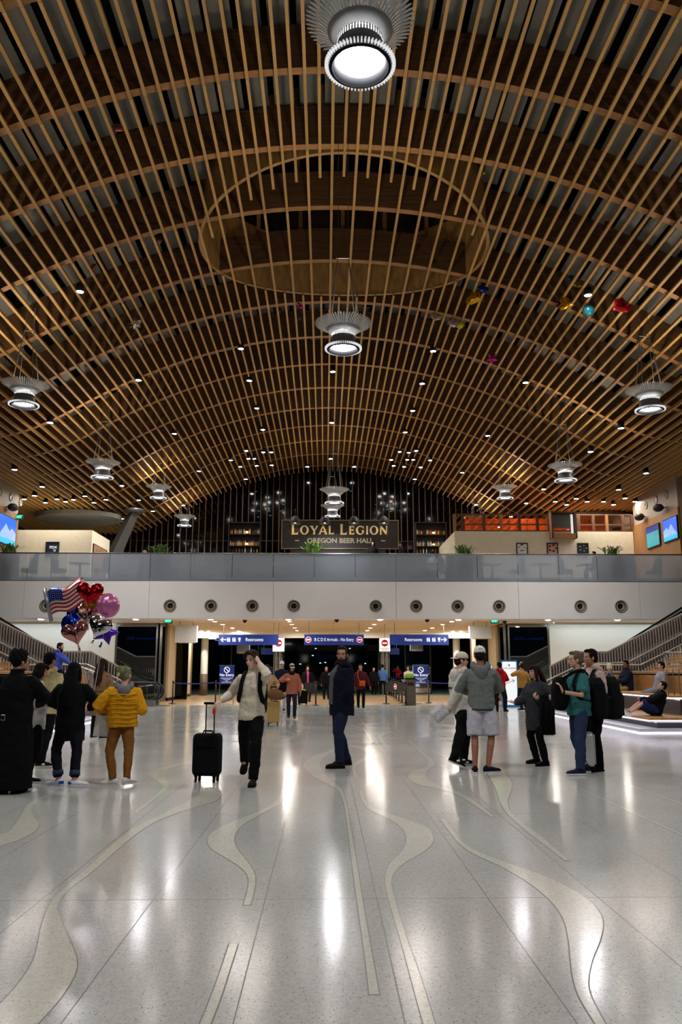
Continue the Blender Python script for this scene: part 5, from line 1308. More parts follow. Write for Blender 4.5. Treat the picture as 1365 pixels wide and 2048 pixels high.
    loft(lg, [(B(0, 0, 0.84), (.150 + bt * .6) * s * wide, (.110 + bt * .5) * s * wide, ldir, fdir), (B(0, 0, 0.93), (.158 + bt * .6) * s * wide, (.118 + bt * .5 + belly * .4) * s * wide, ldir, fdir), (B(0, 0, 1.03), (.142 + bt * .4) * s * wide, (.104 + bt * .4) * s * wide, ldir, fdir)])
    for i, sd in enumerate((1, -1)):
        th = [hips[i] + U * 0.0, hips[i].lerp(knees[i], 0.35), knees[i]]; w2 = wide ** 0.7
        if shorts:
            e_ = hips[i].lerp(knees[i], 0.98); lg.tube([hips[i] - ldir * sd * 0.01, hips[i].lerp(knees[i], 0.4), e_], [0.098 * s * w2 + bt * s, 0.103 * s * w2 + bt * s, 0.098 * s * w2 + bt * s], 16)
        else:
            en = knees[i].lerp(ankles[i], 1.03 - bottom_len)
            lg.tube([hips[i] - ldir * sd * 0.022, hips[i].lerp(knees[i], 0.35) - ldir * sd * 0.008, knees[i], knees[i].lerp(ankles[i], 0.35) - F_ * 0.008 * s, en], [0.086 * s * w2 + bt * s * .4, 0.083 * s * w2 + bt * s * .7, 0.059 * s + bt * s * .9, 0.056 * s + bt * s * .9, 0.046 * s + bt * s * .75], 14)
    remesh(lg.build('shorts' if shorts else 'trousers', cloth(bottom), root), vx, sm, 0.6 if near else 1, wr=0.028 if near else 0)
    if cuff:
        for i in range(2):
            k = 0.90 - bottom_len; a_, b_ = knees[i].lerp(ankles[i], k - 0.10), knees[i].lerp(ankles[i], k + 0.06)
            MB().tube([a_, b_], [(0.05 + bt * 1.3) * s, (0.05 + bt * 1.35) * s], 16).build('trouser_cuff', cloth(cuff), root, True)
    # ---- shoes
    for i in range(2):
        make_shoe(root, ankles[i] if not pitch[i] else ankles[i], feet[i][3], s, shoes, sole, pitch=pitch[i])
    # ---- top
    t = MB(); k = bulk; wd = wide
    secs = [(B(0, 0, top_len), (.158 + k) * s * wd, (.118 + k + belly) * s * wd, ldir, fdir), (B(0, 0, max(top_len + .08, 0.98)), (.156 + k) * s * wd, (.116 + k + belly) * s * wd, ldir, fdir), (B(0, 0, 1.12), (.152 + k) * s * wd, (.112 + k + belly * .8) * s * wd, ldir, fdir), (B(0, 0, 1.27), (.166 + k) * s * wd ** 0.8, (.12 + k) * s * wd ** 0.8, ldir, fdir), (B(0, -0.005, 1.36), (.158 + k * .7) * s * wd ** 0.6, (.104 + k * .8) * s, ldir, fdir), (B(0, -0.008, 1.415), (.125 + k * .5) * s * wd ** 0.5, (.088 + k * .7) * s, ldir, fdir), (B(0, -0.012, 1.455), (.088 + k * .5) * s, (.074 + k * .5) * s, ldir, fdir), (B(0, -0.012, 1.485), (.066 + k * .35) * s, (.064 + k * .35) * s, ldir, fdir)]
    if collar: secs.append((B(0, -0.012, 1.53), (.066 + k * .5) * s, (.066 + k * .5) * s, ldir, fdir))
    if coat:   # long skirt of a coat down to this height
        secs = [(V((B(0, 0, 0.95).x, B(0, 0, 0.95).y, coat * s)), (.20 + k) * s * wd, (.16 + k) * s * wd, ldir, fdir), (V((B(0, 0, 0.95).x, B(0, 0, 0.95).y, (coat + .95) / 2 * s)), (.18 + k) * s * wd, (.14 + k) * s * wd, ldir, fdir)] + secs
    loft(t, secs, 24)
    w3 = wd ** 0.6
    for i, sd in enumerate((1, -1)):
        e = wrs[i] if sleeve >= 1 else els[i].lerp(wrs[i], 0) if sleeve == 0.5 else shs[i].lerp(els[i], sleeve * 2)
        if sleeve >= 1: t.tube([B(0.10 * sd, -0.005, 1.385), shs[i], shs[i].lerp(els[i], 0.5), els[i], els[i].lerp(wrs[i], 0.6), wrs[i]], [(.05 + k * .4) * s, (.058 + k * .6) * s * w3, (.055 + k * .75) * s * w3, (.05 + k * .85) * s * w3, (.044 + k * .7) * s, (.034 + k * .5) * s], 14, round_ends=True)
        else: t.tube([B(0.10 * sd, -0.005, 1.385), shs[i], e], [(.05 + k * .5) * s, (.06 + k * .7) * s, (.064 + k) * s], 14)
    if hood: pass
    remesh(t.build('top' if not coat else 'coat', cloth(top), root), vx, sm + 1, 0.6 if near else 1, wr=0.034 if near else 0)
    if hood:
        hm = MB()
        for a_ in range(-4, 5):
            an = a_ / 4 * 1.9; hm.ell(B(0.105 * math.sin(an), -0.015 - 0.095 * math.cos(an), 1.475 - 0.045 * math.cos(an)), (0.05 * s, 0.05 * s, 0.055 * s))
        hm.ell(B(0, -0.125, 1.40), (0.10 * s, 0.055 * s, 0.085 * s), Matrix((ldir, fdir, spine)).transposed()); hm.ell(B(0, -0.13, 1.35), (0.07 * s, 0.04 * s, 0.07 * s), Matrix((ldir, fdir, spine)).transposed())
        remesh(hm.build('hood', cloth(hood), root), vx, 3, 0.6)
    if inner:     # open front of a jacket: strip of the shirt worn inside
        im = MB(); loft(im, [(B(inner[1], 0.10 + k * .6, 0.90), .05 * s, .075 * s, ldir, fdir), (B(inner[1] * .9, 0.10 + k * .6, 1.15), .05 * s, .073 * s, ldir, fdir), (B(inner[1] * .6, 0.085 + k * .6, 1.36), .06 * s, .066 * s, ldir, fdir), (B(0, 0.03, 1.48), .05 * s, .045 * s, ldir, fdir)])
        remesh(im.build('shirt', cloth(inner[0]), root), vx, 2, 0.6)
    # ---- hair
    if hair and hair != 'none':
        hm = MB(); up_ = 0.0
        if cap is None:
            hell(hm, (0, -0.026, 0.056), (0.083, 0.096, 0.086), seg=16, rg=10); hell(hm, (0, 0.035, 0.105), (0.062, 0.05, 0.03))
        hell(hm, (0, -0.055, 0.0), (0.078, 0.064, 0.085), seg=16, rg=10)
        for sd in (1, -1): hell(hm, (0.068 * sd, 0.006, 0.035), (0.016, 0.042, 0.04))
        if hair == 'curly':
            for i in range(40):
                a_ = i * 2.4; zz = -0.01 + 0.15 * (i / 40); r_ = math.sqrt(max(0.001, 1 - ((zz - 0.03) / 0.14) ** 2)); hell(hm, (0.088 * r_ * math.cos(a_), -0.045 + 0.095 * r_ * math.sin(a_), zz + 0.01), (0.03, 0.03, 0.028), seg=6, rg=5)
        if hair == 'floppy':
            for sd in (1, -1): hm.tube([HD(0.01 * sd, 0.07, 0.125), HD(0.06 * sd, 0.085, 0.10), HD(0.082 * sd, 0.06, 0.05), HD(0.084 * sd, 0.02, 0.01)], [0.02 * s, 0.022 * s, 0.018 * s, 0.012 * s], 8, round_ends=True)
            hell(hm, (0, 0.0, 0.11), (0.075, 0.085, 0.04))
        if hair in ('long', 'verylong', 'wavy'):
            ln = {'long': 0.42, 'verylong': 0.55, 'wavy': 0.5}[hair]
            secs2 = []
            for i in range(8):
                t_ = i / 7; zz = 0.03 - ln * t_; wv = (0.012 * math.sin(i * 2.1)) if hair == 'wavy' else 0
                p_ = HD(0, -0.062 - 0.012 * t_, 0.03) ; p_ = V((p_.x, p_.y, hc.z + zz * s)) - F_ * ((0.035 + bulk) * min(1, t_ * 2.2) + 0.05 * t_) * s + L_ * wv
                secs2.append((p_, (0.088 + 0.025 * math.sin(t_ * 2.6) - 0.045 * t_ ** 3) * s, (0.052 - 0.02 * t_) * s, hl2, V((hf2.x, hf2.y, 0)).normalized()))
            loft(hm, secs2, 16)
            for sd in (1, -1): hm.tube([HD(0.06 * sd, 0.045, 0.09), HD(0.083 * sd, 0.03, 0.0), HD(0.088 * sd, 0.02, -0.1), HD(0.085 * sd, 0.01, -0.24)], [0.022 * s, 0.028 * s, 0.032 * s, 0.016 * s], 8, round_ends=True)
            if hair != 'wavy' : hell(hm, (0, 0.078, 0.075), (0.055, 0.022, 0.04))
        if hair == 'bun':
            hell(hm, (0.02, -0.13, 0.06), (0.07, 0.06, 0.065)); hell(hm, (0.03, -0.15, 0.11), (0.05, 0.03, 0.03)); hell(hm, (-0.03, -0.12, 0.11), (0.03, 0.03, 0.04))
        if hair == 'ponytail': hell(hm, (0, -0.13, 0.0), (0.03, 0.035, 0.09))
        if hair == 'bob':
            hell(hm, (0, -0.05, -0.03), (0.1, 0.07, 0.1)); [hell(hm, (0.078 * sd, 0.01, -0.03), (0.028, 0.045, 0.08)) for sd in (1, -1)]; hell(hm, (0, 0.07, 0.08), (0.06, 0.025, 0.035))
        remesh(hm.build('hair', cloth(hcol, 0.25), root), vx, 1, 0.6)
    if beard:
        bm = MB(); hell(bm, (0, 0.045, -0.088), (0.062, 0.052, 0.05)); hell(bm, (0, 0.062, -0.125), (0.04, 0.04, 0.045)); hell(bm, (0, 0.094, -0.05), (0.028, 0.012, 0.008))
        for sd in (1, -1): hell(bm, (0.062 * sd, 0.012, -0.045), (0.012, 0.03, 0.05))
        remesh(bm.build('beard', cloth(beard, 0.2), root), vx * 0.8, 1, 0.7)
    if cap:
        cf = Quaternion(hu, math.radians(cap_yaw)); f3 = cf @ hf2; l3 = cf @ hl2
        C = lambda l, f, u: hc + l3 * l * s + f3 * f * s + hu * u * s
        cm_ = MB(); rs = []
        for zz, r_ in ((0.035, 1.0), (0.06, 1.0), (0.09, 0.93), (0.115, 0.78), (0.135, 0.52), (0.143, 0.22), (0.145, 0.03)):
            rs.append([C(0.087 * r_ * math.cos(2 * math.pi * i / 24), -0.01 + 0.108 * r_ * math.sin(2 * math.pi * i / 24), zz) for i in range(24)])
        cm_.rings(rs, True)
        co = cm_.build('cap', cloth(cap), root, True)
        br = MB(); rr = []
        for i in range(9):
            a_ = math.radians(25 + 130 * i / 8); cs, sn = math.cos(a_), math.sin(a_)
            inn = C(0.084 * cs, -0.01 + 0.104 * sn, 0.045); out = C(0.084 * cs * 1.02, 0.03 + 0.15 * sn, 0.036 - 0.012 * abs(cs)); th = hu * 0.004 * s
            rr.append([inn, out, out + th, inn + th])
        br.rings(rr, True).build('brim', cloth(cap), co)
        # strap opening at the back
        MB().prism([(-0.032, 0.0), (0.032, 0.0), (0.03, 0.02), (0.018, 0.034), (-0.018, 0.034), (-0.03, 0.02)], lambda u, v, w_: C(u, -0.112 - w_ + 0.01 * (u / 0.03) ** 2, 0.052 + v), 0.0, 0.006).build('strap_opening', cloth((18, 16, 16)), co)
        MB().ell(C(0, -0.01, 0.147), 0.007 * s).build('cap_button', cloth(cap), co)
    if face:
        for sd in (1, -1):
            MB().ell(HD(0.031 * sd, 0.079, 0.006), (0.0115 * s, 0.0085 * s, 0.006 * s), HR).build('eye', mat('eye_white', (168, 160, 154), 0.3, var=0.02), root, True)
            MB().ell(HD(0.031 * sd, 0.0865, 0.006), (0.0062 * s, 0.0035 * s, 0.0062 * s), HR).build('iris', mat('eye_dark', (26, 18, 14), 0.2, var=0.1), root, True)
            MB().tube([HD(0.014 * sd, 0.091, 0.022), HD(0.032 * sd, 0.088, 0.028), HD(0.05 * sd, 0.074, 0.022)], [0.003 * s, 0.004 * s, 0.002 * s], 6, round_ends=True).build('eyebrow', cloth(hcol), root, True)
        MB().tube([HD(-0.022, 0.087, -0.06), HD(0, 0.0985, -0.058), HD(0.022, 0.087, -0.06)], [0.003 * s, 0.0062 * s, 0.003 * s], 8, round_ends=True).build('lips', mat('lips', (150, 84, 74), 0.5, var=0.05), root, True)
    info = dict(root=root, B=B, HD=HD, T=T, s=s, wr=wrs, el=els, sh=shs, an=ankles, F=F_, L=L_, ldir=ldir, fdir=fdir, spine=spine, kn=knees, hip=hips)
    return info

def q_(px, py, base, dy=0.0):
    """pixel -> offset in a person's space, at the person's own distance plus dy"""
    p = P(px, py, Y=base[1] + dy); return (p.x - base[0], dy, p.z)

# ---- bags and luggage
def soft(name, label, cat, loc, mb, mt, vox=0.012, sm=4):
    o = thing(name, label, cat, loc); b_ = mb.build('bag_body', mt, o); remesh(b_, vox, sm, 0.6); return o
def backpack(p, label, yaw, col, h=0.5, w_=0.32, d_=0.2, drop=0.0, straps=True):
    s = p['s']; f, l = p['fdir'], p['ldir']; up = p['spine']; B = p['B']; base = p['root'].location
    c = B(0, -0.155 - d_ / 2, 1.40 - h / 2 - drop)
    m = MB(); R = Matrix((l, f, up)).transposed()
    loft(m, [(c - up * h * .5, w_ * .42, d_ * .42, l, f), (c - up * h * .42, w_ * .5, d_ * .5, l, f), (c, w_ * .5, d_ * .52, l, f), (c + up * h * .35, w_ * .46, d_ * .42, l, f), (c + up * h * .5, w_ * .3, d_ * .25, l, f)], 20, 3.2)
    loft(m, [(c - f * d_ * .5 - up * h * .42, w_ * .36, d_ * .2, l, f), (c - f * d_ * .5, w_ * .38, d_ * .22, l, f), (c - f * d_ * .45 + up * h * .12, w_ * .34, d_ * .16, l, f)], 16, 3)
    o = soft('backpack', label, 'backpack', base, m, cloth(col), 0.012, 3)
    if straps:
        for sd in (1, -1):
            pts = [B(0.085 * sd, -0.13, 1.40), B(0.10 * sd, -0.06, 1.47), B(0.11 * sd, 0.04, 1.455), B(0.125 * sd, 0.125, 1.34), B(0.135 * sd, 0.14, 1.22), B(0.17 * sd, 0.08, 1.08), B(0.15 * sd, -0.14, 1.02)]
            MB().tube(catmull(pts, 4), 0.032 * s, 6, flat=0.32, hint=l).build('strap', cloth(col), o, True)
    MB().tube([c + up * h * .48 + l * 0.04, c + up * (h * .5 + .05), c + up * h * .48 - l * 0.04], 0.009, 6).build('grab_loop', cloth(col), o, True)
    MB().tube([c - f * (d_ * .72) + up * h * .02 + l * w_ * .33, c - f * (d_ * .74) + up * h * .06, c - f * (d_ * .72) + up * h * .02 - l * w_ * .33], 0.006, 6).build('zip', cloth((70, 70, 74)), o, True)
    return o
def suitcase(name, label, x, y, rz, W_, D_, H_, col, handle_to=None, hcol=(16, 16, 18), ribs=False, lean=0.0, wheel=0.09, metal=False):
    o = thing(name, label, 'suitcase', (x, y, 0), rz)
    mt = cloth(col, 0.08, 0.12) if not metal else mat('case_%d' % col[0], col, 0.35, metal=0.3, var=0.06)
    m = MB(); bmx = []
    rs = []
    for z, k in ((wheel, 0.86), (wheel + 0.03, 0.97), (wheel + 0.06, 1), (wheel + H_ - 0.07, 1), (wheel + H_ - 0.03, 0.97), (wheel + H_, 0.84)):
        ring = []
        for i in range(28):
            t = 2 * math.pi * i / 28; cs, sn = math.cos(t), math.sin(t); ring.append(V((W_ / 2 * k * math.copysign(abs(cs) ** 0.35, cs), D_ / 2 * k * math.copysign(abs(sn) ** 0.35, sn), z)))
        rs.append(ring)
    m.rings(rs, True); bd = m.build('shell', mt, o, True)
    if ribs:
        for i in range(5): MB().box((-W_ / 2 + W_ * (i + 0.5) / 5, -D_ / 2 - 0.002, wheel + H_ / 2), (W_ * 0.05, 0.012, H_ * 0.86)).build('rib', mt, bd)
    else:
        MB().box((0, -D_ / 2 - 0.006, wheel + H_ * 0.36), (W_ * 0.82, 0.02, H_ * 0.55)).build('front_pocket', mt, bd); MB().box((0, -D_ / 2 - 0.006, wheel + H_ * 0.80), (W_ * 0.8, 0.018, H_ * 0.2)).build('front_pocket', mt, bd)
    hm = cloth(hcol)
    MB().tube([(-0.08, 0, wheel + H_ - 0.01), (-0.06, 0, wheel + H_ + 0.035), (0.06, 0, wheel + H_ + 0.035), (0.08, 0, wheel + H_ - 0.01)], 0.012, 8).build('carry_handle', hm, bd, True)
    for sx in (-1, 1):
        for sy in (-1, 1):
            xw, yw = sx * (W_ / 2 - 0.06), sy * (D_ / 2 - 0.05)
            wh = MB().tube([(xw, yw, wheel + 0.03), (xw, yw, 0.06)], [0.03, 0.022], 10).build('caster', hm, o)
            MB().tube([(xw - 0.012, yw, 0.03), (xw + 0.012, yw, 0.03)], 0.03, 14).build('wheel', hm, wh, True)
    if handle_to is not None:
        for sx in (-1, 1): MB().tube([(sx * 0.062, D_ * 0.28, wheel + H_ - 0.05), (sx * 0.062, D_ * 0.28, handle_to)], 0.0095, 8).build('handle_tube', hm, o, True)
        MB().tube([(-0.085, D_ * 0.28, handle_to), (0.085, D_ * 0.28, handle_to)], 0.018, 10, round_ends=True).build('handle_grip', hm, o, True)
    return o

# ================================================================ the crowd
def base(px, py): q = P(px, py, Z=0); return (q.x, q.y)
def ft(px, py, b, yaw, z=0.0): q = P(px, py, Z=z); return (q.x - b[0], q.y - b[1], z, yaw)

# man with cream sweater and suitcase
b = base(500, 1568)
m1 = person('man in cream quarter-zip sweater, one hand on his head, the other on a black suitcase', b[0], b[1], 1.80, yaw=-8, skin_='pale', feet=(ft(506, 1572, b, -4), ft(489, 1548, b, -6, 0.05)), pitch=(0, 28), lean=(0.03, 0.0),
       pv=(0.0, 0.05, 0.965), hands=(q_(520, 1329, b, -0.06), q_(444, 1400, b, -0.05)), poles=((0.45, -1, -0.35), (-0.4, 0.5, -0.6)), head=(-22, 8, 6), top=(206, 194, 172), top_len=0.83, bulk=0.018, collar=True, bottom=(12, 12, 14), leg=0.012,
       shoes=(34, 24, 18), sole=(24, 20, 18), hair='floppy', hcol=(58, 38, 26), face=True, curl=(0.25, 0.75), hdir=((-0.45, 0.15, 0.9), (-0.75, -0.35, -0.5)), palm=((-0.7, 0.5, -0.3), (0.2, 0.3, -1)), spread=0.6)
backpack(m1, 'black backpack on the man with cream sweater', -8, (16, 16, 18), 0.5, 0.32, 0.2)
B_ = m1['B']
for i in range(3): MB().ell(B_(0, 0.135 - 0.004 * i, 1.37 - 0.035 * i), 0.006).build('button', cloth((120, 110, 96)), m1['root'], True)
sc = base(411, 1566)
q = P(434, 1411, Y=sc[1])
suitcase('rolling_suitcase', 'black four-wheel suitcase with raised handle held by the man in cream sweater', sc[0], sc[1] + 0.12, math.radians(-12), 0.385, 0.25, 0.56, (14, 14, 15), handle_to=1.06)
tg_ = P(436, 1424, Y=sc[1]); o = thing('luggage_tag', 'bright red luggage tag hung on the black suitcase handle', 'tag', (sc[0] + 0.075, sc[1] + 0.13, 0.93))
MB().ell((0, 0, 0.02), (0.024, 0.008, 0.05)).build('tag_body', cloth((214, 50, 40)), o, True); MB().tube([(0, 0, 0.06), (0, 0, 0.13)], 0.004, 6).build('loop', cloth((214, 50, 40)), o)

# bearded man
b = base(684, 1533)
m2 = person('bearded man in long navy jacket and jeans looking over his shoulder', b[0], b[1], 1.90, yaw=-62, skin_='tan', feet=(ft(676, 1537, b, -86), ft(690, 1530, b, -82)), lean=(0.0, 0.0), head=(52, 2, 0), top=(16, 18, 32), top_len=0.74, bulk=0.05, collar=True, hood=(16, 18, 32),
       bottom=(28, 34, 56), leg=0.012, shoes=(36, 28, 22), sole=(22, 18, 16), hair='short', hcol=(44, 30, 22), beard=(40, 26, 20), face=True, inner=((84, 84, 88), -0.02), hands=(V((-0.01, -0.13, 0.96)), V((-0.07, 0.06, 0.96))), poles=((0.6, -0.6, -0.3), (0.3, 0.8, -0.3)), curl=(1.0, 1.0))
for i in range(5): MB().box(m2['B'](-0.13 + 0.018 * i, 0.16, 1.33 + 0.012 * (i % 3)), (0.014, 0.004, 0.012)).build('chest_lettering', cloth((220, 220, 224)), m2['root'])

# grey hoodie, white cap, shorts
b = base(968, 1543)
m3 = person('man seen from behind in grey hoodie, white cap and pale shorts', b[0], b[1], 1.88, yaw=176, skin_='leg', feet=(ft(951, 1546, b, 172), ft(981, 1546, b, 112)), head=(2, 6, 0), top=(110, 116, 110), top_len=0.86, bulk=0.035, hood=(104, 110, 104), bottom=(182, 178, 186), shorts=True, leg=0.004,
       hands=(V((-0.10, 0.30, 1.18)), V((0.12, 0.30, 1.18))), poles=((-1, -0.3, -0.3), (1, -0.3, -0.3)), shoes=(24, 26, 44), sole=(206, 204, 196), hair='short', hcol=(30, 20, 16), cap=(222, 218, 212), curl=(0.6, 0.6))
MB().tube([m3['B'](0.195 * math.cos(a) * 1.0, 0.155 * math.sin(a), 0.862) for a in [2 * math.pi * k / 32 for k in range(33)]], 0.012, 6).build('hem_band', cloth((40, 44, 60)), m3['root'], True)

# white hoodie, cream cap, paper
b = base(926, 1532)
m4 = person('person in off-white hoodie and cream cap holding a paper map behind the back', b[0], b[1], 1.80, yaw=118, skin_='light', feet=(ft(932, 1530, b, 92), ft(912, 1535, b, 96, 0.03)), pitch=(0, 22), head=(-24, 2, 0), top=(206, 200, 188), top_len=0.80, bulk=0.045, hood=(206, 200, 188), bottom=(14, 14, 16), leg=0.016,
       hands=(V((0.15, 0.3, 1.05)), q_(900, 1417, b, -0.14)), poles=((0.2, 0.8, -0.4), (-0.6, -0.5, -0.2)), shoes=(22, 22, 24), sole=(214, 212, 206), hair='short', hcol=(40, 26, 18), cap=(216, 202, 168), cap_yaw=180, face=True, curl=(0.5, 0.7))
for i in range(4): MB().box(m4['B'](0.02 + 0.03 * i, -0.168, 1.2), (0.02, 0.006, 0.026), Matrix.Rotation(math.radians(118), 3, 'Z')).build('back_lettering', cloth((30, 30, 32)), m4['root'])
a, c = P(880, 1426, Y=b[1] - 0.2), P(900, 1426, Y=b[1] - 0.2)
pm = thing('paper_map', 'crumpled white paper map with faint lines held behind the back', 'paper', a)
R = Matrix.Rotation(math.radians(-38), 3, 'Y')
rs = [[R @ V((u, 0.012 * math.sin(u * 30) + 0.0, v)) for u in [(-0.13 + 0.26 * i / 8) for i in range(9)]] for v in (-0.11, -0.04, 0.04, 0.11)]
pp = MB().rings(rs, False, False); n_ = len(pp.v)
po_ = pp.build('sheet', cloth((226, 222, 226), 0.03, 0.05), pm); sd_ = po_.modifiers.new('t', 'SOLIDIFY'); sd_.thickness = 0.002; BAKE.append(po_)
for i in range(7): MB().box(R @ V((-0.09 + 0.03 * i, -0.022, 0.05 * math.sin(i * 2.3))), (0.05, 0.003, 0.006), Matrix.Rotation(i * 0.9, 3, 'Y')).build('map_line', cloth((170, 150, 156)), pm)

# woman in charcoal sweater
b = base(1081, 1529)
m5 = person('woman with long dark hair in charcoal sweater gesturing with open hand', b[0], b[1], 1.60, yaw=-66, skin_='light', feet=(ft(1089, 1532, b, -70), ft(1071, 1527, b, -78)), head=(-8, 4, 0), top=(52, 53, 58), top_len=0.60, bulk=0.045, wide=1.18, bottom=(13, 13, 15), leg=0.005,
       hands=(q_(1078, 1400, b, -0.26), q_(1033, 1405, b, -0.02)), poles=((0.6, -0.3, -0.8), (-0.2, 0.3, -0.9)), shoes=(14, 14, 15), sole=(18, 18, 18), hair='long', hcol=(38, 26, 22), face=True, curl=(0.7, 0.15), hdir=((-0.6, -0.1, 0.75), (-0.98, -0.1, 0.12)), palm=((0.5, 0.3, 0.2), (0, -0.25, 1)), spread=0.5)
dc = MB(); w_ = V(m5['wr'][0]); e_ = V(m5['el'][0]).lerp(w_, 0.45) + V((-0.06, -0.03, 0))
loft(dc, [(e_ + V((0.05, -0.03, 0.09)), .10, .06, V((1, 0, 0)), V((0, 1, 0))), (e_ + V((0.05, -0.04, -0.05)), .13, .085, V((1, 0, 0)), V((0, 1, 0))), (e_ + V((0.04, -0.03, -0.3)), .13, .08, V((1, 0, 0)), V((0, 1, 0))), (e_ + V((0.05, -0.02, -0.55)), .125, .07, V((1, 0, 0)), V((0, 1, 0)))], 18)
oc = thing('draped_coat', 'black coat hanging over the forearm of the gesturing woman', 'coat', m5['root'].location); remesh(dc.build('cloth_body', cloth((10, 10, 11)), oc), 0.012, 4, 0.6)
for i in range(3): MB().tube([e_ + V((-0.06 + 0.08 * i, -0.125, -0.02)), e_ + V((-0.07 + 0.085 * i, -0.12, -0.3)), e_ + V((-0.06 + 0.08 * i, -0.10, -0.55))], 0.013, 6).build('fold', cloth((13, 13, 14)), oc, True)

# man in teal shirt
b = base(1166, 1546)
m6 = person('grey-haired man in teal t-shirt and jeans carrying a black bag in front', b[0], b[1], 1.80, yaw=-78, skin_='light', feet=(ft(1158, 1551, b, -88), ft(1172, 1545, b, -80)), head=(-6, 2, 0), top=(52, 108, 106), top_len=0.82, bulk=0.02, sleeve=0.42, belly=0.03, bottom=(42, 52, 78), leg=0.014,
       hands=(q_(1128, 1384, b, -0.22), V((-0.3, 0.18, 1.12))), poles=((0.35, -0.4, -0.8), (0.3, 0.5, -0.8)), shoes=(36, 38, 58), sole=(222, 220, 216), hair='short', hcol=(96, 82, 70), face=True, curl=(0.35, 0.6), hdir=((-0.35, -0.1, 0.9), None), palm=((-0.85, 0.2, -0.3), None))
backpack(m6, 'big black backpack on the man in teal t-shirt', -78, (14, 14, 15), 0.62, 0.36, 0.26, drop=0.02)
fb = MB(); c = m6['B'](0, 0.30, 1.16); f, l, u = m6['fdir'], m6['ldir'], m6['spine']
loft(fb, [(c - u * .27, .08, .06, l, f), (c - u * .22, .11, .10, l, f), (c - u * .1, .135, .13, l, f), (c + u * .05, .13, .13, l, f), (c + u * .17, .10, .10, l, f), (c + u * .23, .06, .05, l, f)], 20, 2.4)
o = soft('front_bag', 'black rounded bag carried on the chest of the teal-shirted man', 'bag', m6['root'].location, fb, cloth((11, 11, 12)))
MB().tube(catmull([c + u * .2 + l * .1, m6['B'](0.13, 0.1, 1.46), m6['B'](0.12, -0.04, 1.485)], 5), 0.022, 6, flat=0.4).build('strap', cloth((11, 11, 12)), o, True)
MB().tube([m6['wr'][0] + V((-0.012, 0, 0.0)), m6['wr'][0] + V((0.012, 0.0, -0.012))], 0.037, 12).build('wristwatch', cloth((20, 20, 22)), m6['root'], True)

# man in pale hoodie behind
b = base(1197, 1540)
m7 = person('dark-haired man in pale pink hoodie standing behind the teal-shirted man', b[0], b[1], 1.84, yaw=-72, skin_='tan', feet=(ft(1197, 1543, b, -60), ft(1186, 1540, b, -84)), head=(-8, 2, 0), top=(190, 166, 152), top_len=0.82, bulk=0.03, hood=(196, 172, 158), bottom=(11, 11, 12), leg=0.018, shoes=(12, 12, 13), sole=(16, 16, 16), hair='short', hcol=(18, 14, 13), hands=(V((-0.16, -0.28, 1.02)), V((-0.26, 0.2, 1.05))), curl=(0.6, 0.6))
backpack(m7, 'large black travel backpack on the man in pale hoodie', -72, (18, 18, 19), 0.66, 0.36, 0.27, drop=0.03)
s_ = base(1178, 1546); suitcase('cabin_suitcase', 'white hard-shell suitcase standing behind the jeans of the teal-shirted man', s_[0] + 0.03, s_[1] + 0.17, math.radians(80), 0.36, 0.23, 0.50, (212, 210, 208), handle_to=0.75, metal=True, ribs=True)

# far-left group
b = base(18, 1585)
m8 = person('person in floor-length black coat with dark curly hair and glasses', b[0], b[1], 1.76, yaw=172, skin_='tan', head=(-35, 6, 0), top=(11, 11, 12), coat=0.05, bulk=0.045, wide=1.12, collar=True, bottom=(10, 10, 11), shoes=(16, 16, 17), sole=(20, 20, 20), hair='curly', hcol=(16, 14, 14), hands=(V((-0.18, 0.32, 1.1)), V((0.20, 0.30, 1.08))), poles=((-1, -0.2, -0.4), (1, -0.2, -0.4)))
MB().rings([[m8['B'](0.05 + dx, -0.195, 0.93 + dz) for dx, dz in ((-.028, -.035), (.028, -.035), (.028, .035), (-.028, .035))], [m8['B'](0.05 + dx, -0.20, 0.93 + dz) for dx, dz in ((-.02, -.027), (.02, -.027), (.02, .027), (-.02, .027))]], False).build('belt_buckle', M_STEEL, m8['root'])
gl = m8['HD']
for sd in (1, -1): MB().tube([gl(0.033 * sd + 0.026 * math.cos(t), 0.098, 0.005 + 0.022 * math.sin(t)) for t in [2 * math.pi * k / 14 for k in range(15)]], 0.003, 5).build('glasses_rim', M_STEEL, m8['root'], True)
MB().tube([gl(-0.06, 0.095, 0.008), gl(-0.08, 0.0, 0.008)], 0.003, 5).build('glasses_temple', M_STEEL, m8['root'])
b = base(52, 1566)
m9 = person('person in white shirt holding a phone beside the long black coat', b[0], b[1] + 0.2, 1.62, yaw=120, skin_='tan', head=(-10, 20, 0), top=(196, 194, 190), top_len=0.76, bulk=0.03, bottom=(14, 14, 16), shoes=(18, 18, 20), sole=(220, 218, 214), hair='bob', hcol=(22, 16, 14), hands=(V((0.2, 0.1, 1.1)), V((0.30, -0.06, 1.10))), poles=((0, 0.6, -0.8), (-0.2, -0.7, -0.6)), feet=(ft(30, 1556, b, 120), ft(46, 1570, b, 95)))
o = thing('phone', 'pale phone in the hand of the person in white shirt', 'phone', m9['root'].location + m9['wr'][1] + V((0.09, -0.015, 0.02)))
MB().box((0, 0, 0), (0.145, 0.072, 0.009), Matrix.Rotation(math.radians(-25), 3, 'Y')).build('handset', cloth((210, 206, 208)), o); MB().box((0, 0, 0.006), (0.135, 0.062, 0.002), Matrix.Rotation(math.radians(-25), 3, 'Y')).build('screen', M_BLACK, o)
b = base(84, 1532)
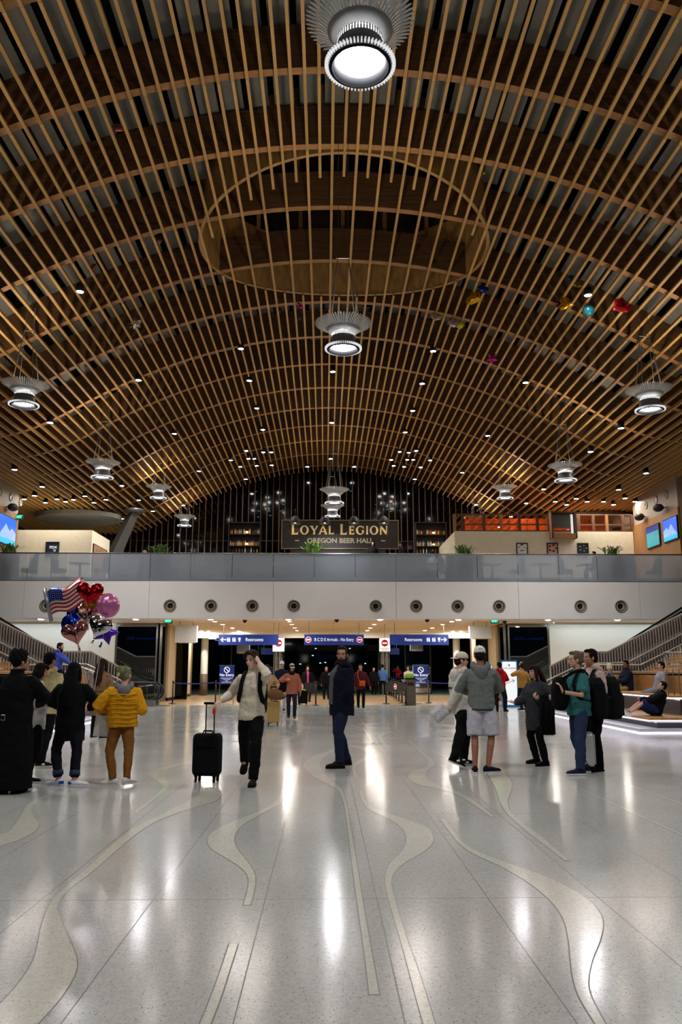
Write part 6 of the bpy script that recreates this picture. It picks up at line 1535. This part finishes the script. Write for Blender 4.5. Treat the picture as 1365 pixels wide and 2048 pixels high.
m10 = person('man seen from behind in sand hoodie and black trousers', b[0], b[1], 1.80, yaw=172, skin_='tan', head=(-14, 4, 0), top=(196, 182, 132), top_len=0.80, bulk=0.045, hood=(190, 176, 126), bottom=(13, 13, 15), leg=0.008, feet=(ft(52, 1538, b, 178), ft(84, 1536, b, 100)), shoes=(28, 27, 28), sole=(206, 200, 182), hair='short', hcol=(16, 13, 12), hands=(V((-0.16, 0.22, 0.98)), V((0.2, 0.2, 0.98))))
b = base(121, 1570)
m11 = person('woman with long black hair in black jacket and cuffed jeans', b[0] + 0.08, b[1], 1.62, yaw=178, skin_='light', head=(0, 4, 0), top=(14, 14, 16), top_len=0.63, bulk=0.042, wide=1.05, bottom=(20, 22, 32), leg=0.008, bottom_len=0.12, cuff=(52, 62, 84), feet=(ft(101, 1572, b, -112), ft(140, 1574, b, 104)), shoes=(222, 222, 226), sole=(214, 214, 216), hair='verylong', hcol=(12, 11, 12), hands=(V((-0.16, 0.28, 1.0)), V((0.18, 0.28, 1.0))), poles=((-1, -0.1, -0.4), (1, -0.1, -0.4)))
for i, (yw) in enumerate((-112, 104)):
    f_, l_ = yawdir(yw); c = m11['an'][i] - f_ * 0.045
    MB().ell(c + V((0, 0, -0.03)), (0.038, 0.038, 0.028)).build('heel_patch', cloth((40, 90, 190)), m11['root'], True)
b = base(233, 1568)
m12 = person('person in yellow puffer jacket with grey hood and greenish hair in a claw bun', b[0] + 0.04, b[1], 1.56, yaw=-165, skin_='light', head=(-28, 4, 0), top=(206, 146, 24), top_len=0.85, bulk=0.05, hood=(112, 110, 112), bottom=(122, 78, 34), wide=1.12, leg=0.003, bottom_len=0.03, feet=(ft(216, 1571, b, -106), ft(250, 1573, b, 150)), shoes=(216, 212, 206), sole=(206, 202, 196), hair='bun', hcol=(112, 114, 80), hands=(V((-0.27, 0.12, 0.95)), V((0.22, 0.24, 0.95))), poles=((-0.75, -0.5, -0.5), (0.35, -0.8, -0.5)))
for k in range(7):
    z_ = 0.92 + 0.07 * k; MB().tube([m12['B'](0.245 * math.sin(a) * (1.0 if k < 5 else 0.97), -0.195 * math.cos(a), z_ + 0.006 * math.sin(a * 5)) for a in [-1.25 + 2.5 * i / 14 for i in range(15)]], 0.009, 6).build('quilt_ridge', cloth((196, 138, 22)), m12['root'], True)
o = MB().ell(m12['HD'](0.03, -0.17, 0.04), (0.02, 0.012, 0.05)).build('hair_claw', cloth((220, 200, 140)), m12['root'], True)
hb = P(207, 1447, Y=b[1] + 0.05)
o = thing('handbag', 'pale grey tote handbag on the arm of the person in yellow jacket', 'handbag', (hb.x, b[1] + 0.05, hb.z - 0.16), math.radians(12))
m_ = MB(); m_.prism([(-0.13, 0), (0.11, -0.02), (0.14, 0.26), (-0.1, 0.28)], lambda u, v, w_: V((u, w_, v)), -0.06, 0.06); m_.build('bag_body', cloth((186, 180, 170)), o)
m_ = MB(); m_.prism([(0.11, -0.02), (0.17, 0.02), (0.18, 0.24), (0.14, 0.26)], lambda u, v, w_: V((u, w_, v)), -0.05, 0.05); m_.build('bag_side', cloth((150, 144, 136)), o)
for y_ in (-0.045, 0.045): MB().tube([(-0.05, y_, 0.2), (-0.04, y_, 0.36), (0.02, y_, 0.41), (0.08, y_, 0.36), (0.08, y_, 0.2)], 0.008, 6).build('bag_handle', cloth((120, 114, 106)), o, True)
b = base(196, 1477)
m13 = person('woman with wavy brown hair in belted tan trench coat', b[0], b[1], 1.76, yaw=165, skin_='light', head=(5, 4, 0), top=(136, 104, 76), coat=0.50, bulk=0.04, bottom=(14, 14, 16), shoes=(26, 22, 20), sole=(196, 188, 168), hair='wavy', hcol=(48, 30, 22), feet=(ft(186, 1479, b, 170), ft(207, 1478, b, 110)), hands=(V((-0.12, 0.25, 1.15)), V((0.2, 0.2, 1.15))))
MB().tube([m13['B'](0.2 * math.cos(a), 0.165 * math.sin(a), 1.06) for a in [2 * math.pi * k / 28 for k in range(29)]], 0.022, 6, hint=(0, 0, 1)).build('coat_belt', cloth((122, 92, 66)), m13['root'], True)
b = (-6.15, 14.3)
person('person with white cap and dark jacket at the edge of the crowd', b[0], b[1], 1.66, yaw=60, skin_='tan', top=(22, 24, 34), bulk=0.05, bottom=(16, 16, 18), cap=(220, 218, 214), hcol=(24, 18, 16), near=False)

for pr_, yws in ((m4, (92, 96)), (m10, (178, 100))):      # white panels of the two-tone trainers
    for i in range(2):
        f_, l_ = yawdir(yws[i]); c = pr_['an'][i]
        for sd in (1, -1): MB().ell(c + f_ * 0.05 + l_ * 0.036 * sd + V((0, 0, -0.045)), (0.03, 0.03, 0.018)).build('shoe_panel', cloth((222, 220, 214)), pr_['root'], True)
        MB().ell(c + f_ * 0.15 + V((0, 0, -0.035)), (0.03, 0.03, 0.014)).build('toe_panel', cloth((222, 220, 214)), pr_['root'], True)
# seated man in blue hoodie on the far seating steps
sx = mir(9.78, -1)
pz = P(112, 1347, X=sx)
person('man in blue hoodie sitting on the seating steps above the crowd', sx, pz.y, 1.78, yaw=72, z=0.86, skin_='light', pv=(0.0, 0, 0.60 + 0.12), lean=(0.10, 0.0), feet=((0.66, -0.12, 0, 80), (0.62, 0.14, 0, 70)), hands=((0.52, -0.16, 0.82), (0.50, 0.1, 0.82)), head=(18, 4, 0), top=(70, 92, 190), bulk=0.035, hood=(70, 92, 190), bottom=(16, 16, 18), shoes=(24, 24, 26), hair='short', hcol=(30, 22, 18), beard=(44, 32, 26), top_len=0.86)

# ---- walkers further back
b = base(583, 1438)
w1 = person('woman in rust jacket and cream cap walking with a black shoulder bag', b[0], b[1], 1.70, yaw=4, skin_='light', feet=((0.1, -0.12, 0, 4), (-0.09, 0.12, 0, 2)), head=(8, 12, 0), top=(176, 104, 80), top_len=0.78, bulk=0.04, bottom=(34, 40, 62), shoes=(96, 56, 36), hair='long', hcol=(26, 20, 18), cap=(206, 196, 176), face=True, near=False, hands=(V((0.27, -0.06, 0.84)), V((-0.18, -0.2, 1.2))), poles=(None, (-0.8, 0, -0.6)))
MB().ell((w1['B'](0, 0.06, 1.44)), (0.10, 0.08, 0.07)).build('scarf', cloth((22, 20, 22)), w1['root'], True)
sb = MB(); sb.ell((-0.30, -0.02, 1.02), (0.20, 0.12, 0.2)); sb.ell((-0.32, -0.02, 0.94), (0.21, 0.13, 0.14))
o = soft('shoulder_bag', 'big black slouchy shoulder bag of the woman in rust jacket', 'bag', (b[0], b[1], 0), sb, cloth((14, 14, 15)), 0.02, 3)
MB().tube([(-0.42, -0.02, 1.1), (-0.2, -0.02, 1.46), (-0.15, 0.0, 1.1)], 0.018, 6).build('strap', cloth((14, 14, 15)), o, True)
s2 = base(606, 1411); suitcase('small_suitcase', 'small black suitcase with lime green trim beside the woman in rust jacket', s2[0], s2[1], 0.1, 0.42, 0.26, 0.56, (16, 16, 17), handle_to=0.95)
o = tag(MB().tube([(-0.12, -0.15, 0), (-0.08, -0.17, 0.05), (0.08, -0.17, 0.05), (0.12, -0.15, 0)], 0.022, 6).build('lime_strap', cloth((200, 220, 50)), None, True, loc=(s2[0], s2[1], 0.62)), 'lime green strap across the small black suitcase', 'strap')
b = base(563, 1422)
w2 = person('man with white cap and navy top walking behind the woman in rust jacket', b[0], b[1], 1.82, yaw=0, skin_='light', top=(30, 34, 54), bulk=0.03, bottom=(196, 192, 188), shoes=(40, 34, 30), cap=(236, 236, 238), hcol=(40, 28, 22), near=False, feet=((0.1, -0.12, 0, 4), (-0.09, 0.12, 0, 2)), face=True)
b = base(540, 1448)
w3 = person('person in tan coat behind the man in cream sweater', b[0] - 0.1, b[1], 1.66, yaw=0, skin_='light', top=(186, 146, 104), bulk=0.045, coat=0.6, bottom=(60, 50, 44), shoes=(30, 28, 26), hair='long', hcol=(60, 40, 28), near=False, hands=(V((0.26, -0.12, 0.98)), None))
s3 = base(545, 1452); suitcase('gold_suitcase', 'champagne ribbed suitcase with black wheels beside the man in cream sweater', s3[0] + 0.02, s3[1], 0.05, 0.36, 0.24, 0.60, (196, 160, 98), handle_to=1.05, ribs=True, metal=True)
du = MB(); du.ell((0.05, -0.12, 0.86), (0.25, 0.13, 0.13)); du.ell((0.1, -0.12, 0.80), (0.27, 0.13, 0.1)); du.ell((0.0, -0.12, 0.93), (0.12, 0.1, 0.08))
o = soft('duffel_bag', 'brown slouchy duffel bag resting on the champagne suitcase', 'bag', (s3[0] + 0.02, s3[1] - 0.04, 0), du, cloth((112, 80, 46)), 0.018, 3)
MB().tube([(-0.1, -0.12, 0.95), (-0.04, -0.12, 1.12), (0.06, -0.12, 1.12), (0.12, -0.12, 0.95)], 0.012, 6).build('bag_handle', cloth((100, 70, 40)), o, True)
b = base(615, 1405)
person('dark-haired woman in pink top and black jacket walking past the barrier', b[0], b[1], 1.70, yaw=10, skin_='light', top=(16, 16, 18), bulk=0.04, inner=((190, 70, 130), 0.0), bottom=(60, 24, 48), shoes=(30, 24, 24), hair='long', hcol=(26, 18, 16), near=False)
b = base(722, 1417)
w5 = person('woman in maroon sweater walking with an orange crossbody bag', b[0], b[1], 1.73, yaw=8, skin_='light', feet=((0.1, -0.12, 0, 4), (-0.09, 0.12, 0, 2)), head=(-16, 4, 0), top=(88, 34, 42), top_len=0.74, bulk=0.035, bottom=(13, 13, 14), shoes=(26, 24, 24), hair='short', hcol=(28, 20, 18), face=True, near=False, hands=(V((0.36, -0.05, 0.86)), None))
ob = thing('crossbody_bag', 'bright orange crossbody bag on the woman in maroon sweater', 'bag', (b[0], b[1], 0))
MB().box((0.06, -0.2, 0.98), (0.24, 0.07, 0.20)).build('bag_body', cloth((214, 96, 30)), ob); MB().box((0.06, -0.24, 1.04), (0.22, 0.012, 0.10)).build('flap', cloth((226, 108, 38)), ob)
MB().tube([(-0.06, -0.19, 1.06), (-0.13, -0.15, 1.3), (-0.10, -0.06, 1.5), (-0.05, 0.08, 1.5)], 0.02, 6, flat=0.4, hint=(1, 0, 0)).build('strap', cloth((206, 88, 28)), ob, True)
b = base(766, 1391)
person('person in blue shirt seen from behind beside the cluster of tubes', b[0], b[1], 1.80, yaw=175, skin_='light', top=(70, 110, 176), bulk=0.03, bottom=(14, 14, 16), hair='short', hcol=(24, 18, 16), near=False)
b = base(748, 1391)
person('person dressed in black facing out beside the one in blue shirt', b[0], b[1] - 0.2, 1.66, yaw=0, skin_='light', top=(12, 12, 14), bulk=0.05, bottom=(12, 12, 13), hair='bob', hcol=(16, 14, 13), near=False, wide=1.1)
b = base(818, 1401)
w8 = person('person in pale top behind the brown bin holding a green duffel', b[0], b[1], 1.72, yaw=-20, skin_='light', top=(200, 196, 190), bulk=0.03, bottom=(30, 30, 34), hair='long', hcol=(30, 22, 18), near=False, hands=(V((0.12, -0.3, 1.1)), V((-0.12, -0.3, 1.1))))
gd = MB(); gd.ell((0, -0.36, 1.12), (0.27, 0.17, 0.2)); gd.ell((0.1, -0.36, 1.16), (0.2, 0.17, 0.17))
soft('green_duffel', 'bright green duffel bag held above the brown bin', 'bag', (b[0], b[1], 0), gd, cloth((110, 156, 52), 0.3), 0.02, 3)
b = base(653, 1400)
person('dark-clad traveller with a teal bag behind the bearded man', b[0], b[1], 1.68, yaw=0, skin_='light', top=(14, 15, 17), bulk=0.05, bottom=(13, 13, 14), hair='short', hcol=(16, 14, 13), near=False)
b = base(1003, 1423)
w9 = person('man in red hoodie seen from behind looking at a phone', b[0], b[1], 1.78, yaw=-155, skin_='tan', top=(176, 24, 32), top_len=0.86, bulk=0.045, hood=(166, 22, 30), bottom=(24, 25, 30), leg=0.02, shoes=(14, 14, 15), sole=(16, 16, 16), hair='short', hcol=(16, 13, 12), near=False, feet=((-0.17, -0.02, 0, -165), (0.17, 0.03, 0, 140)), hands=(V((-0.26, 0.18, 1.5)), V((0.1, 0.28, 1.1))), poles=((-0.9, -0.1, -0.5), (0.8, -0.2, -0.4)))
o = thing('phone', 'lit phone held up by the man in red hoodie', 'phone', w9['root'].location + w9['wr'][0] + V((-0.02, 0.07, 0.1))); MB().box((0, 0, 0), (0.08, 0.012, 0.15)).build('handset', M_BLACK, o); MB().box((0, -0.008, 0), (0.07, 0.003, 0.13)).build('screen', emis('phone_screen', (220, 170, 240), 1.5), o)
b = base(1048, 1421)
w10 = person('person in mustard top with white headphones behind the gesturing woman', b[0], b[1], 1.76, yaw=-150, skin_='light', top=(176, 134, 66), bulk=0.035, bottom=(30, 30, 34), hair='short', hcol=(56, 30, 22), near=False, hands=(V((-0.14, 0.16, 1.45)), V((0.1, 0.25, 1.2))), poles=((-0.9, 0, -0.5), None))
hp = thing('headphones', 'white over-ear headphones on the person in mustard top', 'headphones', w10['root'].location)
MB().tube([w10['HD'](0.095 * math.cos(t), -0.01, 0.02 + 0.14 * math.sin(t)) for t in [math.pi * k / 12 for k in range(13)]], 0.016, 8).build('band', cloth((226, 222, 220)), hp, True)
for sd in (1, -1): MB().ell(w10['HD'](0.095 * sd, -0.01, 0.0), 0.04).build('ear_cup', cloth((40, 36, 36)), hp, True)

# ---- people seated on the near seating steps
def seat(label, X, Y, ztier, h, yaw, dz=0.0, **k):
    F_, L_ = yawdir(yaw); s = h / 1.75; low = k.pop('low', 0.5)
    fz = -low
    feet = tuple((F_.x * 0.5 * s + L_.x * 0.12 * sd, F_.y * 0.5 * s + L_.y * 0.12 * sd, 0, yaw) for sd in (1, -1))
    return person(label, X, Y, h, yaw=yaw, z=ztier + fz, pv=(0, 0, low + 0.12), feet=feet, near=False, **k)
p = P(1222, 1372, X=9.72)
seat('white-haired person in black and white patterned top seen from behind on the steps', 9.72, p.y, 0.86, 1.62, -125, skin_='light', top=(120, 118, 118), bottom=(24, 22, 22), hair='bob', hcol=(216, 208, 192), low=0.5, head=(-5, 2, 0), hands=((-0.3, 0.1, 0.75), (-0.2, 0.3, 0.75)))
p = P(1256, 1372, X=9.75)
w12 = seat('man in navy jacket and khaki trousers seated on the wooden steps', 9.75, p.y, 0.86, 1.80, -78, skin_='brown', top=(26, 30, 48), bulk=0.05, collar=True, bottom=(156, 124, 80), hair='short', hcol=(14, 12, 12), low=0.5, head=(20, 2, 0), shoes=(30, 26, 24), hands=((-0.36, -0.12, 0.78), (-0.36, 0.12, 0.78)), face=True)
M_PLAID = None
Yr = 21.35
b = (P(1312, 1425, Y=Yr).x, Yr)
w13 = person('person in black hoodie reclining on the lowest wooden step in plaid shorts', b[0], b[1], 1.68, yaw=-92, z=0.36, skin_='light', pv=(0.0, 0, 0.13), lean=(0.42, 0.05), feet=((-0.74, -0.12, 0.0, -90), (-0.70, 0.16, 0.0, -92)), legpole=((-0.3, -0.1, 1), (-0.3, 0.1, 1)), hands=((-0.42, -0.16, 0.28), (-0.3, 0.12, 0.4)), poles=((0.2, -0.8, -0.2), None), head=(-6, -24, 0), top=(14, 14, 15), bulk=0.06, bottom=(34, 44, 84), shorts=True, leg=0.03, shoes=(224, 224, 226), sole=(236, 236, 238), pitch=(-35, -35), hair='short', hcol=(16, 14, 13), near=True, hood=(14, 14, 15))
for i in range(2):
    f_, l_ = yawdir(-91)
    for k in range(3): MB().box(w13['an'][i] + V((-0.02 - 0.045 * k, -0.034, 0.02 + 0.012 * k)), (0.012, 0.02, 0.05), Matrix.Rotation(0.5, 3, 'Y')).build('shoe_stripe', M_BLACK, w13['root'])
p = P(1312, 1372, X=9.9)
w14 = seat('person in pale grey sweater half hidden behind the reclining one', 9.7, 23.9, 0.86, 1.70, -88, skin_='light', top=(150, 150, 154), bottom=(120, 122, 132), hair='short', hcol=(20, 16, 14), low=0.5, lean=(0.25, 0))

# ---- people on the upper level
def up(px, Y, h, yaw, lab, seated=False, **k):
    q = P(px, 1110, Y=Y)
    if seated: return seat(lab, q.x, Y, ZF + 0.46, h, yaw, low=0.46, **k)
    return person(lab, q.x, Y, h, yaw=yaw, z=ZF, near=False, **k)
up(746, 36.95, 1.76, 5, 'long-haired woman standing before the beer hall sign', skin_='light', top=(28, 24, 24), hair='verylong', hcol=(34, 22, 18), face=True)
up(804, 37.25, 1.72, -60, 'dark figure standing between the long-haired woman and the bottle shelf', skin_='brown', top=(18, 16, 16), hair='short', hcol=(14, 12, 12))
up(866, 37.6, 1.72, 180, 'diner in white shirt before the bottle shelf by the cream wall', True, skin_='light', top=(214, 216, 220), hair='short', hcol=(30, 24, 20))
up(289, 37.4, 1.70, 90, 'bald diner behind the glass beside the bushy plant', True, skin_='light', top=(60, 60, 66), hair='none')
up(343, 37.7, 1.70, -90, 'dark-haired diner in blue behind the glass beside the bushy plant', True, skin_='light', top=(70, 90, 140), hair='short', hcol=(50, 36, 28))
up(1189, 37.5, 1.70, -90, 'diner with dark hair behind the glass below the framed dark print', True, skin_='light', top=(40, 40, 44), hair='short', hcol=(24, 18, 16))

# ================================================================ balloons
def foil(name, rgb, rough=0.16, metal=0.9): return mat('foil_' + name, rgb, rough, metal=metal, var=0.04, bump=0.35, scale=7)
def inflate(outline, thick, nr=10, pw=0.62):
    """pillow from a closed outline in the xz plane round the origin"""
    n = len(outline); m = MB(); vs = [V((0, -thick, 0))]; fs = []
    for r in range(1, nr + 1):
        k = r / nr; d = thick * (1 - k ** 2.4) ** pw
        for i, (u, v) in enumerate(outline):
            cr = 0.012 * math.sin(i * 1.9) * (k ** 4) * (1 - k) * 6
            vs.append(V((u * k, -(d + cr), v * k)))
    for i in range(n): fs.append((0, 1 + i, 1 + (i + 1) % n))
    for r in range(nr - 1):
        for i in range(n): a, b = 1 + r * n + i, 1 + r * n + (i + 1) % n; fs.append((a, a + n, b + n, b))
    m.add(vs, fs)
    m.add([V((v.x, -v.y, v.z)) for v in vs], [f[::-1] for f in fs]); return m
def heart_outline(w_, n=48):
    o = []
    for i in range(n):
        t = 2 * math.pi * i / n; o.append((16 * math.sin(t) ** 3, 13 * math.cos(t) - 5 * math.cos(2 * t) - 2 * math.cos(3 * t) - math.cos(4 * t)))
    k = w_ / 32; return [(a * k, (b + 2.0) * k) for a, b in o]
def star_outline(r, n=5, inner=0.5): return [((r if i % 2 == 0 else r * inner) * math.sin(math.pi * i / n), (r if i % 2 == 0 else r * inner) * math.cos(math.pi * i / n)) for i in range(2 * n)]
def star_dense(r):
    s = star_outline(r, 5, 0.52); o = []
    for a, b in zip(s, s[1:] + s[:1]): o += [(a[0] + (b[0] - a[0]) * t, a[1] + (b[1] - a[1]) * t) for t in (0, 0.25, 0.5, 0.75)]
    return o
def round_outline(r, n=36): return [(r * math.sin(2 * math.pi * i / n), r * math.cos(2 * math.pi * i / n)) for i in range(n)]
HAND = V((-3.28, 11.75, 1.02))
M_STRING = mat('string_pale', (190, 188, 196), 0.4, var=0.05)
def balloon(label, px, py, Y, kind, w_, mt, rot=(0, 0, 0), tail=True, string=True, thick=None, group=None, to=None):
    p = P(px, py, Y=Y); o = thing('foil_balloon' if kind != 'latex' else 'latex_balloon', label, 'balloon', p, 0, group); o.rotation_euler = rot
    ol = {'heart': lambda: heart_outline(w_), 'round': lambda: round_outline(w_ / 2), 'star': lambda: star_dense(w_ / 2), 'latex': lambda: round_outline(w_ / 2)}[kind]()
    inflate(ol, thick or w_ * (0.22 if kind != 'star' else 0.15)).build('envelope', mt, o, True)
    bz = min(v for _, v in ol)
    if tail: MB().tube([(0, 0, bz + 0.01), (0.01, 0, bz - 0.03), (0.0, 0, bz - 0.08)], [0.012, 0.014, 0.022], 8, flat=0.3).build('tail', mt, o, True)
    if string:
        R = o.rotation_euler.to_matrix(); a = V((0, 0, bz - 0.06)); e = R.inverted() @ ((to if to is not None else HAND) - p)
        MB().tube([a, a.lerp(e, 0.35) + V((0.02, 0, 0.0)), a.lerp(e, 0.7) + V((0.015, 0, -0.02)), e], 0.0013, 4).build('string', M_STRING, o)
    return o
R_ = math.radians
G = 'balloons of the held bunch'
balloon('shiny red heart foil balloon at the top of the bunch', 179, 1188, 12.85, 'heart', 0.42, foil('red', (176, 12, 30)), (R_(-6), R_(4), R_(6)))
balloon('gold foil balloon peeking out behind the red heart', 190, 1203, 13.55, 'round', 0.40, foil('gold', (170, 124, 20)), (0, 0, R_(20)))
balloon('round pink foil balloon with printed flower', 217, 1211, 13.4, 'round', 0.40, foil('pink', (206, 120, 164), 0.24, 0.5), (0, R_(10), R_(38)))
balloon('round blue foil balloon at the edge of the bunch', 138, 1247, 13.4, 'round', 0.30, foil('blue', (14, 60, 190)), (0, 0, R_(-20)))
balloon('second blue foil balloon tucked under the flag balloon', 150, 1226, 13.6, 'round', 0.30, foil('blue', (14, 60, 190)), (0, R_(20), R_(-10)))
balloon('copper foil heart balloon in the middle of the bunch', 176, 1228, 13.5, 'heart', 0.42, foil('copper', (196, 160, 150), 0.1, 1.0), (R_(-14), R_(-4), R_(4)))
balloon('rose-gold heart foil balloon low in the bunch', 151, 1268, 12.9, 'heart', 0.42, foil('rose', (196, 128, 124), 0.14, 0.95), (R_(-4), R_(-17), R_(4)))
balloon('bright silver heart foil balloon low in the bunch', 198, 1255, 12.9, 'heart', 0.40, foil('silver', (214, 214, 216), 0.08, 1.0), (R_(-4), R_(22), R_(-8)))
balloon('purple star foil balloon behind the silver heart', 212, 1264, 13.2, 'star', 0.44, foil('purple', (84, 36, 170), 0.22, 0.7), (0, R_(20), R_(12)))
# flag balloon
p = P(135, 1196, Y=13.2)
fb_ = thing('flag_balloon', 'waving stars and stripes flag foil balloon tilted above the bunch', 'balloon', p); fb_.rotation_euler = (0, R_(-15), R_(-6))
FWd, FHt = 0.62, 0.40
def flagpt(u, v, side, th=0.05):      # u,v in 0..1
    prof = (1 - (2 * u - 1) ** 4) ** .5 * (1 - (2 * v - 1) ** 4) ** .5
    return V(((u - .5) * FWd, side * th * prof + 0.015 * math.sin(u * 9), (v - .5) * FHt + 0.035 * math.sin(u * 8.0 + 0.6) + 0.05 * (u - .3)))
M_FR, M_FW, M_FB = foil('flagred', (186, 40, 40), 0.25, 0.5), foil('flagwhite', (216, 208, 200), 0.25, 0.4), foil('flagblue', (22, 56, 150), 0.22, 0.6)
back_ = MB(); N = 16
for side, nm in ((1, 'back'),):
    back_.rings([[flagpt(i / N, j / 13, 1) for j in range(14)] for i in range(N + 1)], False, False); back_.build('flag_back', M_FW, fb_, True)
for st in range(13):
    m_ = MB(); u0 = 0.42 if st >= 6 else 0.0; n = 14
    m_.rings([[flagpt(u0 + (1 - u0) * i / n, (st + k) / 13, -1) for k in (0, 0.5, 1)] for i in range(n + 1)], False, False); m_.build('stripe', M_FR if st % 2 == 0 else M_FW, fb_, True)
m_ = MB(); m_.rings([[flagpt(0.42 * i / 8, (6 + 7 * j / 6) / 13, -1) for j in range(7)] for i in range(9)], False, False); m_.build('star_field', M_FB, fb_, True)
for i in range(7):
    for j in range(6):
        c = flagpt(0.035 + 0.056 * i, (6.6 + 1.12 * j) / 13, -1) + V((0, -0.004, 0)); MB().prism([(c.x + a, c.z + b) for a, b in star_outline(0.0085)], lambda u, v, w_: V((u, w_, v)), c.y - 0.002, c.y + 0.002).build('star', M_FW, fb_)
MB().tube([(-FWd / 2 - 0.03, 0, FHt / 2 + 0.05), (-FWd / 2 - 0.03, 0, 0), (-FWd / 2 - 0.02, 0, -FHt / 2 - 0.1)], [0.035, 0.03, 0.035], 10, flat=0.5).build('flag_pole', foil('polegrey', (150, 150, 156), 0.3, 0.6), fb_, True)
e = fb_.rotation_euler.to_matrix().inverted() @ (HAND - p); MB().tube([(0, 0, -FHt / 2), e * 0.5 + V((0.03, 0, 0)), e], 0.0013, 4).build('string', M_STRING, fb_)
# ribbons of the bunch
for i, c in enumerate(((90, 110, 200), (150, 150, 200))):
    a = P(171 + 3 * i, 1318, Y=12.8); o = MB().tube([a - HAND, (a - HAND) * 0.6 + V((0.02, 0, 0)), (a - HAND) * 0.3, V((0, 0, 0))], 0.004, 4, flat=0.2)
    tag(o.build('curling_ribbon', mat('ribbon_%d' % i, c, 0.3, metal=0.4, var=0.1), None, True, loc=HAND), ('%s curling ribbon below the balloon bunch' % ('blue', 'lilac')[i]), 'ribbon')
# loose balloons under the timber ceiling
LOOSE = [(951, 596, 'heart', 0.62, 'gold', 'gold foil balloon stuck under the ceiling beside the round skylight'), (967, 578, 'star', 0.42, 'blue', 'dark blue foil balloon stuck beside the gold one under the ceiling'), (872, 634, 'heart', 0.46, 'silver', 'crumpled silver foil balloon stuck under the ceiling'),
         (907, 645, 'round', 0.46, 'silver', 'round clear-silver balloon next to the yellow latex one under the ceiling'), (921, 650, 'latex', 0.30, 'yellow', 'yellow latex balloon stuck under the ceiling'), (985, 717, 'star', 0.5, 'magenta', 'magenta star balloon stuck under the ceiling'),
         (1134, 608, 'heart', 0.5, 'gold', 'yellow-gold foil balloon near the teal one under the ceiling'), (1122, 612, 'star', 0.36, 'navy', 'navy foil balloon near the yellow-gold one under the ceiling'), (1178, 621, 'latex', 0.40, 'teal', 'teal balloon stuck under the ceiling boards'), (1241, 612, 'heart', 0.62, 'red', 'red and silver foil balloon stuck under the ceiling boards'),
         (1145, 557, 'star', 0.34, 'teal', 'dark teal foil balloon caught above the boards'), (1156, 570, 'star', 0.3, 'yellow', 'small yellow foil balloon caught above the boards'), (273, 647, 'star', 0.46, 'silver', 'silver star balloon stuck under the ceiling'),
         (235, 256, 'heart', 0.34, 'rose', 'pinkish foil balloon caught high in the ceiling boards'), (965, 346, 'star', 0.26, 'yellow', 'tiny yellow-green balloon caught at the skylight rim'), (184, 537, 'heart', 0.34, 'rose', 'dull pink balloon caught between ceiling boards'), (315, 479, 'round', 0.3, 'grey', 'dull grey balloon caught between ceiling boards'),
         (600, 611, 'star', 0.28, 'magenta', 'small magenta balloon behind the pendant cables'), (556, 619, 'round', 0.28, 'olive', 'olive balloon caught below the skylight rim'), (598, 634, 'round', 0.34, 'grey', 'grey transparent balloon below the small magenta one'), (736, 612, 'heart', 0.34, 'navy', 'dark navy balloon caught below the skylight rim'), (1216, 453, 'heart', 0.3, 'red', 'small dark red balloon caught high in the ceiling boards')]
FC = {'gold': (206, 156, 20), 'blue': (16, 40, 120), 'silver': (206, 204, 202), 'yellow': (190, 180, 20), 'magenta': (196, 40, 140), 'navy': (24, 26, 90), 'teal': (20, 120, 136), 'red': (176, 24, 40), 'rose': (190, 120, 116), 'grey': (130, 120, 118), 'olive': (120, 120, 20)}
for i, (px, py, kd, w_, c, lab) in enumerate(LOOSE):
    z = 13
    hid = 'caught' in lab or 'grey' in lab
    for _ in range(25):
        q = P(px, py, Z=z); z = 0.5 * z + 0.5 * (zc(q.x) + (0.3 if hid else -0.33))
    mt = foil('l_' + c, FC[c], 0.2, 0.75) if kd != 'latex' else mat('latex_' + c, FC[c], 0.3, var=0.03, coat=0.5)
    o = balloon(lab, px, py, q.y, kd, w_, mt, (random.uniform(-0.9, 0.5), random.uniform(-1.2, 1.2), random.uniform(-0.6, 0.6)), string=(i in (2, 4, 9)), thick=w_ * (0.42 if kd == 'latex' else 0.24), to=P(px + 8, py + 55, Y=q.y) if i in (2, 4, 9) else None)

# ================================================================ apply modifiers, turn lettering into meshes
bpy.context.view_layer.update()
dg_ = bpy.context.evaluated_depsgraph_get()
for o in BAKE:
    me = bpy.data.meshes.new_from_object(o.evaluated_get(dg_), preserve_all_data_layers=False, depsgraph=dg_)
    me.name = o.name; BAKE_NEW = me
    o['_m'] = me.name
    me.polygons.foreach_set('use_smooth', [True] * len(me.polygons))
    o.data, old = me, o.data
for o in BAKE:
    o.modifiers.clear()
    if '_m' in o: del o['_m']
new_t = []
for o in TEXTS:
    me = bpy.data.meshes.new_from_object(o.evaluated_get(dg_)); new_t.append((o, me))
for o, me in new_t:
    nm = o.name.split('.')[0]; par = o.parent; loc = o.location.copy(); rot = o.rotation_euler.copy(); sc = o.scale.copy()
    bpy.data.objects.remove(o)
    q = bpy.data.objects.new(nm, me); COL.objects.link(q); q.parent = par; q.location = loc; q.rotation_euler = rot; q.scale = sc
